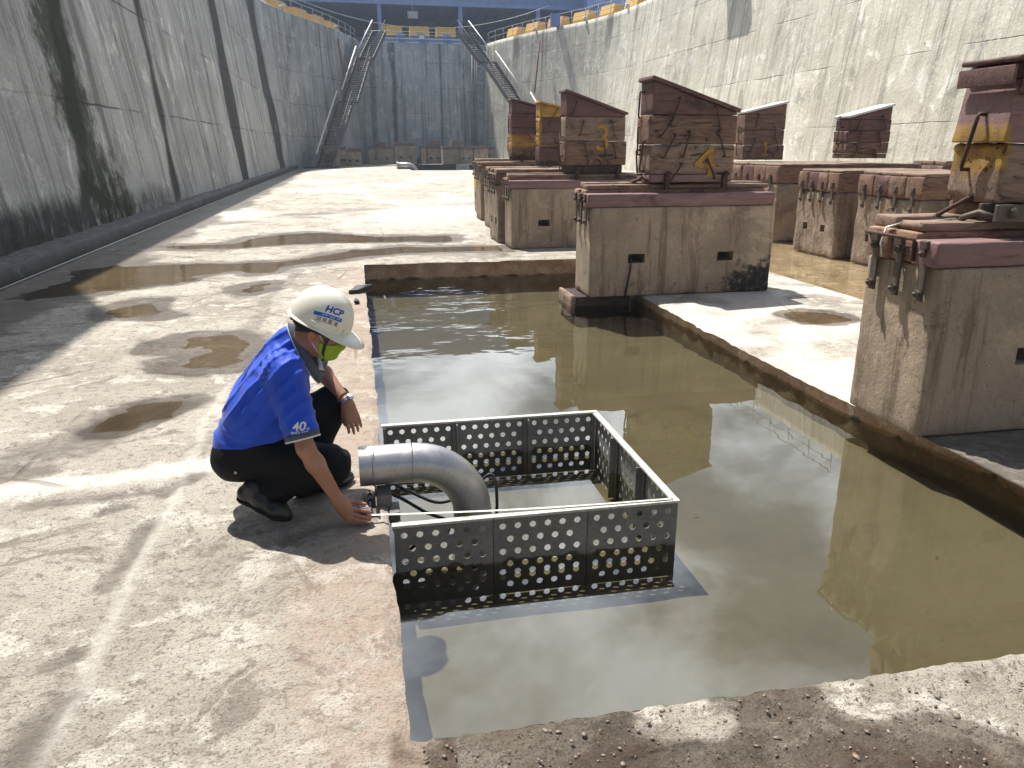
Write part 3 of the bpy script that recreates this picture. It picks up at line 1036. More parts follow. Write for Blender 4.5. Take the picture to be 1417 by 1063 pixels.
def floor_fields(P):
    """P: (n,2) world x, y -> height and painted fields of the dock floor"""
    x, y = P[:, 0], P[:, 1]
    h = fbm(P, 1.3, 4, 3) * 0.006 + fbm(P, 6, 4, 8, 0.6) * 0.0042
    wet = np.zeros(len(P))
    for poly in PUDDLES:
        po = np.array(poly)
        lo, hi = po.min(0) - 1.5, po.max(0) + 1.5
        m = (x > lo[0]) & (x < hi[0]) & (y > lo[1]) & (y < hi[1])
        if not m.any(): continue
        Q = P[m]
        Q = Q + np.column_stack([fbm(Q, 2.3, 5, 31, 0.65), fbm(Q, 2.3, 5, 47, 0.65)]) * 0.2
        d = sdpoly(po, Q)
        h[m] += -0.0105 * sstep(0.5, 0.0, d) - 0.0085 * sstep(0.06, -0.2, d)
        wet[m] = np.maximum(wet[m], sstep(0.5, 0.0, d + fbm(P[m], 1.6, 3, 66) * 0.2) * 0.85)
    dark = np.zeros(len(P))
    for pts, w in DARK_SPOTS:
        d = segdist(pts, P, False) + fbm(P, 8, 4, 77) * w * 0.6
        k = sstep(w * 1.25, w * 0.35, d)
        dark = np.maximum(dark, k * 0.8)
        h -= 0.006 * k
    d = segdist(RIDGE, P + np.column_stack([fbm(P, 7, 4, 5), fbm(P, 7, 4, 6)]) * 0.03, False)
    rid = sstep(0.05, 0.0, d)
    h += rid * 0.007
    d2 = segdist(PALE_BAND, P + np.column_stack([fbm(P, 5, 4, 15), fbm(P, 5, 4, 16)]) * 0.06, False)
    pale = np.maximum(rid * 0.55, sstep(0.13, 0.05, d2))
    h += 0.004 * sstep(0.13, 0.05, d2)
    d3 = segdist(GREY_PATH, P, False) + fbm(P, 4, 4, 25) * 0.06
    wet = np.maximum(wet, sstep(0.16, 0.06, d3) * 0.42)
    wet = np.maximum(wet, sstep(0.9, 0.25, np.abs(y - 12.0 - fbm(P, 0.7, 3, 71) * 1.4)) * (0.42 + 0.3 * fbm(P, 1.1, 4, 72)) * (x < 2.4))
    wet = np.maximum(wet, sstep(-2.6, -3.6, x + fbm(P, 1.2, 4, 91) * 0.6) * 0.75 * (y > 4))  # wet strip by the kerb, also darkening the left wall's cast shadow
    wet = np.maximum(wet, sstep(0.15, 0.5, fbm(np.column_stack([x * 0.35, y * 0.5]), 1.0, 4, 61)) * 0.5 * sstep(11, 14, y) * sstep(60, 25, y))
    pink = 0.62 * sstep(-0.55, -0.02, x + fbm(P, 1.7, 4, 33) * 0.3) * (x < 0.2) * sstep(13.0, 10.0, y) * sstep(1.0, 1.8, y)
    dark = np.maximum(dark, ((x > 3.3) & (x < 6.0)) * sstep(4.6, 4.1, y + fbm(P, 3, 4, 58) * 0.3))        # dark wet mud, painted to deepen the nearest block's shadow too
    grit = ((y < 1.9) & (x > 0.0)) * 0.95
    pale2 = ((y < 1.9) & (x > 0.2)) * sstep(0.05, 0.35, fbm(P, 2.1, 4, 81) + 0.55 * sstep(1.1, 1.9, x) + 0.25 * sstep(1.5, 1.8, y))
    grit = grit * (1 - 0.85 * pale2)
    wet = np.maximum(wet, ((y < 1.9) & (x > 0.1)) * sstep(0.25, -0.1, fbm(P, 1.6, 4, 83) + 0.6 * sstep(1.5, 2.3, x)) * 0.75)
    # pier: very pale top
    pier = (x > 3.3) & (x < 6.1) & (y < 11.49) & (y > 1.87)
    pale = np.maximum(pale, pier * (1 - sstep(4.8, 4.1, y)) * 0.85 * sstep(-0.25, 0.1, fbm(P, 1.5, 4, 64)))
    dp = np.hypot((x - 4.85) / 0.45, (y - 7.36) / 0.53) + fbm(P, 3, 4, 12) * 0.35
    wet = np.maximum(wet, pier * sstep(1.15, 0.75, dp) * 0.85)
    h -= pier * 0.016 * sstep(1.0, 0.5, dp)
    pale = np.maximum(pale, 0.55 * sstep(13, 20, y) * sstep(-0.1, 0.25, fbm(np.column_stack([x * 0.6, y * 0.25]), 1.0, 4, 44)))
    gr = (y < 1.9) & (x > 0.05)
    h = h + gr * (fbm(P, 19, 4, 55, 0.6) * 0.02 - 0.008)
    h = np.minimum(h, 0.012) + pier * PIER_Z
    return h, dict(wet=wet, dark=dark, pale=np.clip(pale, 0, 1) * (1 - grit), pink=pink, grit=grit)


def floor_piece(name, x0, x1, y0, y1, res, flat=False, edge=None):
    nx, ny = max(1, int(round((x1 - x0) / res))), max(1, int(round((y1 - y0) / res)))
    P, F = grid(x0, x1, y0, y1, nx, ny)
    h, at = floor_fields(P)
    if flat: h = h * 0
    return P, F, h, at


def build_floor():
    x0, x1, y0, y1 = PIT
    px2 = 5.98
    def xe(y): return 0.2 * sstep(4.9, 3.5, y)          # the pier edge has broken back under the nearest block
    pieces = []
    #            x0    x1    y0   y1   res
    specs = [(-4.7, x0, 1.0, 7.0, 0.026), (-4.7, x0, 7.0, 14.0, 0.045), (x0, 4.6, 1.0, y0, 0.022),
             (x1, px2, y0, y1, 0.045), (x0, px2, y1, 14.0, 0.05), (-4.7, px2, 14.0, 24.0, 0.12),
             (-4.7, x0, -40, 1.0, 0.8), (x0, 24, -40, 1.0, 0.8), (4.6, 24, 1.0, y0, 0.8)]
    V, F, off = [], [], 0
    A = {k: [] for k in ('wet', 'dark', 'pale', 'pink', 'grit')}
    for sp in specs:
        P, f, h, at = floor_piece('', *sp, flat=sp[4] > 0.5)
        # the pit and pier edges are broken concrete: jitter and round the last rows
        x, y = P[:, 0].copy(), P[:, 1].copy()
        ex = np.abs(P[:, 0] - x0) < 1e-6
        ins = (P[:, 1] >= y0 - 1e-6) & (P[:, 1] <= y1 + 1e-6)
        m = ex & ins & (P[:, 0] <= x0 + 1e-6) & (sp[1] <= x0 + 1e-6)
        x[m] += fbm(P[m], 5, 4, 101) * 0.022 - 0.004
        h[m] -= 0.010 + 0.008 * np.abs(fbm(P[m], 6, 3, 102))
        m = (np.abs(P[:, 0] - x1) < 1e-6) & ins & (sp[0] >= x1 - 1e-6)
        x[m] += fbm(P[m], 3.5, 4, 103) * 0.05 + xe(P[m][:, 1])
        h[m] -= 0.012 + 0.03 * np.abs(fbm(P[m], 4, 3, 104))
        m = (np.abs(P[:, 1] - y0) < 1e-6) & (P[:, 0] > x0 + 1e-6) & (P[:, 0] < x1) & (sp[3] <= y0 + 1e-6)
        y[m] += fbm(P[m], 9, 4, 105) * 0.014
        h[m] -= 0.008
        m = (np.abs(P[:, 1] - y1) < 1e-6) & (P[:, 0] > x0) & (P[:, 0] < x1) & (sp[2] >= y1 - 1e-6)
        y[m] += fbm(P[m], 3, 4, 106) * 0.10
        h[m] -= 0.01
        m = (np.abs(P[:, 0] - px2) < 1e-6) & (sp[1] <= px2 + 1e-6) & (sp[3] <= 14.1) & (sp[2] > 1.5)
        x[m] += fbm(P[m], 1.3, 4, 107) * 0.25
        h[m] = -0.17
        V.append(np.column_stack([x, y, h]))
        F.append(f + off)
        off += len(x)
        for k in A: A[k].append(at[k])
    # floor to the right of the pier, just under its thin water, and the far floor round the second pit
    def add(P, f, z):
        nonlocal off
        h, at = floor_fields(P)
        V.append(np.column_stack([P, z + h * 0.5]))
        F.append(f + off)
        off += len(P)
        for k in A: A[k].append(at[k])
    P, f = grid(px2 - 0.6, 24, y0, 17.5, 40, 34)
    add(P, f, -0.17)
    P, f = grid(px2 - 0.02, 24, 17.5, 24, 20, 10)
    add(P, f, -0.012)
    for a in ((-4.7, 4.2, 24, 86, 30, 100), (4.2, 13.2, 24, 58, 20, 60), (4.2, 13.2, 78, 86, 20, 10), (13.2, 24, 24, 86, 20, 60)):
        P, f = grid(*a)
        add(P, f, 0.0)
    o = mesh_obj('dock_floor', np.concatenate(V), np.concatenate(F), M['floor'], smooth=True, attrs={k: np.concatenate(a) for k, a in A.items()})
    tag(o, kind='structure')
    # walls of the pit, rough and stained, one sheet each
    V, F, off, sl = [], [], 0, []

    def sheet(pa, pb, n, top_fn, nrm, depth=-1.1, amp=0.03, sd=1, zo=0.0):
        nonlocal off
        zs = np.array([0, -0.03, -0.07, -0.12, -0.18, -0.24, -0.32, -0.45, depth])
        s = np.linspace(0, 1, n + 1)
        base = np.array(pa)[None, :] * (1 - s[:, None]) + np.array(pb)[None, :] * s[:, None]
        vv = []
        for i, z in enumerate(zs):
            z = z + zo * (z > -1)
            p = base.copy()
            j, zt = top_fn(base)
            q = np.column_stack([p, np.full(len(p), z)])
            rough = fbm(q, 4.5, 4, sd) * amp - 0.012 * (z < -0.01) - (0.03 if z < -0.05 else 0) * (amp > 0.02)
            dz = max(0.0, zo - z)
            p = p + np.array(nrm)[None, :] * (j * (1 - min(1, dz / 0.12) * (zo == 0)) + rough * min(1, dz / 0.05))[:, None]
            vv.append(np.column_stack([p, (zt if i == 0 else np.full(len(p), z + zt.mean() * 0))]))
        Vv = np.concatenate(vv)
        m = n + 1
        f = []
        for i in range(len(zs) - 1):
            a = np.arange(n) + i * m
            f.append(np.column_stack([a, a + 1, a + m + 1, a + m]))
        V.append(Vv)
        F.append(np.concatenate(f) + off)
        off += len(Vv)
        sl.append(sstep(-0.225, -0.27, Vv[:, 2] + fbm(Vv, 6, 3, 9) * 0.05))
    n = int(round((7.0 - y0) / 0.026))
    ny1 = int(round((7.0 - 1.0) / 0.026))
    sheet((x0, y0), (x0, y1), 360, lambda b: (fbm(b, 5, 4, 101) * 0.022 - 0.004, floor_fields(b)[0] - 0.010 - 0.008 * np.abs(fbm(b, 6, 3, 102))), (1, 0), amp=0.016, sd=3)
    sheet((x1, y0), (x1, y1 + 0.12), 300, lambda b: (-fbm(b, 3.5, 4, 103) * 0.05 - xe(b[:, 1]), floor_fields(b)[0] - 0.012 - 0.03 * np.abs(fbm(b, 4, 3, 104))), (-1, 0), amp=0.04, sd=4, zo=PIER_Z)
    sheet((x0, y0), (x1, y0), 150, lambda b: (fbm(b, 9, 4, 105) * 0.014, floor_fields(b)[0] - 0.008), (0, 1), amp=0.015, sd=5)
    sheet((x0, y1), (x1 + 0.12, y1), 120, lambda b: (-fbm(b, 3, 4, 106) * 0.10, floor_fields(b)[0] - 0.01), (0, -1), amp=0.05, sd=6)
    pw = mesh_obj('pit_side', np.concatenate(V), np.concatenate(F), M['pitwall'], smooth=True, attrs={'slime': np.concatenate(sl)})
    tag(pw, kind='structure')
    mb = MB()
    for a, b in (((4.2, 58), (13.2, 58)), ((13.2, 58), (13.2, 78)), ((13.2, 78), (4.2, 78)), ((4.2, 78), (4.2, 58))):
        mb.add([(*a, 0), (*b, 0), (*b, -1.6), (*a, -1.6)], [(0, 1, 2, 3)])
    mb.add([(4.2, 58, -1.6), (13.2, 58, -1.6), (13.2, 78, -1.6), (4.2, 78, -1.6)], [(0, 1, 2, 3)])
    tag(mb.build('far_pit_side', M['kerb']), kind='structure')
    # silt bed, water surface, thin water right of the pier, puddles
    P, f = grid(x0 - 0.15, x1 + 0.4, y0 - 0.15, y1 + 0.3, 66, 196)
    bed = SILT_Z + fbm(P, 1.1, 4, 21) * 0.015 + fbm(P, 7, 3, 22) * 0.004 - 0.05 * sstep(6.5, 9, P[:, 1])
    tag(mesh_obj('pit_bed', np.column_stack([P, bed]), f, M['silt'], smooth=True), kind='structure')
    P, f = grid(x0 - 0.15, x1 + 0.4, y0 - 0.15, y1 + 0.3, 4, 4)
    tag(mesh_obj('pit_water', np.column_stack([P, np.full(len(P), WATER_Z)]), f, M['water'], smooth=True), kind='structure')
    P, f = grid(px2 - 0.45, 23.8, 1.9, 17.45, 4, 4)
    tag(mesh_obj('shallow_water', np.column_stack([P, np.full(len(P), POOL_Z)]), f, M['puddle'], smooth=True), kind='structure')
    P, f = grid(4.22, 13.18, 58.02, 77.98, 2, 2)
    tag(mesh_obj('far_pit_water', np.column_stack([P, np.full(len(P), -1.0)]), f, M['water'], smooth=True), kind='structure')
    for poly in PUDDLES:
        po = np.array(poly)
        lo, hi = po.min(0) - 0.1, po.max(0) + 0.1
        hi[0] = min(hi[0], 2.4) if hi[1] > 11.6 else min(hi[0], 0.0)
        P, f = grid(max(lo[0], -4.25), hi[0], lo[1], hi[1], 60, 60)
        d = sdpoly(po, P)
        keep = (d[f] < 0.26).all(1)
        keep &= ~((P[f][:, :, 0] > x0 - 0.05) & (P[f][:, :, 1] < y1 + 0.12)).any(1)
        tag(mesh_obj('puddle', np.column_stack([P, np.full(len(P), -0.0125)]), f[keep], M['puddle'], smooth=True), kind='structure')
    # wet silt in the puddle right of the keel block on the pier
    th = np.linspace(0, 2 * PI, 28, endpoint=False)
    rr = 1 + 0.12 * np.sin(3 * th) + 0.08 * np.cos(5 * th)
    v = [(4.85 + 0.45 * r * math.cos(a), 7.36 + 0.53 * r * math.sin(a), PIER_Z - 0.0115) for r, a in zip(rr, th)]
    tag(mesh_obj('puddle', v, [tuple(range(28))], M['puddle']), kind='structure')
    # pebbles bedded in the muddy strip at the near end of the pit
    mb = MB()
    base = bmesh.new()
    bmesh.ops.create_icosphere(base, subdivisions=1, radius=1)
    bv = [q.co.copy() for q in base.verts]
    base.verts.index_update()
    bf = [[q.index for q in p.verts] for p in base.faces]
    base.free()
    for i in range(1500):
        px, py = rng.uniform(0.1, 2.9), 1.83 - abs(rng.normal(0, 0.38))
        if py < 1.05: continue
        s = float(np.clip(rng.lognormal(-5.75, 0.65), 0.0015, 0.018))
        rx = Matrix.Rotation(rng.uniform(0, 6), 3, 'Z')
        sq = Vector((1, rng.uniform(0.5, 0.9), rng.uniform(0.25, 0.45)))
        pos = Vector((px, py, 0.0 + s * 0.1 + float(floor_fields(np.array([[px, py]]))[0][0]))) if s > 0.012 else Vector((px, py, -0.002))
        jit = [1 + rng.uniform(-0.32, 0.25) for _ in bv]
        mb.add([pos + rx @ Vector((b.x * sq.x * s * j, b.y * sq.y * s * j, b.z * sq.z * s * j)) for b, j in zip(bv, jit)], bf, 0, True)
    tag(mb.build('gravel', M['pebble']), kind='stuff')


# ------------------------------------------------------------------ dock walls
HW = 11.6
LEFT_TOP = [(-6.1, -40), (-6.1, -10), (-6.1, 0), (-6.1, 10), (-6.1, 20), (-6.1, 30), (-6.1, 40), (-6.1, 50), (-6.1, 57), (-5.95, 60.5), (-5.4, 64), (-4.5, 67.3), (-3.3, 70.2), (-2.0, 73.3), (-0.6, 77.0), (0.5, 80.6), (1.15, 83.6)]
CX = 7.55


def mirror(pts):
    return [(2 * CX - x, y) for x, y in pts]


def resample(pts, step):
    P = np.array(pts, float)
    L = np.concatenate([[0], np.cumsum(np.linalg.norm(np.diff(P, axis=0), axis=1))])
    n = max(2, int(round(L[-1] / step)))
    s = np.linspace(0, L[-1], n + 1)
    return np.column_stack([np.interp(s, L, P[:, 0]), np.interp(s, L, P[:, 1])]), s


def wall_mesh(name, top, side, mat, step, label, streaks=None, thick=1.4):
    """side = +1: the dock lies to the right of the walking direction"""
    T, s = resample(top, step)
    t = np.gradient(T, axis=0)
    t /= np.linalg.norm(t, axis=1, keepdims=True)
    nrm = np.column_stack([t[:, 1], -t[:, 0]]) * side
    zs = np.concatenate([np.linspace(-0.2, 3, 16), np.linspace(3, HW, 26)[1:]])
    V, UV = [], []
    bat = 1.45 - 0.95 * sstep(58, 67, T[:, 1:2])             # the curved corners stand steeper than the long sides
    if len(top) == 2: bat = bat * 0 + 1.0
    for z in zs:
        V.append(np.column_stack([T + nrm * bat * (1 - z / HW), np.full(len(T), z)]))
        UV.append(np.column_stack([s, np.full(len(T), z)]))
    V, UV = np.concatenate(V), np.concatenate(UV)
    m = len(T)
    F = []
    for i in range(len(zs) - 1):
        a = np.arange(m - 1) + i * m
        q = np.column_stack([a, a + 1, a + m + 1, a + m])
        F.append(q if side > 0 else q[:, ::-1])
    F = np.concatenate(F)
    nf = len(F)
    st, ms, pl = np.zeros(len(V)), np.zeros(len(V)), np.zeros(len(V))
    if streaks: st, ms, pl = streaks(V)
    V[:, :2] += 0
    V = V + np.column_stack([np.tile(nrm, (len(zs), 1)) * (fbm(V, 0.45, 3, 7) * 0.03)[:, None], np.zeros(len(V))])
    # coping and back, so the wall has real thickness
    k = len(V)
    back = np.column_stack([T - nrm * thick, np.full(m, HW)])
    low = np.column_stack([T - nrm * thick, np.full(m, -0.2)])
    V = np.concatenate([V, back, low])
    UV = np.concatenate([UV, np.column_stack([s, np.full(m, HW + thick)]), np.column_stack([s, np.full(m, 2 * HW)])])
    z0 = np.zeros(2 * m)
    st, ms, pl = (np.concatenate([q, z0]) for q in (st, ms, pl))
    a = np.arange(m - 1)
    tr = a + (len(zs) - 1) * m
    q1 = np.column_stack([tr, tr + 1, a + 1 + k, a + k])
    q2 = np.column_stack([a + k, a + 1 + k, a + 1 + k + m, a + k + m])
    if side < 0: q1, q2 = q1[:, ::-1], q2[:, ::-1]
    F = np.concatenate([F, q1, q2])
    o = mesh_obj(name, V, F, mat, smooth=[True] * nf + [False] * (len(F) - nf), attrs=dict(streak=st, moss=ms, pale=pl), uv=UV)
    return tag(o, label, 'wall'), T, nrm


def wall_hit(x, y):
    """pixel on the left wall's battered face -> (Y, z)"""
    d = ray(x, y)
    # X = -4.65 - 0.125 z
    t = (-4.65 - 0.125 * CH) / (d.x + 0.125 * d.z)
    p = EYE + d * t
    return p.y, p.z


def left_streaks(V):
    st = np.zeros(len(V))
    y, z = V[:, 1], V[:, 2]
    for (a, b, w, s) in (((75, 0), (128, 290), 25, 0.95), ((150, 0), (205, 300), 7, 0.5), ((188, 0), (250, 285), 10, 0.8), ((245, 0), (295, 255), 7, 0.45), ((292, 0), (338, 240), 13, 1.0),
                         ((312, 10), (352, 236), 5, 0.4), ((350, 30), (390, 228), 11, 1.0), ((385, 40), (408, 200), 5, 0.5), ((430, 55), (450, 170), 5, 0.4), ((110, 0), (160, 330), 8, 0.5), ((268, 10), (315, 250), 4, 0.5), ((408, 30), (425, 190), 4, 0.5), ((365, 10), (400, 225), 3, 0.4), ((20, 0), (60, 250), 14, 0.35), ((222, 60), (275, 270), 5, 0.35)):
        y0, z0 = wall_hit(*a)
        y1, z1 = wall_hit(*b)
        yw = abs(wall_hit(b[0] + w, b[1])[0] - wall_hit(b[0], b[1])[0])
        yw = 0.5 * (yw + abs(wall_hit(a[0] + w, a[1] + 20)[0] - wall_hit(a[0], a[1] + 20)[0])) * 0.5
        yc = y1 + (y0 - y1) * np.clip((z - z1) / max(z0 - z1, 0.1), -0.6, 2)
        q = np.abs(y - yc + fbm(V * np.array([1, 1, 0.4]), 0.8, 3, 19) * yw * 0.7)
        st = np.maximum(st, s * sstep(yw * 1.05, yw * 0.4, q))
    base = sstep(1.5, 0.3, z + fbm(V, 0.6, 4, 41) * 0.9) * sstep(34, 12, y)
    st = np.maximum(st, base * 0.8)
    y0, z0 = wall_hit(150, 270)
    ms = np.exp(-((y - y0) / 2.2) ** 2 - ((z - z0 * 0.7) / 2.0) ** 2) * 0.8
    y1, z1 = wall_hit(85, 90)
    ms = np.maximum(ms, 0.75 * np.exp(-((y - y1) / 1.6) ** 2 - ((z - z1) / 3.5) ** 2))
    ms = np.maximum(ms, 0.45 * sstep(2.2, 0.2, z) * sstep(24, 12, y))
    pl = sstep(24, 14, y) * 0.6 * sstep(0.0, 0.35, fbm(V, 0.4, 4, 91))
    return st, ms, pl


def right_streaks(V):
    y, z = V[:, 1], V[:, 2]
    q = fbm(np.column_stack([y * 0.55, z * 0.05, V[:, 0] * 0.2]), 1.0, 4, 14)
    st = sstep(0.15, 0.5, q) * sstep(3, 11, z) * 0.55 * (0.35 + 0.65 * sstep(46, 56, y))
    st = np.maximum(st, 0.75 * sstep(50, 62, y) * sstep(0.1, 0.45, fbm(np.column_stack([y * 0.9, z * 0.04, y * 0]), 1.0, 4, 24)) * sstep(6, 11.3, z))
    return st, st * 0, 0.6 * sstep(-0.1, 0.4, fbm(V, 0.35, 4, 92))


def end_streaks(V):
    x, z = V[:, 0], V[:, 2]
    st = np.zeros(len(V))
    for c, w, s in ((4.55, 0.3, 0.9), (9.4, 0.22, 0.7), (2.4, 0.35, 0.6), (7.2, 0.15, 0.4), (11.6, 0.25, 0.55)):
        st = np.maximum(st, s * sstep(w * 1.6, w * 0.4, np.abs(x - c + fbm(np.column_stack([x * 0, z, x * 0]), 0.5, 3, 3) * 0.25)))
    st = np.maximum(st, 0.8 * sstep(1.2, 0.1, z))
    return st, st * 0, sstep(6, 10, z) * 0.5


def railing(path, height, label, cat='railing', every=2.0, rails=(0.55, 1.05), mat='galv', group=None, r=0.025):
    P, s = resample(path, every)
    o = empty('railing', (*P[0], HW), label, cat, group)
    for hgt in rails:
        MB().tube([(p[0], p[1], HW + hgt * height) for p in P], r, 6).build('rail', M[mat], o)
    for p in P: MB().tube([(p[0], p[1], HW - 0.02), (p[0], p[1], HW + rails[-1] * height)], r, 6).build('post', M[mat], o)
    return o


def build_walls():
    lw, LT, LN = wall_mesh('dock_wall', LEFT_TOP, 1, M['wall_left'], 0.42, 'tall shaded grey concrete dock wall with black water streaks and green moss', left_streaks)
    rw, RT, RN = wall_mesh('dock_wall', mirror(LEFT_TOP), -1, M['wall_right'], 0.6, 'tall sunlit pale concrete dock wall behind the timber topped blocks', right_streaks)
    ew, _, _ = wall_mesh('dock_wall', [(0.2, 84.6), (14.9, 84.6)], 1, M['wall_end'], 0.4, 'shaded bluish concrete end wall between the two steel stairs', end_streaks, 1.2)
    # dark kerb along the foot of the left wall, with a pale flat pipe-guard strip in front
    yy = np.concatenate([np.linspace(-40, 5, 12), np.linspace(5.2, 30, 140), np.linspace(31, 66, 40)])
    prof = [(-4.95, 0.26), (-4.62, 0.25), (-4.40, 0.215), (-4.34, 0.19), (-4.30, 0.02), (-4.29, -0.06)]
    V, F = [], []
    for i, y in enumerate(yy):
        sh = -0.9 * sstep(57, 66, y) * 0
        for j, (x, z) in enumerate(prof):
            q = np.array([[x, y, z]])
            V.append((x + float(fbm(q, 1.5, 3, 2)[0]) * 0.04, y, z + float(fbm(q, 2.6, 4, 3, 0.6)[0]) * 0.06 * (0 < j < 4)))
    n = len(prof)
    for i in range(len(yy) - 1):
        for j in range(n - 1): F.append((i * n + j, i * n + j + 1, (i + 1) * n + j + 1, (i + 1) * n + j))
    tag(mesh_obj('kerb', V, [f[::-1] for f in F], [M['kerb_top'], M['kerb']], midx=[0 if (i % (n - 1)) < 2 else 1 for i in range(len(F))], smooth=True), kind='structure')
    tag(MB().tube([(-4.235, 5, 0.012), (-4.24, 20, 0.014), (-4.24, 45, 0.012)], 0.013, 6).build('conduit', M['galv']), 'thin pale conduit lying along the foot of the dark kerb', 'conduit')
    # quay: one ground sheet on both sides and behind, reaching far out
    mb = MB()
    z = HW - 0.03

    def strip(T, N, far):
        for i in range(len(T) - 1):
            a, b = T[i] - N[i] * 0.9, T[i + 1] - N[i + 1] * 0.9
            mb.add([(*a, z), (*b, z), (b[0] + far, b[1], z), (a[0] + far, a[1], z)], [(0, 1, 2, 3) if far > 0 else (3, 2, 1, 0)])
    strip(LT, LN, -300)
    strip(RT, RN, 300)
    mb.add([(-320, 85.0, z - 0.004), (330, 85.0, z - 0.004), (330, 600, z - 0.004), (-320, 600, z - 0.004)], [(0, 1, 2, 3)])
    tag(mb.build('quay', M['quay']), kind='structure')
    return LT, LN, RT, RN


def build_haze():
    mb = MB()
    mb.box((5, 40, 12.5), (150, 190, 29))
    o = mb.build('haze', HAZE_MAT())
    tag(o, kind='stuff')


def HAZE_MAT():
    t = NT('thin_haze')
    p = t.n('ShaderNodeVolumePrincipled')
    p.inputs['Color'].default_value = (0.72, 0.84, 1.0, 1)
    p.inputs['Density'].default_value = 0.0009
    p.inputs['Anisotropy'].default_value = 0.3
    t.t.links.new(p.outputs[0], t.out.inputs['Volume'])
    return t.m
# ------------------------------------------------------------------ stairs, railings, barriers, shed
def dedent_path(T, N, i0, i1, off):
    return [tuple(T[i] + N[i] * off) for i in range(i0, i1)]


def staircase(flip, label):
    """steel stair that drops along the curved corner of the dock in three flights"""
    def X(p):
        return Vector(p)
    # the wall-side handrail, one metre above each flight
    rail = [((515, 28, 82.4), (497, 65, 78.6)), ((492.5, 64, 78.0), (473, 124, 72.3)), ((466, 126, 71.6), (437, 203, 65.6))]
    if flip: rail = [((648.5, 29, 82.4), (680, 71, 78.4)), ((686, 71, 78.0), (727, 130, 72.4)), ((734, 128, 71.8), (757, 166, 68.0))]
    flights = [tuple(gy(*p) - Vector((0, 0, 1.0)) for p in r) for r in rail]
    d3 = flights[2]
    if flip: flights[2] = (d3[0], d3[0] + (d3[1] - d3[0]) * ((d3[0].z - 0.12) / (d3[0].z - d3[1].z)))
    else: flights[2] = (d3[0], Vector((d3[1].x, d3[1].y, 0.12)))
    base = X(flights[-1][1])
    o = empty('steel_staircase', (base.x, base.y, 0), label, 'staircase', 'steel stairs in the corners of the dock head')
    W = 1.3
    for k, (a, b) in enumerate(flights):
        a, b = X(a), X(b)
        d = Vector((b.x - a.x, b.y - a.y, 0)).normalized()
        inn = Vector((-d.y, d.x, 0))
        if inn.dot(Vector((CX, 74, 0)) - Vector((a.x, a.y, 0))) < 0: inn = -inn
        mb = MB()
        for s in (0.0, W):
            mb.bar(a + inn * s + Vector((0, 0, -0.1)), b + inn * s + Vector((0, 0, -0.1)), 0.07, 0.42)
        mb.build('stringer', M['stair'], o)
        n = int(abs(a.z - b.z) / 0.2)
        mb = MB()
        for i in range(n):
            t = (i + 0.5) / n
            p = a.lerp(b, t) + inn * (W / 2)
            M3 = Matrix((d, inn, Vector((0, 0, 1)))).transposed()
            mb.box(p, (0.32, W - 0.06, 0.07), 0, 0, M3)
        mb.build('tread', M['stair'], o)
        for s, mt in ((0.0, 'white'), (W, 'stair')):
            mb = MB()
            ra, rb = a + inn * s + Vector((0, 0, 1.0)), b + inn * s + Vector((0, 0, 1.0))
            mb.tube([ra, rb], 0.03 if s else 0.06, 6)
            mb.build('handrail', M[mt], o)
            mb = MB()
            for i in range(9):
                p = a.lerp(b, i / 8) + inn * s
                mb.tube([p, p + Vector((0, 0, 1.0))], 0.018, 5)
            mb.tube([a + inn * s + Vector((0, 0, 0.5)), b + inn * s + Vector((0, 0, 0.5))], 0.016, 5)
            mb.build('baluster', M['stair'], o)
        if k < 2:
            nx = X(flights[k + 1][0])
            c = (b + nx) / 2 + inn * (W / 2)
            MB().box((c.x, c.y, b.z - 0.06), (1.5, 1.2, 0.09), 0, 0, Matrix.Rotation(math.atan2(d.y, d.x), 3, 'Z')).build('landing', M['stair'], o)
            mb = MB()
            for s in (0.1, W - 0.1):
                p = b + inn * s
                mb.bar(p + Vector((0, 0, -0.1)), p - inn * (s + 0.3) + Vector((0, 0, -1.1)), 0.07, 0.07)
            mb.build('bracket', M['stair'], o)
    b = X(flights[-1][1])
    a = X(flights[-1][0])
    d = Vector((b.x - a.x, b.y - a.y, 0)).normalized()
    MB().box((b.x + d.x * 0.2, b.y + d.y * 0.2, 0.06), (1.6, 1.5, 0.12), 0.02, 0, Matrix.Rotation(math.atan2(d.y, d.x), 3, 'Z')).build('foot_slab', M['stair'], o)
    return o


def barrier(loc, rz, label, group, lamp=False):
    o = empty('yellow_barrier', loc, label, 'barrier', group, rz)
    m = Matrix.Rotation(rz, 3, 'Z')
    c = Vector(loc)
    pts = [(-0.55, 0.0), (0.55, 0.0), (0.55, 0.3), (0.36, 0.95), (-0.36, 0.95), (-0.55, 0.3)]
    v = []
    for yy in (-1.0, 1.0):
        for x, z in pts: v.append(c + m @ Vector((x, yy, z + 0.18)))
    n = len(pts)
    f = [tuple(range(n)), tuple(range(2 * n - 1, n - 1, -1))] + [(i, n + i, n + (i + 1) % n, (i + 1) % n) for i in range(n)]
    mesh_obj('body', v, f, M['yellow'], o)
    for yy in (-0.7, 0.7): MB().box(c + m @ Vector((0, yy, 0.09)), (0.8, 0.35, 0.18), 0.01, 0, m).build('foot', M['blue_dark'], o)
    return o


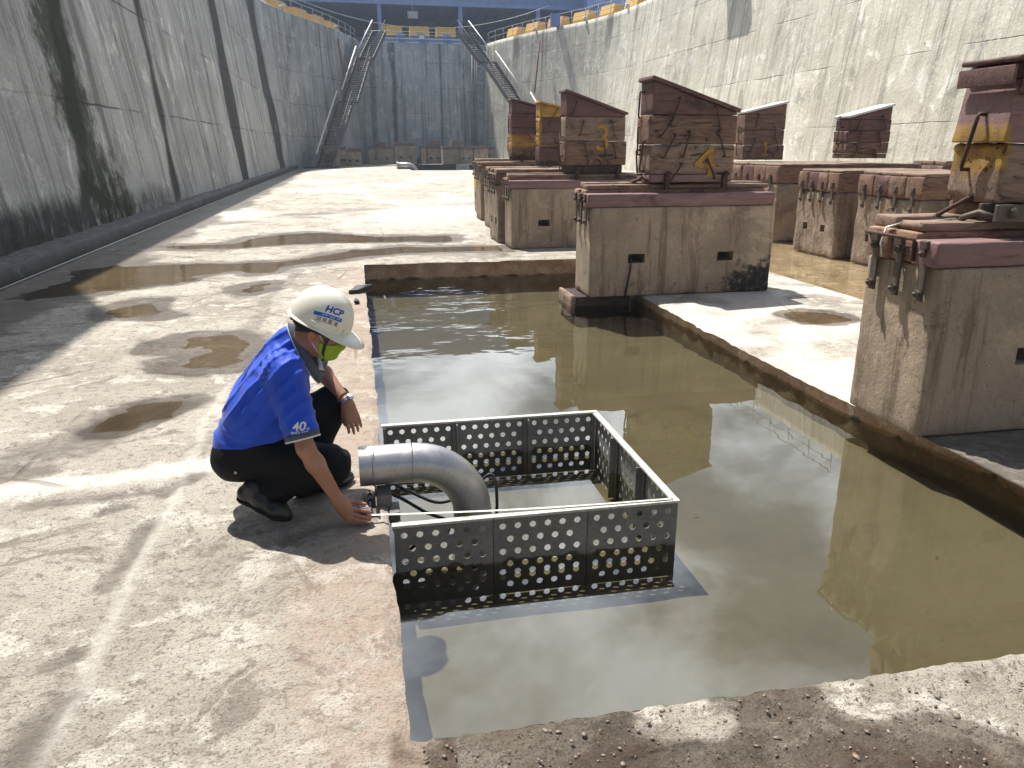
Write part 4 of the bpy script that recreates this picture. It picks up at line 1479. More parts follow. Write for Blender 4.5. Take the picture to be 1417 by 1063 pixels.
def build_quay(LT, LN, RT, RN):
    staircase(False, 'steel stair on the shaded left side with white handrails in front of dark wall')
    staircase(True, 'steel stair on the sunny right side with a long bright white handrail')
    # railings
    def sub(T, N, y0, off):
        return [tuple(t - n * off) for t, n in zip(T, N) if t[1] > y0]
    railing(sub(LT, LN, 44, 0.25), 1.0, 'grey pipe railing on top of the shaded left wall', every=1.9)
    railing(sub(RT, RN, 30, 0.25), 1.0, 'grey pipe railing on top of the sunlit right wall', every=1.9)
    railing([(1.9, 84.75), (13.2, 84.75)], 1.0, 'grey pipe railing on top of the end wall between the stairs', every=1.6, rails=(0.1, 0.45, 0.8, 1.1))
    # yellow barriers behind the railing
    words_l = ['yellow barrier on the left wall, cut off by the upper photo edge', 'yellow barrier on the left wall, second from the upper photo edge', 'yellow barrier on the left wall, third from the upper photo edge', 'yellow barrier halfway along the left wall top, fourth from the photo edge',
               'yellow barrier on the left wall, fifth from the upper photo edge', 'yellow barrier on the left wall, sixth from the upper photo edge', 'yellow barrier on the left wall, seventh and last before the stair']
    words_r = ['yellow barrier on the right wall, cut off by the upper photo edge', 'yellow barrier on the right wall, second from the upper photo edge', 'yellow barrier on the right wall, third from the upper photo edge', 'yellow barrier above the blue locker on the right wall',
               'yellow barrier on the right wall, second from the right stair', 'yellow barrier on the right wall, beside the right stair head', 'yellow barrier turned across the corner behind the right stair']
    for T, N, words, sgn in ((LT, LN, words_l, 1), (RT, RN, words_r, -1)):
        P, s = resample([tuple(t - n * 1.75) for t, n in zip(T, N) if t[1] > 57.0], 0.05)
        tot = len(P)
        for k in range(7):
            i = min(int((k + 0.55) * 3.72 / 0.05), tot - 2)
            if i + 1 >= tot: break
            d = P[min(i + 5, tot - 1)] - P[max(i - 5, 0)]
            barrier((*P[i], HW), math.atan2(d[1], d[0]) - PI / 2, words[k], 'yellow barriers along the dock edge')
    for x, w in ((4.75, 'leftmost of the three yellow barriers facing the dock between the stairs'), (7.5, 'middle one of the three yellow barriers facing the dock between the stairs'), (10.25, 'rightmost of the three yellow barriers facing the dock between the stairs')):
        barrier((x, 87.0, HW + 0.75), PI / 2, w, 'yellow barriers along the dock edge')
    mb = MB()
    mb.box((7.5, 87.2, HW + 0.42), (9.5, 1.6, 0.8), 0.02)
    tag(mb.build('concrete_plinth', M['blue_dark']), 'long dark plinth carrying the three yellow barriers on the end wall', 'plinth')
    # blue lockers behind the railings
    for x, y, w in ((5.45, 85.35, 'leftmost of three blue lockers behind the end railing'), (7.55, 85.3, 'middle blue locker with a pale notice behind the end railing'), (10.15, 85.35, 'rightmost of three blue lockers behind the end railing'), (17.9, 70.75, 'lone blue locker on the right wall below a yellow barrier')):
        o = empty('blue_locker', (x, y, HW), w, 'locker', 'blue lockers on the dock edge')
        MB().box((x, y, HW + 0.5), (0.8, 0.45, 1.0), 0.02).build('body', M['blue_light'], o)
        MB().box((x, y - 0.24, HW + 0.5), (0.7, 0.03, 0.9), 0.01).build('door', M['blue_light'], o)
        if 'notice' in w: MB().box((x + 0.05, y - 0.265, HW + 0.66), (0.5, 0.012, 0.36)).build('notice', M['white'], o)
    # steel shed across the head of the dock
    o = empty('steel_shed', (7.5, 100, HW), 'big blue steel shed behind the end wall with open front and corrugated fascia', 'shed')
    for x in (3.75, 12.65, -6.5, 21.5): MB().box((x, 93, HW + 2.6), (0.42, 0.42, 5.2), 0.02).build('column', M['blue'], o)
    MB().box((7.5, 92.9, 16.65), (70, 0.5, 0.45), 0.02).build('beam', M['blue'], o)
    mb = MB()
    for k in range(150):
        x = -14 + k * 0.3
        mb.box((x, 92.75, 19.85), (0.15, 0.07, 5.9))
    mb.box((8.3, 92.9, 19.85), (76, 0.2, 6.0))
    mb.build('fascia', M['blue'], o)
    mb = MB()
    mb.add([(-60, 93, 16.4), (70, 93, 16.4), (70, 112, 15.1), (-60, 112, 15.1)], [(3, 2, 1, 0)])
    mb.add([(-60, 93, 16.6), (70, 93, 16.6), (70, 112, 15.3), (-60, 112, 15.3)], [(0, 1, 2, 3)])
    for k in range(40): mb.bar((-15 + k * 1.2, 93.3, 16.3), (-15 + k * 1.2, 111, 15.05), 0.08, 0.16)
    mb.build('ceiling', M['blue_dark'], o)
    mb = MB()
    mb.box((8, 111.8, 13.6), (130, 0.3, 4.0))
    for k in range(120): mb.box((-15.6 + k * 0.4, 111.6, 13.6), (0.2, 0.08, 4.0))
    mb.build('back_wall', M['blue'], o)
    mb = MB()
    mb.box((7, 99.5, 13.75), (25, 0.12, 0.14))
    mb.box((7, 99.5, 12.55), (25, 0.12, 1.7))
    for k in range(10): mb.box((-4.6 + k * 2.55, 99.4, 13.0), (0.16, 0.12, 2.8))
    mb.build('partition', M['blue'], o)
    mb = MB()
    for k in range(7):
        mb.bar((7.6 + k * 0.26, 96 + k * 0.1, 13.9), (9.0 + k * 0.30, 98 + k * 0.1, 15.6), 0.06, 0.06)
    mb.build('ladder', M['galv'], o)
    for txt, x, sz, m_, tint in (('ー上安全', 6.5, 0.8, 'pale_green', 0), ('Y8', 12.9, 0.8, 'pale_green', 0), ('T66', 17.3, 0.95, 'galv', 0)):
        v, f = text_mesh(txt if txt != 'ー上安全' else 'COAH  ZB', sz)
        v = [(p[0] * (1.4 if 'C' in txt or '上' in txt else 1.0), p[1]) for p in v]
        decal('graffiti', v, f, (x, 92.70, 17.25), (1, 0, 0), (0, 0, 1), M[m_], o, None, 0.012)
    # side sheds: corrugated blue walls along both quays
    for sx, x, lab in ((1, 26.5, 'long corrugated blue wall behind the right row of yellow barriers'), (-1, -10.8, 'long corrugated blue wall behind the left row of yellow barriers')):
        o2 = empty('blue_hoarding', (x, 74, HW), lab, 'hoarding')
        mb = MB()
        mb.box((x, 74, HW + 3.4), (0.2, 38, 6.8))
        for k in range(60): mb.box((x - sx * 0.14, 55.5 + k * 0.63, HW + 3.4), (0.1, 0.3, 6.8))
        mb.build('sheet', M['blue'], o2)
        mb = MB()
        for zz_ in (2.2, 4.4): mb.box((x - sx * 0.22, 74, HW + zz_), (0.08, 38, 0.12))
        mb.build('rail', M['blue_dark'], o2)
    # unseen box on the left quay, added to cast the stepped near-floor shadow
    o = empty('quay_blocker', (-8.6, 2, HW), 'blue workshop box added unseen on the left quay to cast the near floor shadow', 'blocker')
    mb = MB()
    mb.box((-8.0, -9, HW + 2.45), (3.4, 50.4, 4.9), 0.05)
    mb.build('wall', M['blue'], o)
    MB().box((-8.0, -9, HW + 5.0), (3.5, 50.4, 0.2)).build('roof', M['blue_dark'], o)
    # unseen concrete shelf added on the right wall to throw the square shadow
    o = empty('shadow_corbel', (20.6, 43.2, 10.2), 'square concrete corbel added unseen on the sunlit right wall to throw a shadow', 'corbel')
    v, f = rbox((20.55, 43.2, 11.0), (1.3, 2.4, 0.9), 0.04, 0.3)
    mesh_obj('body', v, f, M['wall_end'], o, True)
    # drain and pipes on the end wall, rust poles on the curved walls
    o = empty('wall_pipe', (12.6, 84.2, 0), 'bundle of tall grey pipes down the right corner of the end wall', 'pipe')
    for dx, r in ((0, 0.11), (0.3, 0.07), (0.5, 0.07)):
        MB().tube([(12.35 + dx, 83.3, 0.3), (12.6 + dx, 84.35, 11.4)], r, 8).build('pipe', M['pipe_grey'], o)
    mb = MB()
    for z in (2.2, 4.6, 7.0, 9.3): mb.box((12.6 + 0.02 * z, 83.38 + 0.085 * z, z), (1.5, 0.14, 0.1))
    mb.build('clip', M['pipe_grey'], o)
    for pts, lab in (([(1, 0.1)], 'rust orange pole fixed to the shaded wall beside the left stair'), ([(-1, 0.1)], 'rust orange pole fixed to the sunny wall beside the right stair')):
        sg = pts[0][0]
        T, N = (LT, LN) if sg == 1 else (RT, RN)
        i = int(np.argmin(np.abs(T[:, 1] - (76.0 if sg == 1 else 72.6))))
        p, n = T[i], N[i]
        a = Vector((*(p + n * (0.25 + 1.45 * (1 - 10.8 / HW))), 10.8))
        b = Vector((*(p + n * (0.25 + 1.45 * (1 - 6.3 / HW))), 6.3))
        tag(MB().tube([a, a.lerp(b, 0.5), b], 0.075, 6).build('rusty_pole', M['orange']), lab, 'pole', 'rusty poles on the dock walls')
    # overhead cable and floodlight
    pa, pb = gy(400, -6, 88), gy(760, 8, 88)
    mid = [pa.lerp(pb, t) - Vector((0, 0, 2.6 * (1 - (2 * t - 1) ** 2))) for t in np.linspace(0, 1, 24)]
    tag(MB().tube(mid, 0.03, 5).build('overhead_cable', M['galv']), 'thin sagging cable strung across the front of the blue shed', 'cable')
    o = empty('floodlight', gy(571, 21, 92), 'pale square floodlight hanging under the blue shed beam', 'floodlight')
    c = gy(571, 21, 92)
    MB().box(c, (1.1, 0.4, 0.75), 0.05).build('housing', M['galv'], o)
    MB().bar(c, Vector((c.x, c.y, 16.5)), 0.08, 0.08).build('hanger', M['blue'], o)
    # small work lamps clipped to the railings
    for k, (side, i_y, lab) in enumerate(((1, 60.0, 'small round work lamp on the left railing nearest the upper photo edge'), (1, 66.6, 'small round work lamp halfway along the left railing'), (1, 76.5, 'small round work lamp on the left railing next to the stair'),
                                       (-1, 60.5, 'small round work lamp high on the right railing'), (-1, 67.0, 'small round work lamp halfway along the right railing'), (-1, 74.0, 'small round work lamp on the right railing next to the stair'))):
        T, N = (LT, LN) if side == 1 else (RT, RN)
        i = int(np.argmin(np.abs(T[:, 1] - i_y)))
        p = T[i] - N[i] * 0.1
        o = empty('work_lamp', (p[0], p[1], HW), lab, 'lamp', 'small work lamps along the dock edge')
        MB().tube([(p[0], p[1], HW + 0.25), (p[0] + N[i][0] * 0.25, p[1] + N[i][1] * 0.25, HW + 0.18)], [0.1, 0.19], 10).build('head', M['foam'], o)
        MB().tube([(p[0], p[1], HW), (p[0], p[1], HW + 0.3)], 0.03, 6).build('stem', M['blue_dark'], o)


def far_things():
    g = 'concrete keel blocks stacked at the far end of the dock'

    def blk(px0, px1, ytop, Y, depth, lab, mat='block', holes=True, topper=None, gable=False, base_y=0.0):
        a, b = gy(px0, 224, Y), gy(px1, 224, Y)
        zt = gy((px0 + px1) / 2, ytop, Y).z
        o = empty('far_keel_block', ((a.x + b.x) / 2, Y, 0), lab, 'keel block', g)
        w = b.x - a.x
        zc = zt * (0.8 if gable else 0.84)
        v, f = rbox(((a.x + b.x) / 2, Y + depth / 2, zc / 2), (w, depth, zc), 0.04, 0.4, 0.012, int(px0))
        mesh_obj('body', v, f, M[mat], o, True, attrs={'stain': np.zeros(len(v)), 'paint': np.zeros(len(v))})
        if gable:
            mb = MB()
            x0, x1 = a.x, b.x
            mb.add([(x0, Y, zc), (x1, Y, zc), (x1, Y + depth, zc), (x0, Y + depth, zc), (x0 + w * 0.25, Y + 0.2, zt), (x1 - w * 0.1, Y + 0.2, zt), (x1 - w * 0.1, Y + depth - 0.2, zt), (x0 + w * 0.25, Y + depth - 0.2, zt)],
                   [(0, 1, 5, 4), (1, 2, 6, 5), (2, 3, 7, 6), (3, 0, 4, 7), (4, 5, 6, 7)])
            mb.build('cap', M['timber'], o)
        else:
            v, f = rbox(((a.x + b.x) / 2, Y + depth / 2 - 0.02, zc + (zt - zc) / 2 + 0.002), (w + 0.05, depth, zt - zc), 0.03, 0.5, 0.01, int(px0) + 1)
            mesh_obj('cap', v, f, M['timber'], o, True, attrs={'paint': np.zeros(len(v)), 'rust': np.zeros(len(v))})
        if holes:
            for t in (0.28, 0.72):
                MB().box((a.x + w * t, Y, zc * 0.38), (0.24, 0.06, 0.18)).build('hole_shade', M['black_rubber'], o)  # black boxes drawn for the shade inside the lifting holes
        if topper:
            q0, q1, yt = topper
            c0, c1 = gy(q0, ytop, Y + depth * 0.5), gy(q1, ytop, Y + depth * 0.5)
            zt2 = gy((q0 + q1) / 2, yt, Y + depth * 0.5).z
            v, f = rbox(((c0.x + c1.x) / 2, Y + depth * 0.5, (zt + zt2) / 2), (c1.x - c0.x, 0.7, zt2 - zt), 0.03, 0.4, 0.01, int(q0))
            mesh_obj('timber', v, f, M['timber_pale'], o, True, attrs={'paint': np.zeros(len(v)), 'rust': np.zeros(len(v))})
        return o
    blk(449, 470, 202, 66.6, 2.0, 'dark shaded far block standing right beside the left stair foot', 'old_block')
    blk(471, 479, 203, 71.5, 1.4, 'narrow dark far block behind the gabled block')
    blk(478, 501, 205.5, 72.0, 2.0, 'small far block with a sloped cap, left of the two long blocks', gable=True)
    blk(510, 546, 202.5, 78.6, 1.6, 'long low far block with two holes, left one of the touching pair', topper=(520, 534, 197.5))
    blk(546.5, 577, 197, 78.4, 1.7, 'tall long far block with thick cap, right one of the touching pair')
    blk(583, 590, 201.5, 79.8, 1.5, 'slim pale far block standing left of the block with two black holes', holes=False)
    blk(591, 612, 202.5, 80.5, 1.4, 'dark far block with two black holes and a timber on top', topper=(594, 609, 195))
    blk(613, 635, 203, 78.2, 1.5, 'pale square far block with a tall timber behind its cap', topper=(624, 639, 194), holes=False)
    blk(636, 655, 203, 79.6, 1.5, 'brown far block with small holes and a light right half')
    blk(656, 676, 202.5, 79.4, 1.6, 'far block half hidden behind the nearer timber blocks', holes=False)
    blk(677, 694, 204, 80.4, 1.6, 'far block deepest in the right corner below the pipes', holes=False, topper=(682, 688, 199))
    # pipe bend and foam slab in the far pit
    o = empty('far_pipe_bend', gz(569, 232), 'small grey pipe bend lying over the edge of the far pit', 'pipe')
    c = gz(567, 236.5)
    path = [Vector((c.x - 0.6, 62, 0.25)), Vector((c.x + 0.1, 62, 0.25))]
    for k in range(1, 9):
        a = k / 8 * PI / 2
        path.append(Vector((c.x + 0.1 + 0.75 * math.sin(a), 62, 0.25 - 0.75 * (1 - math.cos(a)))))
    MB().tube(path, 0.25, 12).build('pipe', M['stainless'], o)
    MB().ring(path[0], (1, 0, 0), 0.26, 0.05).build('flange', M['stainless'], o)
    a = gy(633, 233, 77.8)
    v, f = rbox((a.x + 0.5, 77.7, -0.35), (1.3, 0.22, 0.7), 0.03, 0.2, 0.02, 3)
    tag(mesh_obj('foam_slab', v, f, M['foam'], smooth=True), 'white mottled slab leaning in the far pit', 'slab')
# ------------------------------------------------------------------ keel blocks and timber stacks
def cut_holes(o, boxes):
    """cut lifting holes through a worn concrete body (boxes in world coordinates: centre, size)"""
    mb = MB()
    for c, d in boxes: mb.box(c, d)
    h = mb.build('hole_cutter', M['block'])
    h.parent = None
    inv = WM[o.parent.name].inverted() if o.parent else Matrix.Identity(4)
    h.data.transform(inv)
    tmp = o.copy()
    tmp.parent = None
    tmp.matrix_world = Matrix.Identity(4)
    COL.objects.link(tmp)
    md = tmp.modifiers.new('b', 'BOOLEAN')
    md.operation = 'DIFFERENCE'
    md.object = h
    md.solver = 'EXACT'
    dg = bpy.context.evaluated_depsgraph_get()
    me = bpy.data.meshes.new_from_object(tmp.evaluated_get(dg))
    nm = o.data.name
    bpy.data.objects.remove(tmp)
    hm = h.data
    bpy.data.objects.remove(h)
    bpy.data.meshes.remove(hm)
    bm = bmesh.new()
    bm.from_mesh(me)
    for e in bm.edges:
        if len(e.link_faces) == 2 and e.calc_face_angle(0) > R(55): e.smooth = False
    bm.to_mesh(me)
    bm.free()
    o.data = me


def beam_obj(parent, name, c, d, mat, seed, r=0.012, amp=0.004, paint=None, rust=None, res=0.08, chip=0.01, fn=None):
    v, f = rbox(c, d, r, res, amp, seed, 7, fn=fn, chip=chip)
    z = np.zeros(len(v))
    return mesh_obj(name, v, f, M[mat], parent, True, attrs={'paint': paint(v) if paint else z, 'rust': rust(v) if rust else z})


def clamp(parent, x, y, z, mat='clamp'):
    """bolted strap that holds a timber end down on the concrete; faces -X"""
    mb = MB()
    mb.box((x - 0.010, y, z), (0.016, 0.058, 0.34), 0.005)
    mb.box((x - 0.018, y, z + 0.15), (0.034, 0.062, 0.05), 0.006)
    for dz in (0.105, -0.125):
        mb.tube([(x - 0.005, y, z + dz), (x - 0.040, y, z + dz)], 0.023, 6, sm=False)
        mb.tube([(x - 0.03, y, z + dz), (x - 0.052, y, z + dz)], 0.011, 6)
    return mb.build('clamp', M[mat], parent)


def keel_block(lab, X0, X1, Y0, Y1, H, group, seed, cap=0.15, plank=0.09, style='rose', holes_x=None, hole_z=0.43, end_holes=None, ends=3, old=False, z0=0.0, stain=None, paint=None, tall_ends=0.0, fine=False):
    o = empty('keel_block', ((X0 + X1) / 2, (Y0 + Y1) / 2, z0), lab, 'keel block', group)
    W, D = X1 - X0, Y1 - Y0
    v, f = rbox(((X0 + X1) / 2, (Y0 + Y1) / 2, z0 + H / 2), (W, D, H), 0.022 if not old else 0.035, 0.05 if fine else 0.08, 0.004 if not old else 0.016, seed, 6, chip=0.012 if not old else 0.03)
    z = np.zeros(len(v))
    body = mesh_obj('body', v, f, M['old_block' if old else 'block'], o, True, attrs={'stain': stain(v) if stain else z, 'paint': paint(v) if paint else z})
    bx = []
    for x in holes_x or (): bx.append(((x, Y0, z0 + hole_z), (0.2, 0.7, 0.105)))
    for y in end_holes or (): bx.append(((X0, y, z0 + hole_z), (0.7, 0.13, 0.115)))
    if bx: cut_holes(body, bx)
    # timbers laid along the top, held by clamps at the end that faces -X
    zt = z0 + H + 0.003
    dy = (D - 0.02) / ends
    for k in range(ends):
        y = Y0 + 0.01 + dy * (k + 0.5)
        if style == 'rose' and k == 0:
            beam_obj(o, 'beam', ((X0 + X1) / 2 - 0.03, y, zt + cap / 2), (W + 0.02, dy - 0.006, cap), 'timber_rose', seed + k)
        else:
            hh = cap + (0.035 if style == 'rose' else tall_ends)
            beam_obj(o, 'beam', ((X0 + X1) / 2 - 0.03, y, zt + hh / 2), (W + rng.uniform(-0.04, 0.02), dy - 0.008, hh), 'endgrain' if style != 'old' else ('timber_plum' if k == 2 else 'timber'), seed + k, amp=0.006 if style == 'rose' else 0.012, chip=0.02)
        clamp(o, X0 - 0.022, y, z0 + H - 0.03 if style == 'rose' else z0 + H - 0.02)
    # weathered planks over the rear timbers
    if plank:
        hh = cap + (0.035 if style == 'rose' else tall_ends)
        yb = Y0 + dy if style == 'rose' else Y0
        n = 2 if style == 'rose' else 3
        dp = (Y1 - yb) / n
        for k in range(n):
            hgt = plank * (0.55 if k == 0 and style == 'rose' else 0.75)
            beam_obj(o, 'plank', ((X0 + X1) / 2 + rng.uniform(-0.02, 0.03), yb + dp * (k + 0.5) + 0.01, zt + hh + 0.003 + hgt / 2), (W - rng.uniform(0.0, 0.12), dp - 0.02, hgt), 'timber_pale', seed + 20 + k, amp=0.006, chip=0.03)
    return o


def stroke_digit(ch, size):
    """brush-painted digit: broad strokes, each a hair above the one before"""
    arc = lambda cx, cy, r, a0, a1, n=9: [(cx + r * math.cos(R(a0 + (a1 - a0) * i / n)), cy + r * math.sin(R(a0 + (a1 - a0) * i / n))) for i in range(n + 1)]
    S = {'4': [[(0.30, 0.52), (-0.38, -0.16)], [(-0.40, -0.16), (0.46, -0.16)], [(0.22, 0.54), (0.22, -0.56)]],
         '3': [arc(0, 0.26, 0.27, 150, -80), arc(0, -0.27, 0.30, 85, -150)],
         '1': [[(-0.2, 0.36), (0.04, 0.5)], [(0.04, 0.54), (0.04, -0.5)], [(-0.26, -0.5), (0.32, -0.5)]]}[ch]
    w = 0.085
    V, F = [], []
    for q, pts in enumerate(S):
        k = len(V)
        for i, p in enumerate(pts):
            a, b = pts[max(i - 1, 0)], pts[min(i + 1, len(pts) - 1)]
            d = math.hypot(b[0] - a[0], b[1] - a[1])
            nx, ny = -(b[1] - a[1]) / d, (b[0] - a[0]) / d
            V += [((p[0] + nx * w) * size, (p[1] + ny * w) * size, q), ((p[0] - nx * w) * size, (p[1] - ny * w) * size, q)]
        for i in range(len(pts) - 1): F.append((k + 2 * i, k + 2 * i + 1, k + 2 * i + 3, k + 2 * i + 2))
    return V, F


def dog(parent, a, b, n, r=0.0105, depth=0.035):
    """iron timber dog: bar with both ends bent into the wood; n = outward normal"""
    a, b, n = Vector(a), Vector(b), Vector(n)
    mb = MB()
    mb.tube([a - n * 0.02, a + n * depth, a.lerp(b, 0.06) + n * (depth + 0.006), a.lerp(b, 0.94) + n * (depth + 0.006), b + n * depth, b - n * 0.02], r, 6)
    return mb.build('timber_dog', M['rusty'], parent)


def timber_stack(lab, X0, X1, Y0, Y1, z0, zl, zr, group, seed, layers, lid='timber_plum', wedge='timber_plum', number=None, num_at=None, num_size=0.3, dogs=(), end_dogs=(), left_paint=None, hooks=True, num_mat='num_yellow', sill='timber_rose', foot=0.0, wedge_split=True):
    """sloped bilge timber: sill, layers of baulks, a wedge-cut top and a lid board along the slope"""
    o = empty('timber_stack', ((X0 + X1) / 2, (Y0 + Y1) / 2, z0), lab, 'timber stack', group)
    W, D = X1 - X0, Y1 - Y0
    xc, yc = (X0 + X1) / 2, (Y0 + Y1) / 2
    z = z0
    zmin = min(zl, zr)
    if foot:
        beam_obj(o, 'packing', (xc, yc, z + foot / 2), (W - 0.06, D - 0.08, foot), 'timber_dark', seed + 40)
        z += foot + 0.002
    sh = 0.085
    if sill:
        beam_obj(o, 'sill', (xc, yc, z + sh / 2), (W - 0.04, D, sh), sill, seed)
        z += sh + 0.002
    rem = zmin - 0.07 - z
    hs = rem / len(layers)
    for k, mt in enumerate(layers):
        ww = W * (1.0 + 0.02 * math.sin(seed + k * 2.2))
        ends = [(X0 + q[0] * W, z0 + q[1]) for ab in dogs for q in ab]

        def rust(v, mt=mt, ends=ends):
            r = (0.55 if mt in ('timber', 'timber_pale') else 0.2) * sstep(0.1, 0.5, fbm(v, 3.2, 3, seed + 9))
            for ex, ez in ends:
                dz = v[:, 2] - ez
                r = np.maximum(r, 1.0 * np.exp(-((v[:, 0] - ex) / 0.045) ** 2 - (dz / np.where(dz < 0, 0.10, 0.03)) ** 2) * (v[:, 1] < Y0 + 0.1))
            return r
        beam_obj(o, 'baulk', (xc + rng.uniform(-0.012, 0.012), yc + 0.004, z + hs / 2), (ww, D - 0.01, hs - 0.005), mt, seed + 3 + k, r=0.014, amp=0.006, rust=rust, paint=left_paint, chip=0.022, res=0.06)
        z += hs
    zb = z + 0.002
    Lz, Rz = zl - 0.055, zr - 0.055

    def slope(v):
        t = np.clip((v[:, 0] + W / 2) / W, -0.05, 1.05)
        top = Lz + (Rz - Lz) * t - zb
        h0 = 0.5
        out = v.copy()
        out[:, 2] = -h0 / 2 + (v[:, 2] + h0 / 2) / h0 * np.maximum(top, 0.02)
        return out
    beam_obj(o, 'wedge', (xc, yc, zb + 0.25), (W - 0.02, D - 0.02, 0.5), wedge, seed + 30, fn=slope, amp=0.003, paint=left_paint)
    L = math.hypot(W + 0.04, Rz - Lz)
    ang = math.atan2(Rz - Lz, W + 0.04)
    mb = MB()
    v, f = rbox((0, 0, 0), (L + 0.0, D + 0.035, 0.042), 0.008, 0.1, 0.002, seed + 31)
    rot = np.array(Matrix.Rotation(-ang, 3, 'Y'))
    v = v @ rot.T + np.array([xc, yc, (Lz + Rz) / 2 + 0.03])
    zz0 = np.zeros(len(v))
    mesh_obj('lid', v, f, M[lid], o, True, attrs={'paint': zz0, 'rust': zz0})
    for a, b in dogs:
        dog(o, (X0 + a[0] * W, Y0 - 0.003, z0 + a[1]), (X0 + b[0] * W, Y0 - 0.003, z0 + b[1]), (0, -1, 0))
    for a, b in end_dogs:
        dog(o, (X0 - 0.003, Y0 + a[0] * D, z0 + a[1]), (X0 - 0.003, Y0 + b[0] * D, z0 + b[1]), (-1, 0, 0))
    if hooks:
        for t in (0.2, 0.88):
            mb = MB()
            x = X0 + W * t
            mb.box((x, Y0 - 0.028, z0 + 0.01), (0.06, 0.05, 0.17), 0.008)
            mb.tube([(x, Y0 - 0.03, z0 + 0.08), (x, Y0 - 0.075, z0 + 0.1)], 0.03, 8)
            mb.build('hook_clamp', M['rusty'], o)
    if number:
        tv, tf = stroke_digit(number, num_size)
        mesh_obj('painted_number', [(num_at[0] + x, Y0 - 0.007 - 0.0004 * q, num_at[1] + y) for x, y, q in tv], tf, M[num_mat], o)
    return o


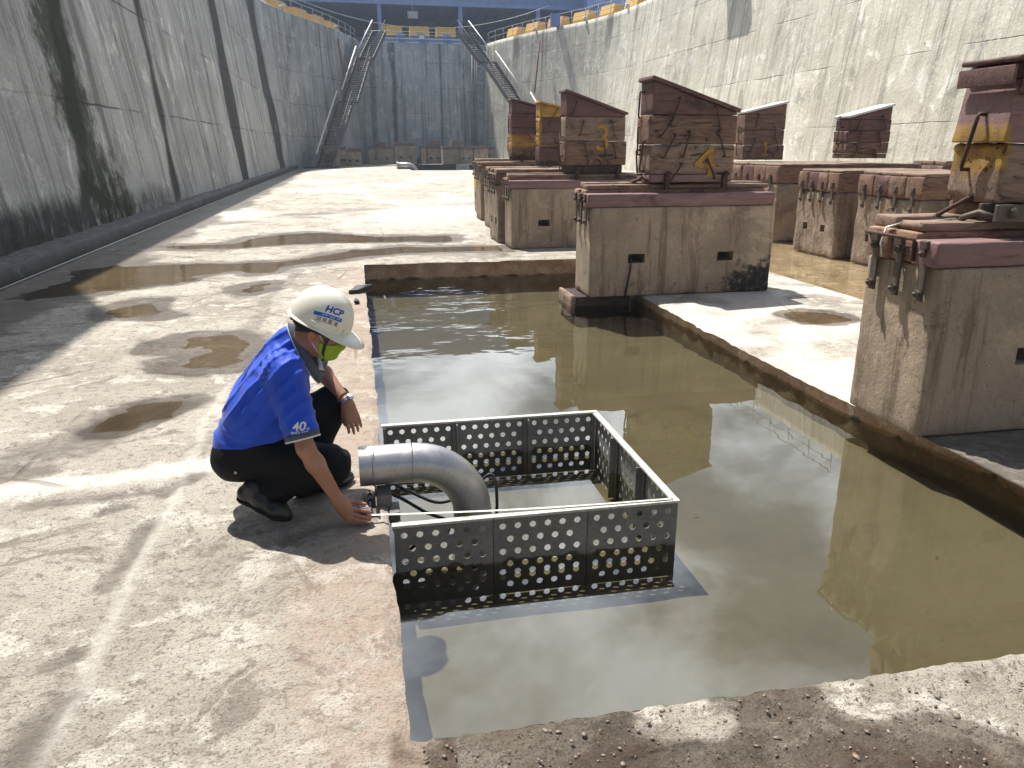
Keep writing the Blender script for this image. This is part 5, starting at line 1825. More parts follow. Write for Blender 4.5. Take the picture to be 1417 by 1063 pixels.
def build_blocks():
    gA, gB = 'keel blocks in the row beside the pit', 'old keel blocks standing in the shallow water'
    gs = 'sloped timber stacks on the keel blocks'
    Z = lambda v: np.zeros(len(v))
    # nearest block, cut by the right edge; it and block 4 stand on the lower pier
    XF[0] = 1.067
    keel_block('nearest clean concrete block with three bolted clamps, cut off by the right photo edge', 3.17, 5.6, 3.7, 4.36, 1.0, gA, 3, cap=0.14, holes_x=(3.86, 4.9), hole_z=0.47, fine=True)
    # block 4
    def st4(v):
        return ((v[:, 1] < 8.5) * sstep(0.52, 0.1, v[:, 2] + fbm(v, 5, 4, 3) * 0.3 - 0.12 * sstep(4.2, 4.7, v[:, 0])) * sstep(3.85, 4.35, v[:, 0] + fbm(v, 6, 3, 5) * 0.2)) * 0.64
    keel_block('wide concrete block overhanging the pit, with black stain, carrying the timber stack marked 4', 2.56, 4.79, 8.35, 8.95, 1.0, gA, 7, cap=0.145, holes_x=(3.11, 4.2), hole_z=0.43, stain=st4, fine=True)
    XF[0] = 1.0
    keel_block('concrete block at the far pit edge carrying the timber stack marked 3', 2.54, 4.85, 12.8, 13.4, 0.98, gA, 12, cap=0.13, holes_x=(3.1, 4.2), hole_z=0.42)
    keel_block('brown concrete block with two end holes, directly behind the block of stack 3', 2.46, 4.7, 13.62, 14.5, 1.03, gA, 17, cap=0.15, end_holes=(13.85, 14.25), hole_z=0.38, style='old', tall_ends=0.02, old=True)
    keel_block('concrete block under the timber stack with a yellow head', 2.75, 5.0, 16.2, 16.9, 1.03, gA, 22, cap=0.14, style='old', old=True)
    keel_block('concrete block under the timber stack with blurred yellow paint', 2.85, 5.1, 18.0, 18.7, 1.1, gA, 27, cap=0.14, style='old', old=True)
    keel_block('farthest block of the pit row, its end painted yellow over grey', 3.1, 5.4, 19.9, 20.7, 1.12, gA, 32, cap=0.16, end_holes=(20.1, 20.5), hole_z=0.45, style='old', old=True,
               paint=lambda v: (v[:, 0] < 3.2) * sstep(0.55, 0.68, v[:, 2]) * sstep(1.02, 0.98, v[:, 2]) * 1.0)
    XF[0] = 1.067
    # plinth that carries the overhanging end of block 4 in the pit
    o = empty('concrete_plinth', (2.75, 8.6, SILT_Z), 'small stepped plinth standing in the pit under the overhanging block', 'plinth')
    v, f = rbox((2.76, 8.72, -0.105), (0.66, 0.56, 0.2), 0.015, 0.06, 0.006, 2, chip=0.02)
    mesh_obj('upper_baulk', v, f, M['timber_dark'], o, True, attrs={'paint': Z(v), 'rust': Z(v)})
    v, f = rbox((2.76, 8.72, -0.33), (0.7, 0.6, 0.24), 0.015, 0.06, 0.006, 4, chip=0.02)
    mesh_obj('lower_baulk', v, f, M['timber_dark'], o, True, attrs={'paint': Z(v), 'rust': Z(v)})
    v, f = rbox((2.40, 8.72, -0.09), (0.045, 0.6, 0.2), 0.01, 0.06, 0.006, 6, chip=0.02)
    mesh_obj('lit_end_board', v, f, M['timber_pale'], o, True, attrs={'paint': Z(v), 'rust': Z(v)})  # pale board added to paint the plinth's end as sunlit

    # row in the shallow water
    XF[0] = 1.05
    keel_block('rough old block with two end holes and a worn number 10 above them', 7.42, 9.4, 11.1, 12.28, 1.02, gB, 41, cap=0.29, end_holes=(11.45, 11.95), hole_z=0.44, ends=4, style='old', old=True, plank=0.05, z0=-0.06)
    keel_block('rough old block with one end hole and a faded orange number 6', 7.5, 10.4, 9.32, 10.75, 1.02, gB, 46, cap=0.29, end_holes=(10.38, 9.8), hole_z=0.4, ends=4, style='old', old=True, plank=0.06, z0=-0.06)
    keel_block('old block in the gap behind stack 4 with four narrow timber ends', 7.65, 10.6, 13.35, 15.2, 1.06, gB, 51, cap=0.3, ends=4, style='old', old=True, plank=0.05, z0=-0.06)
    keel_block('old block carrying the timber stack marked 1', 8.0, 11.2, 16.0, 16.8, 1.03, gB, 56, cap=0.28, ends=3, style='old', old=True, plank=0.1, z0=-0.06)
    keel_block('low old block at the far right by the foot of the sunlit wall', 11.8, 15.5, 14.2, 15.2, 1.05, gB, 61, cap=0.28, ends=3, style='old', old=True, plank=0.12, z0=-0.06)
    v, f = text_mesh('6', 0.34, bold=0.004)
    for o in list(bpy.data.objects):
        if o.get('label', '').endswith('number 6'):
            decal('painted_number', v, f, (7.488, 10.02, 0.73), (0, -1, 0), (0, 0, 1), M['num_faded'], o, None, 0.006)
        if 'number 10' in o.get('label', ''):
            v1, f1 = text_mesh('10', 0.3, bold=0.0)
            decal('painted_number', v1, f1, (7.408, 11.72, 0.72), (0, -1, 0), (0, 0, 1), M['num_faded'], o, None, 0.006)

    # stacks
    XF[0] = 1.067
    timber_stack('big timber stack with a yellow 4 and a long sloping plum lid', 3.27, 4.3, 8.5, 8.92, 1.262, 2.40, 2.06, gs, 5, ['timber_pale', 'timber'], number='4', num_at=(3.93, 1.49), num_size=0.3, wedge='timber_plum',
                 dogs=[((0.30, 0.90), (0.20, 0.62)), ((0.72, 0.82), (0.78, 0.55)), ((0.27, 0.52), (0.14, 0.27)), ((0.43, 0.55), (0.37, 0.28)), ((0.77, 0.52), (0.86, 0.28)), ((0.36, 0.2), (0.24, 0.02)), ((0.66, 0.24), (0.76, 0.04)), ((0.22, 0.66), (0.10, 0.5))],
                 end_dogs=[((0.7, 0.98), (0.75, 0.7)), ((0.75, 0.6), (0.7, 0.3)), ((0.3, 0.45), (0.5, 0.12)), ((0.8, 0.35), (0.65, 0.08))])
    XF[0] = 1.0
    timber_stack('timber stack with a faded yellow 3 on dark packing', 3.5, 4.55, 13.0, 13.42, 1.205, 2.56, 2.2, gs, 8, ['timber', 'timber_pale'], number='3', num_at=(4.12, 1.80), num_size=0.33, foot=0.14, sill=None, num_mat='num_yellow',
                 dogs=[((0.16, 1.15), (0.1, 0.95)), ((0.28, 0.85), (0.22, 0.62)), ((0.74, 0.85), (0.8, 0.6)), ((0.3, 0.5), (0.36, 0.28)), ((0.78, 0.5), (0.84, 0.26)), ((0.38, 0.22), (0.28, 0.04)), ((0.56, 0.22), (0.64, 0.05)), ((0.7, 0.22), (0.76, 0.04)), ((0.64, 0.45), (0.66, 0.3))],
                 end_dogs=[((0.5, 0.95), (0.4, 0.6)), ((0.6, 0.5), (0.5, 0.2)), ((0.3, 0.3), (0.5, 0.05))])
    timber_stack('timber stack with a plain yellow head and pale end', 3.83, 4.9, 16.3, 16.72, 1.26, 2.56, 2.3, gs, 13, ['timber_plum', 'timber', 'timber_plum'], lid='timber_yellow', wedge='timber_yellow', sill='timber_dark',
                 dogs=[((0.35, 1.15), (0.18, 0.85)), ((0.3, 0.55), (0.4, 0.3)), ((0.5, 0.4), (0.45, 0.15))], end_dogs=[((0.5, 0.9), (0.4, 0.6)), ((0.5, 0.5), (0.6, 0.2))],
                 left_paint=lambda v: (v[:, 0] < 3.86) * sstep(1.5, 1.75, v[:, 2]) * 0.8)
    timber_stack('plum timber stack with a blurred yellow number, leftmost of the sloped stacks', 3.6, 4.75, 18.1, 18.55, 1.35, 2.7, 2.44, gs, 16, ['timber', 'timber_plum', 'timber_plum'], number='1', num_at=(4.4, 1.72), num_size=0.42, sill='timber_dark',
                 dogs=[((0.3, 0.6), (0.42, 0.45)), ((0.5, 0.35), (0.4, 0.12)), ((0.7, 0.9), (0.76, 0.7))], end_dogs=[((0.5, 0.9), (0.4, 0.6)), ((0.5, 0.5), (0.6, 0.2))], left_paint=lambda v: 0.62 * sstep(1.5, 1.7, v[:, 2]) * sstep(2.05, 1.85, v[:, 2]))
    XF[0] = 1.05
    timber_stack('sunlit white topped timber stack with a yellow 1 against the pale wall', 8.35, 9.3, 16.15, 16.6, 1.37, 2.38, 2.6, gs, 21, ['timber', 'timber', 'timber'], number='1', num_at=(8.86, 1.6), num_size=0.26, lid='white', wedge='timber', sill=None,
                 dogs=[((0.3, 0.95), (0.2, 0.6)), ((0.7, 0.7), (0.74, 0.5)), ((0.25, 0.45), (0.15, 0.2)), ((0.75, 0.45), (0.85, 0.2)), ((0.6, 0.2), (0.75, 0.1))], end_dogs=[((0.5, 0.7), (0.4, 0.4)), ((0.6, 0.35), (0.5, 0.1))], hooks=False)
    timber_stack('white topped timber stack without number, right of the stack marked 1', 9.02, 9.9, 13.45, 13.9, 1.44, 2.2, 2.42, gs, 25, ['timber', 'timber_plum', 'timber_plum'], lid='white', wedge='timber_plum', sill='timber',
                 dogs=[((0.25, 0.75), (0.15, 0.5)), ((0.75, 0.75), (0.85, 0.5)), ((0.3, 0.45), (0.2, 0.25)), ((0.7, 0.45), (0.78, 0.2)), ((0.25, 0.2), (0.15, 0.03)), ((0.65, 0.15), (0.7, 0.02))],
                 end_dogs=[((0.6, 0.75), (0.4, 0.55)), ((0.5, 0.55), (0.6, 0.25)), ((0.4, 0.3), (0.6, 0.06))], hooks=False, number=None)
    XF[0] = 1.067
    # near stack on the right edge: shaped baulks, yellow worn lower one, plum head
    o = empty('timber_stack', (4.2, 4.1, 1.23), 'nearest timber stack with rough yellow baulk and plum head, at the right photo edge', 'timber stack', gs)
    def yel(v): return sstep(3.75, 3.58, v[:, 0]) * sstep(1.35, 1.62, v[:, 2] + fbm(v, 5, 3, 6) * 0.12) * sstep(1.95, 1.66, v[:, 2]) * 0.72
    beam_obj(o, 'sill', (4.3, 4.07, 1.285), (1.28, 0.5, 0.09), 'timber', 71)
    def tap(v):
        q = v.copy()
        k = 1 - 0.035 * (v[:, 2] / 0.17)
        q[:, 1] *= k
        q[:, 0] += 0.02 * (v[:, 2] / 0.17)
        return q
    beam_obj(o, 'baulk', (4.29, 4.1, 1.50), (1.36, 0.42, 0.335), 'timber_pale', 73, r=0.03, amp=0.014, chip=0.05, paint=yel, res=0.04, rust=lambda v: sstep(0.0, 0.3, fbm(v, 4, 3, 8)) * (v[:, 0] > 3.7))
    beam_obj(o, 'baulk', (4.28, 4.1, 1.84), (1.34, 0.4, 0.335), 'timber_rose', 75, r=0.01, amp=0.003, fn=tap, paint=yel)
    beam_obj(o, 'wedge', (4.3, 4.1, 2.055), (1.34, 0.39, 0.085), 'timber_plum', 77)
    beam_obj(o, 'lid', (4.29, 4.1, 2.115), (1.4, 0.44, 0.03), 'timber_plum', 78)
    v, f = rbox((3.585, 4.1, 2.03), (0.02, 0.42, 0.1), 0.004, 0.1)
    mesh_obj('cover_strip', v, f, M['timber_plum'], o, True, attrs={'paint': Z(v), 'rust': Z(v)})
    v, f = rbox((4.3, 3.875, 2.02), (1.35, 0.02, 0.2), 0.004, 0.1)
    mesh_obj('cover_strip', v, f, M['timber_plum'], o, True, attrs={'paint': Z(v), 'rust': Z(v)})
    dog(o, (3.6, 4.08, 1.83), (3.6, 4.15, 1.52), (-1, 0, 0), 0.012)
    dog(o, (3.6, 4.08, 1.36), (3.42, 4.22, 1.2), (-0.6, -0.3, 0.6), 0.014, 0.0)
    # fittings at the foot of that stack
    mb = MB()
    for y in (3.83, 3.95): mb.box((3.66, y, 1.285), (0.2, 0.03, 0.1), 0.006)
    mb.tube([(3.66, 3.80, 1.29), (3.66, 3.99, 1.29)], 0.03, 8)
    mb.tube([(3.62, 3.87, 1.25), (3.55, 3.94, 1.285), (3.52, 4.02, 1.25), (3.54, 4.06, 1.225)], 0.02, 8)
    mb.build('shackle', M['clamp'], o)
    mb = MB()
    mb.box((3.95, 3.795, 1.17), (0.09, 0.04, 0.22), 0.01)
    mb.tube([(3.95, 3.80, 1.22), (3.95, 3.75, 1.22)], 0.03, 8)
    mb.build('hook_clamp', M['rusty'], o)
    # loose iron bar lying across the sawn timber ends of the nearest block, rope end through it
    tag(MB().tube([(3.155, 4.33, 1.135), (3.09, 4.3, 1.15), (3.08, 3.95, 1.15), (3.12, 3.9, 1.14), (3.12, 3.89, 1.02)], 0.011, 7).build('iron_bar', M['rusty']), 'bent rusty iron bar across the sawn timber ends of the nearest block', 'bar')
    tag(MB().tube([(3.5, 4.05, 1.24), (3.3, 4.12, 1.215), (3.2, 4.14, 1.21), (3.10, 4.13, 1.19), (3.07, 4.12, 1.1), (3.075, 4.1, 1.02)], 0.006, 6).build('rope_end', M['tape_yellow']), 'thin yellow rope end hanging over the sawn timbers of the nearest block', 'rope')
    # hose hanging out of the hole of block 4
    tag(MB().tube([(3.05, 8.40, 0.44), (3.04, 8.33, 0.41), (3.03, 8.32, 0.3), (3.0, 8.322, 0.12), (2.985, 8.33, 0.0)], 0.012, 6).build('black_hose', M['black_rubber']), 'thin black hose hanging from the left hole of the block marked 4', 'hose')
    tag(MB().tube([(3.17, 8.9, 1.24), (3.2, 8.62, 1.29), (3.22, 8.55, 1.33), (3.245, 8.46, 1.26)], 0.02, 8).build('shackle_hook', M['rusty']), 'rusty shackle lying at the left foot of stack 4', 'shackle')
    XF[0] = 1.0
# ------------------------------------------------------------------ perforated screen, suction pipe, tape
def perforated(w, h, pitch=0.0725, row=0.066, rad=0.0162, mx=0.008, top=0.008, seg=14):
    """flat sheet in (u, v), v down from 0 to -h, staggered round holes"""
    V, F = [], []

    def vid(p):
        V.append(p)
        return len(V) - 1
    rows = int((h - top) / row)
    F.append([vid(p) for p in ((0, 0), (w, 0), (w, -top), (0, -top))])
    for r in range(rows):
        v0, v1 = -top - r * row, -top - (r + 1) * row
        x = mx + (pitch / 2 if r % 2 else 0)
        n = int((w - mx - x) / pitch)
        F.append([vid(p) for p in ((0, v0), (x, v0), (x, v1), (0, v1))])
        for k in range(n):
            a = x + k * pitch
            cx, cy = a + pitch / 2, (v0 + v1) / 2
            ring = [(cx + rad * math.cos(2 * PI * i / seg + PI / seg), cy + rad * math.sin(2 * PI * i / seg + PI / seg)) for i in range(seg)]
            outer = []
            for i in range(seg):
                dx, dy = ring[i][0] - cx, ring[i][1] - cy
                s = min((pitch / 2) / abs(dx) if dx else 9, (row / 2) / abs(dy) if dy else 9)
                outer.append((cx + dx * s, cy + dy * s))
            ri = [vid(p) for p in ring]
            ro = [vid(p) for p in outer]
            for i in range(seg):
                j = (i + 1) % seg
                F.append([ri[i], ro[i], ro[j], ri[j]])
            for (sx, sy) in ((1, 1), (-1, 1), (-1, -1), (1, -1)):
                c = (cx + sx * pitch / 2, cy + sy * row / 2)
                cand = []
                for i in range(seg):
                    j = (i + 1) % seg
                    p, q = outer[i], outer[j]
                    onx = lambda p: abs(abs(p[0] - cx) - pitch / 2) < 1e-9 and (p[0] - cx) * sx > 0
                    ony = lambda p: abs(abs(p[1] - cy) - row / 2) < 1e-9 and (p[1] - cy) * sy > 0
                    if (onx(p) and ony(q) and not onx(q)) or (ony(p) and onx(q) and not ony(q)):
                        cand = [ro[i], vid(c), ro[j]]
                if cand: F.append(cand)
        b = x + n * pitch
        F.append([vid(p) for p in ((b, v0), (w, v0), (w, v1), (b, v1))])
    vb = -top - rows * row
    if h + vb > 0.001: F.append([vid(p) for p in ((0, vb), (w, vb), (w, -h), (0, -h))])
    return V, F


def build_screen():
    X0, X1, Y0, Y1 = 0.085, 1.465, 3.19, 4.545
    H = 0.40
    o = empty('perforated_screen', (0.78, 3.87, SILT_Z), 'three sided perforated steel screen standing in the water round the pipe', 'screen')

    def sheet(p, u, n, w, wmx):
        V, F = perforated(w, H)
        p, u, n = Vector(p), Vector(u), Vector(n)
        v = [p + u * a + Vector((0, 0, b)) for a, b in V]
        k = len(v)
        v2 = v + [q - n * 0.004 for q in v]
        f = [list(q) for q in F] + [[i + k for i in q][::-1] for q in F]
        edge = {}
        for q in F:                     # rims of the holes get their thickness
            for i in range(len(q)):
                a, b = q[i], q[(i + 1) % len(q)]
        for q in F:
            if len(q) == 4 and q[0] != q[3]:
                a, b = q[0], q[3]
                if (V[a][0] - V[b][0]) ** 2 + (V[a][1] - V[b][1]) ** 2 < 0.00009:
                    f.append([b, a, a + k, b + k])
        zs = np.array([tuple(q) for q in v2])
        return mesh_obj('perforated_panel', v2, f, M['steel_dark'], o, attrs={'slime': sstep(WATER_Z + 0.022, WATER_Z - 0.005, zs[:, 2] + fbm(zs, 14, 3, 4) * 0.03)})
    seg = (X1 - X0) / 3
    for k in range(3):
        sheet((X0 + k * seg + 0.002, Y0, -0.012), (1, 0, 0), (0, -1, 0), seg - 0.004, 0.02)
        sheet((X0 + k * seg + 0.002, Y1, -0.012), (1, 0, 0), (0, -1, 0), seg - 0.004, 0.02)
    sy = (Y1 - Y0 - 0.012) / 3
    for k in range(3):
        sheet((X1, Y0 + 0.006 + k * sy + 0.002, -0.012), (0, 1, 0), (1, 0, 0), sy - 0.004, 0.02)
    # rim: flat top flange on three sides, mitred by butting
    z = 0.0
    for nm, c, d in (('rim', (0.775, Y0 + 0.016, z - 0.006), (X1 - X0 + 0.014, 0.038, 0.013)), ('rim', (0.775, Y1 + 0.0, z - 0.006), (X1 - X0 + 0.014, 0.038, 0.013)), ('rim', (X1 - 0.013, 3.8675, z - 0.006), (0.038, Y1 - Y0 - 0.0555, 0.013))):
        MB().box(c, d, 0.002).build(nm, M['steel_pale'], o)
    # uprights behind the seams and in the corners
    for k in (1, 2):
        for Y, s in ((Y0, 1), (Y1, -1)):
            MB().box((X0 + k * seg, Y + s * (0.012 if s > 0 else 0.014), -0.21), (0.055, 0.008, 0.39), 0.001).build('upright', M['steel_dark'], o)
            MB().box((X0 + k * seg, Y + s * 0.035, -0.21), (0.007, 0.036, 0.39), 0.001).build('upright', M['steel_dark'], o)
        MB().box((X1 - 0.013, Y0 + 0.006 + k * sy, -0.21), (0.008, 0.055, 0.39), 0.001).build('upright', M['steel_dark'], o)
        MB().box((X1 - 0.035, Y0 + 0.006 + k * sy, -0.21), (0.036, 0.007, 0.39), 0.001).build('upright', M['steel_dark'], o)
    for x, y in ((X0 + 0.012, Y0 + 0.02), (X1 - 0.022, Y0 + 0.026), (X0 + 0.012, Y1 - 0.022), (X1 - 0.022, Y1 - 0.022)):
        MB().box((x, y, -0.21), (0.018, 0.018, 0.39), 0.001).build('upright', M['steel_dark'], o)
    # suction pipe: horizontal spigot, seam ring, long bend into the water
    o = empty('suction_pipe', (0.2, 3.55, 0.05), 'thick stainless pipe bending from the pit edge down into the water', 'pipe')
    r = 0.098
    cx, cz, R0 = 0.20, 0.155, 0.30
    path = [Vector((0.20, 3.55, cz))]
    for k in range(1, 17):
        a = k / 16 * R(90)
        path.append(Vector((cx + R0 * math.sin(a), 3.55, cz - R0 * (1 - math.cos(a)))))
    path.append(Vector((cx + R0, 3.55, SILT_Z + 0.02)))
    MB().tube(path, r, 40, cap=False).build('bend', M['stainless'], o)
    mb = MB()
    mb.tube([(-0.055, 3.55, cz), (0.197, 3.55, cz)], r, 40, cap=False)
    mb.tube([(0.197, 3.55, cz), (-0.054, 3.55, cz)], r - 0.006, 40, cap=False)
    v, f = [], []
    for i in range(40):
        a = 2 * PI * i / 40
        for rr in (r, r - 0.006): v.append((-0.055, 3.55 + rr * math.cos(a), cz + rr * math.sin(a)))
    f = [(2 * i, 2 * i + 1, (2 * i + 3) % 80, (2 * i + 2) % 80) for i in range(40)]
    mb.add(v, f)
    mb.build('spigot', M['stainless'], o)
    MB().ring((0.012, 3.55, cz), (1, 0, 0), r, 0.006, 40, 6).build('clamp_band', M['stainless'], o)
    MB().ring((0.199, 3.55, cz), (1, 0, 0), r, 0.0022, 40, 6).build('weld_seam', M['galv'], o)
    ps, s_ = resample([(p.x, p.z) for p in path[1:14]], 0.02)
    mb = MB()
    mb.tube([(0.03, 3.545, cz - r - 0.01), (0.03, 3.545, 0.02)], 0.006, 6)
    mb.tube([(0.03, 3.545, 0.02), (0.03, 3.545, -0.01)], 0.013, 6, sm=False)
    mb.build('clamp_bolt', M['galv'], o)
    # bracket bolted to the edge, carrying the pipe
    o = empty('edge_bracket', (0.02, 3.42, 0), 'dark slotted steel bracket bolted to the pit edge under the pipe', 'bracket')
    mb = MB()
    mb.box((-0.012, 3.43, 0.006), (0.055, 0.26, 0.006), 0.001)
    mb.box((0.016, 3.43, 0.032), (0.006, 0.26, 0.052), 0.001)
    mb.build('slotted_plate', M['clamp'], o)
    mb = MB()
    for y in (3.36, 3.43, 3.5): mb.box((-0.012, y, 0.0100), (0.018, 0.034, 0.001))
    mb.build('slot_shade', M['black_rubber'], o)  # thin black patches drawn for the shade in the slots
    mb = MB()
    for y in (3.335, 3.395, 3.465, 3.53):
        mb.tube([(-0.012, y, 0.008), (-0.012, y, 0.022)], 0.011, 6, sm=False)
        mb.tube([(-0.012, y, 0.02), (-0.012, y, 0.034)], 0.006, 6)
    mb.build('bolt', M['chrome'], o)
    mb = MB()
    mb.box((0.055, 3.47, 0.02), (0.07, 0.13, 0.07), 0.004)
    mb.box((0.10, 3.40, -0.03), (0.05, 0.12, 0.05), 0.004)
    mb.bar((0.06, 3.50, 0.0), (0.11, 3.36, -0.12), 0.03, 0.03)
    mb.build('bracket_arm', M['steel_dark'], o)
    # cables under the pipe
    for k, (pts, lab) in enumerate((([(0.07, 3.5, 0.03), (0.14, 3.52, -0.02), (0.26, 3.5, -0.10), (0.36, 3.42, -0.12), (0.33, 3.38, -0.18), (0.2, 3.37, -0.2), (0.13, 3.42, -0.3), (0.12, 3.45, -0.4)], 'black cable looping under the pipe into the water'),
                                    ([(0.09, 3.62, 0.03), (0.2, 3.64, -0.05), (0.34, 3.6, -0.1), (0.5, 3.66, -0.08), (0.62, 3.68, -0.0), (0.64, 3.62, -0.12), (0.62, 3.6, -0.4)], 'black cable behind the pipe bend rising past its right side'))):
        P, s_ = None, None
        pp = [Vector(p) for p in pts]
        sm = []
        for i in range(len(pp) - 1):
            p0, p1, p2, p3 = pp[max(i - 1, 0)], pp[i], pp[i + 1], pp[min(i + 2, len(pp) - 1)]
            for t in np.linspace(0, 1, 7)[:-1]:
                sm.append(0.5 * ((2 * p1) + (-p0 + p2) * t + (2 * p0 - 5 * p1 + 4 * p2 - p3) * t * t + (-p0 + 3 * p1 - 3 * p2 + p3) * t ** 3))
        sm.append(pp[-1])
        tag(MB().tube(sm, 0.0085, 8).build('pump_cable', M['black_rubber']), lab, 'cable')
    # tape measure in the hand, its blade drawn out to the far corner of the rim
    o = empty('tape_measure', TAPE, 'small tape measure held at the pit edge, blade drawn out to the screen corner', 'tape measure')
    c = Vector(TAPE)
    mb = MB()
    pts = [(-0.03, -0.026), (0.03, -0.026), (0.032, 0.0), (0.02, 0.024), (-0.012, 0.03), (-0.03, 0.012)]
    v = [c + Vector((x, yy, z)) for yy in (-0.016, 0.016) for x, z in pts]
    n = len(pts)
    f = [tuple(range(n)), tuple(range(2 * n - 1, n - 1, -1))] + [(i, n + i, n + (i + 1) % n, (i + 1) % n) for i in range(n)]
    mb.add(v, f)
    mb.build('case', M['foam'], o)
    MB().tube([c + Vector((0, -0.0165, 0)), c + Vector((0, -0.0185, 0))], 0.017, 16).build('badge', M['print_grey'], o)
    a, b = c + Vector((0.031, 0, -0.022)), Vector((1.43, 3.205, 0.004))
    v, f = [], []
    for i in range(31):
        t = i / 30
        p = a.lerp(b, t) - Vector((0, 0, 0.012 * math.sin(PI * t)))
        for w in (-1, -0.5, 0, 0.5, 1): v.append(p + Vector((0, 0.008 * w, 0.0022 * abs(w))))
    for i in range(30):
        for j in range(4): f.append((i * 5 + j, (i + 1) * 5 + j, (i + 1) * 5 + j + 1, i * 5 + j + 1))
    mesh_obj('blade', v, f, M['tape_yellow'], o, True)
    MB().box(b + Vector((0.005, 0, -0.004)), (0.004, 0.02, 0.022), 0.001).build('hook', M['galv'], o)
    # scrap at the cracked corner of the pit and debris on the silt
    v, f = rbox((0.0, 9.25, 0.025), (0.14, 0.32, 0.06), 0.02, 0.03, 0.03, 5, 9)
    v = v + np.column_stack([(v[:, 1] - 9.25) * 0.5, v[:, 0] * 0, v[:, 2] * 0])
    tag(mesh_obj('rubber_scrap', v, f, M['black_rubber'], smooth=True), 'crumpled black rubber scrap at the chipped pit edge beyond the helmet', 'scrap')
    v, f = rbox((-0.045, 8.55, 0.02), (0.055, 0.2, 0.045), 0.015, 0.03, 0.02, 6, 12)
    tag(mesh_obj('rubber_scrap', v, f, M['black_rubber'], smooth=True), 'small black rubber offcut closer to the helmet than the crumpled scrap', 'scrap')
    mb = MB()
    for k in range(26):
        x, y = rng.uniform(0.3, 3.0), rng.uniform(2.0, 6.0)
        if 3.1 < y < 4.6 and x < 1.6: continue
        a = rng.uniform(0, PI)
        L = rng.uniform(0.006, 0.022)
        p = Vector((x, y, SILT_Z + 0.012))
        q = Vector((math.cos(a), math.sin(a), 0)) * L
        w = Vector((-math.sin(a), math.cos(a), 0)) * L * rng.uniform(0.12, 0.5)
        mb.add([p - q, p + w, p + q * 0.8, p - w * 0.6], [(0, 3, 2, 1)])
    tag(mb.build('leaf_litter', M['timber_dark']), kind='stuff')
# ------------------------------------------------------------------ the crouching man
TAPE = (-0.045, 3.255, 0.055)


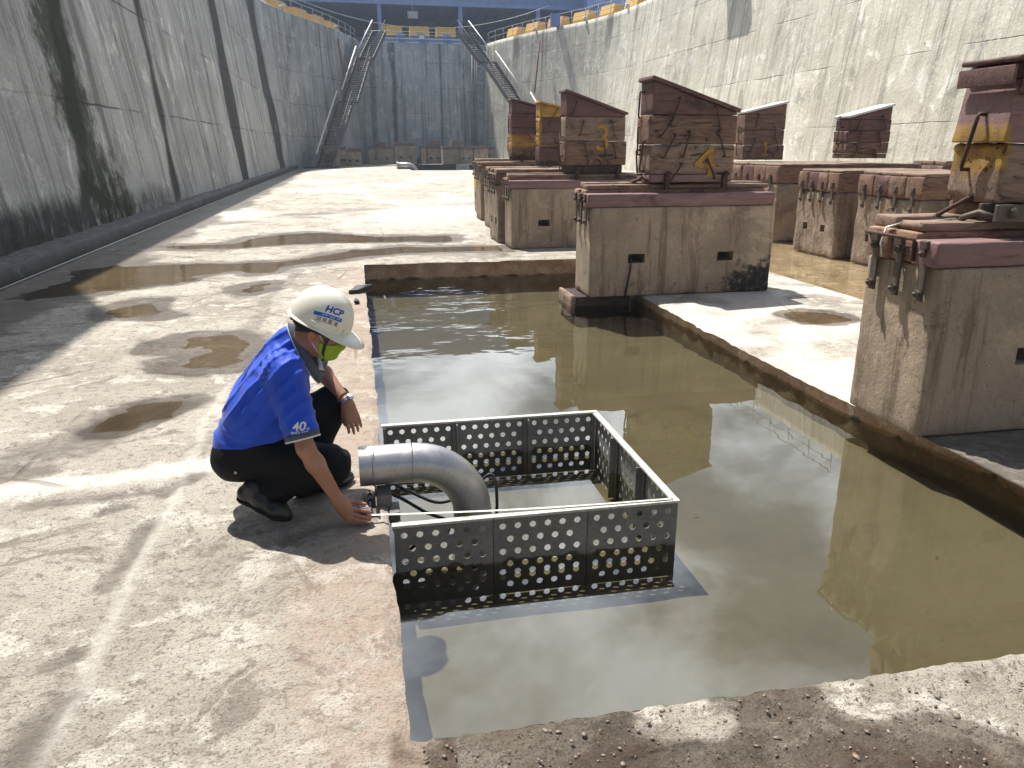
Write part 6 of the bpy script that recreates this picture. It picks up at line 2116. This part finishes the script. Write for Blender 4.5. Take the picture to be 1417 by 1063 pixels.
def build_person():
    V3 = lambda *a: np.array(a, float)
    base = (-0.35, 3.5, 0)
    man = empty('person', base, 'man in blue polo and white hard hat crouching at the pit edge with a tape', 'person')
    # joints
    pel = V3(-0.565, 3.53, 0.36)
    chest = V3(-0.40, 3.50, 0.62)
    neck0 = V3(-0.315, 3.475, 0.80)
    shR, shL = V3(-0.335, 3.315, 0.715), V3(-0.285, 3.665, 0.72)
    elR, wrR = V3(-0.272, 3.215, 0.40), V3(-0.150, 3.225, 0.135)
    elL, wrL = V3(*gy(436, 502, 3.84)), V3(*gy(480, 557, 3.655))
    hipR, hipL = V3(-0.555, 3.445, 0.30), V3(-0.54, 3.615, 0.33)
    knR, knL = V3(-0.170, 3.36, 0.262), V3(-0.158, 3.745, 0.44)
    anR, anL = V3(-0.515, 3.40, 0.125), V3(-0.305, 3.645, 0.10)
    C = V3(-0.172, 3.42, 0.895)
    hf = V3(math.cos(R(24)) * 0.98, math.cos(R(24)) * -0.199, -math.sin(R(24)))
    hf /= np.linalg.norm(hf)
    hl = np.cross([0, 0, 1], hf)
    hl /= np.linalg.norm(hl)
    hu = np.cross(hf, hl)
    HM = np.column_stack([hf, hl, hu])

    def H(f, l, u):
        return C + hf * f + hl * l + hu * u
    # ---- body: one continuous skin
    s = SDF((-0.82, 3.05, -0.02), (0.12, 3.98, 1.08), 0.0042)

    def head(s, g=0.0, ears=True):
        s.ell(H(-0.012, 0, 0.035), (0.096 + g, 0.076 + g, 0.088 + g), HM, 0.02)
        s.ell(H(0.028, 0, -0.045), (0.066 + g, 0.063 + g, 0.085 + g), HM, 0.03)
        s.cone(H(0.052, 0, -0.10), H(0.07, 0, -0.112), 0.034 + g, 0.022 + g, 0.03)
        s.cone(H(0.0, 0.045, -0.075), H(0.045, 0.02, -0.105), 0.024 + g, 0.022 + g, 0.03)
        s.cone(H(0.0, -0.045, -0.075), H(0.045, -0.02, -0.105), 0.024 + g, 0.022 + g, 0.03)
        s.cone(H(0.088, 0, -0.02), H(0.106, 0, -0.052), 0.009 + g, 0.014 + g, 0.014)
        for q in (-1, 1): s.ell(H(0.10, q * 0.009, -0.056), (0.011 + g, 0.008 + g, 0.008 + g), HM, 0.008)
        for q in (-1, 1): s.cone(H(0.075, q * 0.012, 0.0), H(0.062, q * 0.045, 0.0), 0.014 + g, 0.012 + g, 0.014)
        for q in (-1, 1): s.ell(H(0.068, q * 0.033, -0.022), (0.016, 0.016, 0.012), HM, 0.008)
        for q in (-1, 1): s.ell(H(0.05, q * 0.045, -0.05), (0.03 + g, 0.022 + g, 0.024 + g), HM, 0.02)
    head(s)
    s.cone(H(0.088, 0.022, -0.082), H(0.088, -0.022, -0.082), 0.009, 0.009, 0.01)
    s.cone(H(0.084, 0.02, -0.092), H(0.084, -0.02, -0.092), 0.008, 0.008, 0.006)
    for q in (-1, 1):                      # ears with a hollow
        em = np.column_stack([hf * 0.94 - hl * q * 0.34, hl * q * 0.94 + hf * 0.34, hu])
        s.ell(H(-0.018, q * 0.077, -0.035), (0.019, 0.008, 0.032), em, 0.006)
        s.ell(H(-0.012, q * 0.086, -0.032), (0.010, 0.007, 0.019), em, 0.004, 's')
        s.ell(H(-0.012, q * 0.08, -0.06), (0.010, 0.007, 0.011), em, 0.004)
    s.cone(H(-0.035, 0, -0.06), neck0 - V3(0.03, 0, 0.03), 0.055, 0.062, 0.03)
    s.cone(H(0.02, 0, -0.085), neck0 + V3(0.01, 0, -0.02), 0.04, 0.055, 0.03)
    s.cone(neck0 - V3(0.02, 0, 0.05), chest, 0.075, 0.105, 0.05)
    s.cone(chest, pel, 0.11, 0.095, 0.05)
    s.cone(shR + V3(0, 0.07, 0), shL - V3(0, 0.07, 0), 0.05, 0.05, 0.05)

    def arm(sh, el, wr):
        s.cone(sh, el, 0.048, 0.039, 0.03)
        m = el + (wr - el) * 0.28
        s.cone(el, m, 0.038, 0.041, 0.02)
        s.cone(m, wr, 0.041, 0.026, 0.02)
    arm(shR, elR, wrR)
    arm(shL, elL, wrL)
    for hp, kn, an in ((hipR, knR, anR), (hipL, knL, anL)):
        s.cone(hp, kn, 0.07, 0.045, 0.03)
        s.cone(kn, an, 0.045, 0.03, 0.02)

    def finger(pts, r0, r1, k=0.004):
        n = len(pts) - 1
        for i in range(n):
            s.cone(pts[i], pts[i + 1], r0 + (r1 - r0) * i / n, r0 + (r1 - r0) * (i + 1) / n, k)
    # right hand closed round the tape case: fingers wrap the near side and go under it, thumb on top
    t = V3(*TAPE)
    kn = [t + V3(-0.052, -0.030, 0.034), t + V3(-0.062, -0.036, 0.016), t + V3(-0.068, -0.036, -0.003), t + V3(-0.070, -0.032, -0.02)]
    pc = (wrR + (kn[1] + kn[2]) / 2) / 2
    d = (kn[1] + kn[2]) / 2 - wrR
    for k in kn: s.cone(wrR + d * 0.25 + (k - (kn[1] + kn[2]) / 2) * 0.5, k, 0.021, 0.0125, 0.018)
    s.cone(wrR, pc, 0.027, 0.026, 0.02)
    tips = [(V3(-0.012, -0.036, 0.026), V3(0.016, -0.032, 0.016), V3(0.032, -0.024, 0.004)),
            (V3(-0.022, -0.043, 0.004), V3(0.012, -0.038, -0.010), V3(0.034, -0.028, -0.020)),
            (V3(-0.030, -0.042, -0.016), V3(0.004, -0.036, -0.029), V3(0.028, -0.022, -0.034)),
            (V3(-0.040, -0.036, -0.032), V3(-0.012, -0.028, -0.040), V3(0.006, -0.012, -0.041))]
    for k, (a, b, c) in zip(kn, tips): finger([k, t + a, t + b, t + c], 0.0098, 0.0072)
    s.cone(wrR + d * 0.25, t + V3(-0.048, 0.012, 0.05), 0.018, 0.0125, 0.012)
    finger([t + V3(-0.048, 0.012, 0.05), t + V3(-0.018, 0.006, 0.045), t + V3(0.012, 0.0, 0.036)], 0.0112, 0.0085)
    # left hand hanging relaxed over the knee
    d = V3(0.045, -0.01, -0.185)
    d /= np.linalg.norm(d)
    e = np.cross(d, [-0.25, 1, 0.0])
    e /= np.linalg.norm(e)
    if e[0] < 0: e = -e
    nrm = np.cross(e, d)
    if nrm[1] > 0: nrm = -nrm                # back of the hand towards the near side
    K = wrL + d * 0.088
    s.cone(wrL, wrL + d * 0.03, 0.026, 0.026, 0.02)
    for i, (off, L) in enumerate(((0.030, 0.068), (0.0105, 0.078), (-0.010, 0.074), (-0.029, 0.058))[::-1]):
        k = K + e * off * -1 + nrm * (0.004 - 18 * off * off * 0.4)
        s.cone(wrL + d * 0.02 + e * off * -0.55, k, 0.0175, 0.0125, 0.018)
        dd = d + e * (-off) * 2.0
        dd /= np.linalg.norm(dd)
        finger([k, k + dd * L * 0.45 + nrm * 0.004, k + dd * L * 0.76 - nrm * 0.004, k + dd * L - nrm * 0.016], 0.0098, 0.0068)
    s.cone(wrL + d * 0.022 - e * 0.012, wrL + d * 0.058 - e * 0.036 - nrm * 0.012, 0.0165, 0.0125, 0.014)
    finger([wrL + d * 0.058 - e * 0.036 - nrm * 0.012, wrL + d * 0.088 - e * 0.042 - nrm * 0.016, wrL + d * 0.113 - e * 0.038 - nrm * 0.022], 0.0118, 0.0082)
    v, f = s.mesh(2)
    blush = np.zeros(len(v))
    for p, r in ([(t + V3(0, -0.03, 0), 0.06)] + [(H(-0.015, q * 0.08, -0.035), 0.035) for q in (-1, 1)] + [(H(0.1, 0, -0.05), 0.03)]):
        blush = np.maximum(blush, sstep(r, r * 0.3, np.linalg.norm(v - p, axis=1)))
    blush *= 0.6
    mesh_obj('body', v, f, M['skin'], man, True, attrs={'blush': blush})

    # ---- polo shirt
    s = SDF((-0.86, 3.08, 0.2), (-0.02, 3.98, 0.95), 0.0062)
    mid = pel * 0.5 + chest * 0.5
    for q in (-1, 1):
        yo = V3(0, q * 0.065, 0)
        s.cone(pel + yo * 1.05 + V3(-0.01, 0, -0.01), mid + yo * 1.1 + V3(-0.012, 0, 0.01), 0.125, 0.125, 0.05)
        s.cone(mid + yo * 1.1 + V3(-0.012, 0, 0.01), chest + yo * 1.25, 0.125, 0.118, 0.05)
        s.cone(chest + yo * 1.25, neck0 + yo * 0.7 - V3(0.055, 0, 0.05), 0.118, 0.06, 0.06)
        s.cone(chest + yo * 0.8 + V3(0.05, 0, -0.05), mid + yo + V3(0.06, 0, -0.04), 0.085, 0.10, 0.05)
    s.cone(shR + V3(-0.01, 0.03, 0), shL + V3(-0.01, -0.03, 0), 0.075, 0.075, 0.06)
    s.cone(chest + V3(0.0, 0, 0.05), V3(-0.325, 3.472, 0.822), 0.10, 0.066, 0.06)
    for q in (-1, 1):
        s.cone(mid + V3(0.05, q * 0.06, -0.03), pel + V3(0.085, q * 0.06, -0.03), 0.105, 0.10, 0.05)
    cufR = shR + (elR - shR) * 0.86
    cufL = shL + (elL - shL) * 0.8
    s.cone(shR + V3(-0.008, 0.015, 0.0), cufR + (elR - shR) * 0.3, 0.083, 0.070, 0.035)
    s.cone(shL + V3(0, -0.015, 0), cufL + (elL - shL) * 0.3, 0.078, 0.07, 0.04)
    axR = (elR - shR) / np.linalg.norm(elR - shR)
    axL = (elL - shL) / np.linalg.norm(elL - shL)

    def folds(P):
        # pulled folds that fan from the shoulder and armpit across the back, and creases over the waist
        u = (P - mid) @ ((chest - pel) / np.linalg.norm(chest - pel))
        sp = (chest - pel) / np.linalg.norm(chest - pel)
        across = np.cross(sp, [0, 1, 0])
        nz = fbm(P, 3.5, 3, 3)
        w1 = (P @ across) * 105 + (P[:, 1] - 3.5) * 55 + u * 26 + 5.0 * nz
        a = (1 - np.abs(np.sin(w1 * 0.5))) ** 2 * 0.011 * sstep(-0.25, 0.2, fbm(P, 2.6, 2, 8)) * sstep(-0.17, 0.02, u)
        w2 = u * 115 + (P @ across) * 30 + 4.0 * fbm(P, 4, 3, 13)
        b = (1 - np.abs(np.sin(w2 * 0.5))) ** 2 * 0.013 * np.exp(-((u + 0.12) / 0.09) ** 2) * sstep(-0.3, 0.2, fbm(P, 3.5, 2, 18))
        a = -a
        b = -b
        c = fbm(P, 7, 3, 21) * 0.006
        pleat = np.sin(np.arctan2(P[:, 2] - shR[2], P[:, 0] - shR[0] + 0.02) * 15 + 2 * fbm(P, 6, 2, 5)) * 0.005 * np.exp(-(np.linalg.norm(P - shR, axis=1) / 0.16) ** 2) * sstep(0.05, 0.12, np.linalg.norm(P - shR, axis=1))
        return a + b - c - pleat
    s.warp(folds)
    s.plane(cufR, axR, region=((-0.5, 3.0, 0.2), (-0.1, 3.36, 0.475)))
    s.plane(cufL, axL, region=((-0.36, 3.745, 0.4), (-0.02, 3.98, 0.72)))
    # hem tucked at the belt: cut by the waist plane
    wd = (chest - pel) / np.linalg.norm(chest - pel)
    hn = V3(0.13, 0, -1)
    s.plane(V3(-0.6, 3.5, 0.362), hn, region=((-0.86, 3.2, 0.2), (-0.30, 3.9, 0.62)))
    v, f = s.mesh(2)
    shirt = mesh_obj('polo_shirt', v, f, M['shirt'], man, True)
    sb = bvh_of(shirt)

    # ribbed cuffs with white edge
    for c, ax, r in ((cufR, axR, 0.0735), (cufL, axL, 0.073)):
        for nm, off, rr, h, mt in (('cuff', -0.011, r, 0.022, 'collar'), ('cuff_trim', 0.0035, r + 0.0006, 0.007, 'trim')):
            u = Vector(ax).orthogonal().normalized()
            w = Vector(ax).cross(u)
            vv, ff = [], []
            n = 40
            for i in range(n):
                a = 2 * PI * i / n
                dd = u * math.cos(a) + w * math.sin(a)
                for (k, g) in ((-h / 2, 0.0), (-h / 2, 0.0025), (h / 2, 0.0025), (h / 2, -0.006)):
                    vv.append(Vector(c) + Vector(ax) * (off + k) + dd * (rr * (1 + 0.02 * math.sin(3 * a)) + g))
            for i in range(n):
                for k in range(3):
                    j = (i + 1) % n
                    ff.append((i * 4 + k, i * 4 + k + 1, j * 4 + k + 1, j * 4 + k))
            mesh_obj(nm, [tuple(q) for q in vv], ff, M[mt], man, True)
    # collar: tapered band round the neck, open and hanging at the throat
    cc = V3(-0.262, 3.462, 0.765)
    ea = V3(0.115, -0.02, -0.265)
    ea /= np.linalg.norm(ea)
    el_ = V3(0.06, 1, 0.02)
    el_ /= np.linalg.norm(el_)
    en = np.cross(ea, el_)
    if en[0] < 0: en = -en
    vv, ff, tv = [], [], []
    n = 48
    for i in range(n + 1):
        a = PI * 0.05 + (2 * PI - PI * 0.1) * i / n
        q = -math.cos(a - PI) if False else math.cos(a)
        du = ea * (0.128 * q) + el_ * (0.074 * math.sin(a))
        rad = du / np.linalg.norm(du)
        wd_ = 0.038 + 0.014 * sstep(0.2, 1.0, np.array(q))
        top = cc + du * 0.86 + en * 0.024
        fold = cc + du * 0.95 + en * 0.030
        low = cc + du * 1.05 + rad * float(wd_) * 0.34 - en * 0.006
        inn = cc + du * 0.9 - en * 0.01
        vv += [inn, top, fold, low]
        tv.append(low)
    for i in range(n):
        for k in range(3): ff.append((i * 4 + k, (i + 1) * 4 + k, (i + 1) * 4 + k + 1, i * 4 + k + 1))
    co = mesh_obj('collar', vv, ff, M['collar'], man, True)
    sd = co.modifiers.new('thickness', 'SOLIDIFY')
    sd.thickness = 0.004
    MB().tube([tuple(p) for p in tv], 0.0034, 6).build('collar_trim', M['trim'], man)

    # ---- trousers
    s = SDF((-0.84, 3.18, 0.02), (0.02, 3.92, 0.62), 0.0062)
    s.cone(pel + V3(0.005, -0.08, -0.02), pel + V3(0.005, 0.08, -0.02), 0.118, 0.118, 0.04)
    s.ell(V3(-0.60, 3.445, 0.285), (0.115, 0.105, 0.105), None, 0.05)
    s.ell(V3(-0.60, 3.61, 0.295), (0.115, 0.105, 0.105), None, 0.05)
    s.cone(hipR, knR, 0.112, 0.078, 0.05)
    s.cone(hipL, knL, 0.112, 0.074, 0.05)
    s.ell(knR + V3(0.005, 0, 0.0), (0.078, 0.074, 0.082), None, 0.02)
    s.cone(knR + V3(-0.01, 0, -0.02), anR + V3(0.05, -0.005, 0.02), 0.074, 0.066, 0.025)
    s.cone(anR + V3(0.05, -0.005, 0.02), anR + V3(-0.0, 0, -0.005), 0.066, 0.05, 0.02)
    s.cone(anR + V3(0.10, -0.01, 0.0), anR + V3(0.07, -0.02, -0.03), 0.055, 0.05, 0.03)
    s.cone(knL, anL + V3(0.03, 0.01, 0.08), 0.072, 0.068, 0.025)
    s.cone(anL + V3(0.03, 0.01, 0.08), anL + V3(0.02, 0.0, -0.02), 0.068, 0.066, 0.025)

    def tf(P):
        a = np.sin((P @ np.array([30.0, 6, -16]) + 3 * fbm(P, 6, 3, 2)) * 1.7) * 0.004 * (np.exp(-(np.linalg.norm(P - knR, axis=1) / 0.14) ** 2) + np.exp(-(np.linalg.norm(P - knL, axis=1) / 0.13) ** 2) + 0.35)
        b = np.sin((P @ np.array([12.0, 4, 34]) + 3 * fbm(P, 5, 3, 6)) * 1.6) * 0.0035 * np.exp(-(np.linalg.norm(P - anR, axis=1) / 0.2) ** 2)
        return -(a + b + fbm(P, 9, 3, 4) * 0.006)
    s.warp(tf)
    s.plane(V3(-0.6, 3.5, 0.39), -hn, region=((-0.84, 3.2, 0.3), (-0.36, 3.88, 0.62)))
    v, f = s.mesh(2)
    mesh_obj('trousers', v, f, M['trousers'], man, True)
    MB().tube([(-0.588, 3.318, 0.272), (-0.588, 3.305, 0.272)], 0.0065, 10).build('pocket_button', M['chrome'], man)

    # ---- shoes
    def shoe(heel, toe, ball_lift, roll=0.0):
        """heel and toe are the sole's end points"""
        heel, toe = np.array(heel, float), np.array(toe, float)
        d = toe - heel
        L = np.linalg.norm(d)
        d /= L
        side = np.cross(d, [0, 0, 1])
        side /= np.linalg.norm(side)
        up = np.cross(side, d)
        if up[2] < 0: up = -up
        s = SDF(np.minimum(heel, toe) - 0.12, np.maximum(heel, toe) + V3(0.12, 0.12, 0.2), 0.005)
        p = lambda a, b, c: heel + d * a * L + side * b + up * c
        s.cone(p(0.14, 0, 0.045), p(0.45, 0, 0.045), 0.036, 0.038, 0.03)
        s.cone(p(0.45, 0, 0.042), p(0.74, 0, 0.034), 0.040, 0.044, 0.03)
        s.cone(p(0.74, 0.0, 0.034), p(0.90, 0, 0.026), 0.043, 0.028, 0.03)
        s.cone(p(0.14, 0, 0.05), p(0.2, 0, 0.095), 0.036, 0.034, 0.02)
        s.cone(p(0.5, 0, 0.06), p(0.26, 0, 0.09), 0.034, 0.034, 0.03)
        s.plane(p(0, 0, 0.012), -up)
        s.cone(p(0.62, -0.03, 0.094), p(0.62, 0.03, 0.094), 0.018, 0.018, 0.012, 's')
        v, f = s.mesh(2)
        sh = mesh_obj('shoe', v, f, M['shoe'], man, True)
        s2 = SDF(np.minimum(heel, toe) - 0.12, np.maximum(heel, toe) + V3(0.12, 0.12, 0.2), 0.005)
        s2.cone(p(0.14, 0, 0.03), p(0.5, 0, 0.03), 0.041, 0.041, 0.03)
        s2.cone(p(0.5, 0, 0.03), p(0.76, 0, 0.03), 0.041, 0.048, 0.03)
        s2.cone(p(0.76, 0, 0.03), p(0.92, 0, 0.03), 0.047, 0.03, 0.03)
        s2.plane(p(0, 0, 0.02), up)
        s2.plane(p(0, 0, 0.0), -up)
        v, f = s2.mesh(1)
        mesh_obj('sole', v, f, M['sole'], sh, True)
        mb = MB()
        mb.tube([tuple(p(0.60, -0.036, 0.055)), tuple(p(0.64, -0.02, 0.075)), tuple(p(0.64, 0.02, 0.075)), tuple(p(0.60, 0.036, 0.055))], 0.006, 6)
        mb.build('strap', M['sole'], sh)
    shoe((-0.615, 3.415, 0.10), (-0.375, 3.305, 0.010), 0)
    shoe((-0.385, 3.565, 0.006), (-0.085, 3.745, 0.006), 0)

    # ---- hair under the hat
    s = SDF(C - 0.16, C + 0.16, 0.0042)
    s.ell(H(-0.012, 0, 0.03), (0.102, 0.082, 0.09), HM, 0.0)
    s.cone(H(-0.06, 0, -0.035), H(-0.075, 0, -0.07), 0.05, 0.032, 0.03)
    s.plane(H(0, 0, -0.012), hf - hu * 0.75, region=None)
    s.plane(H(-0.012, 0, 0), hf * 1.0 - hu * 0.15)
    s.plane(H(0, 0, 0.035), hu)
    v, f = s.mesh(1)
    mesh_obj('hair', v, f, M['hair'], man, True)
    # brow and closed eye
    for q in (-1, 1):
        MB().tube([tuple(H(0.091, q * 0.014, 0.002)), tuple(H(0.088, q * 0.032, 0.006)), tuple(H(0.072, q * 0.052, 0.0))], [0.0035, 0.004, 0.002], 6).build('eyebrow', M['hair'], man)
        MB().tube([tuple(H(0.088, q * 0.018, -0.024)), tuple(H(0.0855, q * 0.032, -0.028)), tuple(H(0.074, q * 0.047, -0.023))], [0.0014, 0.0024, 0.0014], 6).build('eyelash', M['hair'], man)

    # ---- face mask over nose and chin
    s = SDF(C - 0.18, C + 0.18, 0.004)
    head(s, 0.0075)
    s.cone(H(0.107, 0, -0.052), H(0.094, 0, -0.11), 0.010, 0.014, 0.02)
    s.plane(H(0.095, 0, -0.046), hu - hf * 0.12)
    s.plane(H(0.028, 0, -0.08), -hf - hu * 0.25)
    s.ell(H(0.035, 0, -0.06), (0.05, 0.055, 0.07), HM, 0.0, 's')
    v, f = s.mesh(1)
    mk = mesh_obj('face_mask', v, f, M['mask'], man, True)
    for q in (-1, 1):
        mb = MB()
        mb.tube([tuple(H(0.045, q * 0.066, -0.056)), tuple(H(0.02, q * 0.076, -0.03)), tuple(H(-0.01, q * 0.085, 0.004)), tuple(H(-0.025, q * 0.086, -0.006))], 0.0022, 5)
        mb.tube([tuple(H(0.035, q * 0.056, -0.108)), tuple(H(0.015, q * 0.066, -0.09)), tuple(H(-0.01, q * 0.076, -0.066)), tuple(H(-0.026, q * 0.083, -0.05))], 0.0022, 5)
        mb.build('ear_loop', M['trim'], mk)

    # ---- hard hat: dome, ridge, brim that widens into a peak
    n, m = 72, 26
    vv, ff = [], []

    def dome(a, t, g=0.0):
        cx, sx = math.cos(a), math.sin(a)
        fr = 0.5 + 0.5 * cx
        ra, rb = (0.128 if cx > 0 else 0.150), 0.115
        rad = 1.0 / math.sqrt((cx / ra) ** 2 + (sx / rb) ** 2)
        ph = t * PI / 2
        rr = rad * (math.sin(ph) ** 0.92) + g
        z = 0.012 + 0.158 * (math.cos(ph) ** 0.9 if math.cos(ph) > 0 else 0)
        ridge = 0.006 * math.exp(-((rr * sx) / 0.014) ** 2) * (1 - t ** 3)
        return H(rr * cx - 0.004, rr * sx, z + ridge + g)
    for j in range(m + 1):
        for i in range(n): vv.append(dome(2 * PI * i / n, max(j / m, 0.001)))
    for j in range(m):
        for i in range(n):
            k = (i + 1) % n
            ff.append((j * n + i, (j + 1) * n + i, (j + 1) * n + k, j * n + k))
    o1 = len(vv)
    for i in range(n):                      # brim, with its own ring so that the crease stays sharp
        a = 2 * PI * i / n
        cx, sx = math.cos(a), math.sin(a)
        pk = max(0, cx) ** 1.8
        p0 = np.array(dome(a, 1.0))
        out = hf * cx + hl * sx
        ext = 0.011 + 0.068 * pk
        vv.append(p0 - out * 0.001 + hu * 0.001)
        vv.append(p0 + out * ext * 0.55 - hu * (0.003 + 0.010 * pk))
        vv.append(p0 + out * ext - hu * (0.006 + 0.026 * pk))
        vv.append(p0 + out * ext - hu * (0.0085 + 0.026 * pk))
        vv.append(p0 - out * 0.004 - hu * 0.006)
    for i in range(n):
        k = (i + 1) % n
        for q in range(4): ff.append((o1 + i * 5 + q, o1 + i * 5 + q + 1, o1 + k * 5 + q + 1, o1 + k * 5 + q))
    hat = mesh_obj('hard_hat', vv, ff, M['hat'], man, True)
    hb = bvh_of(hat)
    # inner shell so the underside is closed
    vi, fi = [], []
    for j in range(13):
        for i in range(n): vi.append(dome(2 * PI * i / n, max(j / 12, 0.001), -0.003))
    for j in range(12):
        for i in range(n):
            k = (i + 1) % n
            fi.append((j * n + i, j * n + k, (j + 1) * n + k, (j + 1) * n + i))
    mesh_obj('liner', vi, fi, M['hat'], hat, True)
    # side slots, head band, nape strap and chin strap
    def on_hat(a, t, g): return np.array(dome(a, t, g))
    for a in (-1.72, -0.5):
        p = on_hat(a, 0.955, 0.003)
        o_ = hf * math.cos(a) + hl * math.sin(a)
        tn = np.cross(o_, hu)
        Mx = Matrix((Vector(tn), Vector(o_), Vector(hu))).transposed()
        MB().box(Vector(p), (0.032 if a < -1 else 0.026, 0.009, 0.022), 0.003, 0, Mx).build('slot_cover', M['hat'], hat)
    ring_pts = [tuple(H(0.108 * math.cos(a) - 0.014, 0.088 * math.sin(a), 0.004 - 0.012 * (math.cos(a) < -0.2))) for a in np.linspace(0.9, 2 * PI - 0.9, 30)]
    mb = MB()
    for dz in (0, -0.009, -0.018): mb.tube([tuple(np.array(p) + hu * dz) for p in ring_pts], 0.006, 6)
    mb.build('head_band', M['black_rubber'], hat)
    mb = MB()
    mb.box(Vector(H(-0.128, 0, -0.01)), (0.022, 0.05, 0.034), 0.005, 0, Matrix((Vector(hf), Vector(hl), Vector(hu))).transposed())
    mb.build('ratchet', M['black_rubber'], hat)
    for q in (-1, 1):
        pts = [H(0.052, q * 0.088, 0.008), H(0.05, q * 0.084, -0.02), H(0.05, q * 0.078, -0.06), H(0.052, q * 0.063, -0.10), H(0.058, q * 0.035, -0.138), H(0.062, 0, -0.148)]
        mb = MB()
        for a, b in zip(pts[:-1], pts[1:]):
            mb.bar(tuple(a), tuple(b + (b - a) * 0.08), 0.013, 0.003, up=tuple(hl * q + hu * 0.001))
        mb.build('chin_strap', M['black_rubber'], hat)
    MB().box(Vector(H(0.05, -0.081, -0.028)), (0.018, 0.007, 0.026), 0.002, 0, Matrix((Vector(hf), Vector(hl), Vector(hu))).transposed()).build('strap_buckle', M['black_rubber'], hat)
    MB().box(Vector(H(0.06, -0.012, -0.150)), (0.018, 0.03, 0.012), 0.003, 0, Matrix((Vector(hf), Vector(hl), Vector(hu))).transposed()).build('chin_cup', M['foam'], hat)

    # sticker and lettering on the near side of the hat
    a0 = -1.05
    sn = -hl * 0.80 + hf * 0.36 + hu * 0.48
    sn /= np.linalg.norm(sn)
    ux = hf * 0.94 + hl * 0.30 - hu * 0.0
    ux = ux - sn * (ux @ sn)
    ux /= np.linalg.norm(ux)
    uy = np.cross(sn, ux)
    so = H(0.024, -0.085, 0.088) + sn * 0.03
    K = 1.5
    def patch(x0, x1, y0, y1, skew=0.0, nx=10, ny=5):
        P, F = grid(x0, x1, y0, y1, nx, ny)
        return [(p[0] + skew * p[1], p[1]) for p in P], F
    v2, f2 = patch(-0.024, 0.036, -0.006, 0.024, 0.0)
    v2 = [(x - (0.012 * max(0, (y + 0.006) / 0.03) if x < 0.0 else 0) * (-x / 0.024 if x < 0 else 0) * -1, y) for x, y in v2]
    decal('sticker', [(x * K, y * K) for x, y in v2], f2, so, ux, uy, M['sticker'], hat, hb, 0.0009)
    v2, f2 = patch(-0.044, 0.036, -0.0155, -0.005, 0.0, 14, 3)
    decal('sticker_stripe', [(x * K, y * K) for x, y in v2], f2, so, ux, uy, M['print_mid'], hat, hb, 0.0010)
    tv, tf_ = text_mesh('HCP', 0.0265, bold=0.0009, shear=0.22)
    decal('lettering', [((x + 0.006) * K, (y + 0.0085) * K) for x, y in tv], tf_, so, ux, uy, M['print_blue'], hat, hb, 0.0016)
    tv, tf_ = text_mesh('PUMP  SINCE  1979', 0.0068)
    decal('lettering', [((x * 0.95 + 0.004) * K, (y - 0.0103) * K) for x, y in tv], tf_, so, ux, uy, M['sticker'], hat, hb, 0.0017)
    tv, tf_ = text_mesh('河見泵浦', 0.0175, bold=0.0002, space=1.18)
    decal('lettering', [((x * 0.85 - 0.003) * K, (y * 0.85 - 0.0255) * K) for x, y in tv], tf_, so, ux, uy, M['print_grey'], hat, hb, 0.0012)
    # sleeve print
    cv = Vector(cufR - axR * 0.05)
    sux = Vector((0.975, -0.2, 0.06))
    suy = Vector(-axR)
    suy = (suy - sux * suy.dot(sux)).normalized()
    so = cv + sux * 0.014 + sux.cross(suy) * 0.02
    tv, tf_ = text_mesh('40', 0.052, bold=0.0012, shear=0.18)
    decal('sleeve_print', [(x, y + 0.004) for x, y in tv], tf_, so, sux, suy, M['trim'], shirt, sb, 0.0014)
    tv, tf_ = text_mesh('SINCE 1979', 0.0145, bold=0.0004)
    decal('sleeve_print', [(x + 0.002, y - 0.021) for x, y in tv], tf_, so, sux, suy, M['trim'], shirt, sb, 0.0014)
    tv, tf_ = text_mesh('th', 0.014, bold=0.0004)
    decal('sleeve_print', [(x + 0.036, y - 0.006) for x, y in tv], tf_, so, sux, suy, M['trim'], shirt, sb, 0.0014)

    # ---- watch and bead bracelet on the far wrist
    ax = (wrL - elL) / np.linalg.norm(wrL - elL)
    wc = wrL - ax * 0.005
    wat = MB()
    u = Vector(ax).orthogonal().normalized()
    w = Vector(ax).cross(u)
    for i in range(22):
        a = 2 * PI * i / 22
        dd = u * math.cos(a) + w * math.sin(a)
        tt = Vector(ax).cross(dd)
        wat.box(Vector(wc) + dd * 0.0305, (0.0085, 0.018, 0.004), 0.001, 0, Matrix((tt, Vector(ax), dd)).transposed())
    wo = wat.build('wristwatch', M['chrome'], man)
    dv = Vector((0.75, -0.55, 0.45))
    dv = (dv - Vector(ax) * dv.dot(Vector(ax))).normalized()
    p = Vector(wc) + dv * 0.030
    MB().tube([p, p + dv * 0.010], 0.0185, 20).build('watch_case', M['chrome'], wo)
    MB().tube([p + dv * 0.010, p + dv * 0.0108], 0.0150, 20).build('watch_dial', M['sticker'], wo)
    mb = MB()
    mb.ring(Vector(wrL - ax * 0.032), Vector(ax) + Vector((0.1, 0, 0.15)), 0.0315, 0.0036, 26, 6)
    mb.build('bracelet', M['bracelet'], man)
    return man
# ------------------------------------------------------------------ build
make_camera()
light_and_sky()
materials()
build_floor()
LT, LN, RT, RN = build_walls()
build_quay(LT, LN, RT, RN)
far_things()
build_blocks()
build_screen()
build_person()
build_haze()
for o in list(bpy.data.objects):
    if o.type == 'MESH' and o.users_collection == (): COL.objects.link(o)
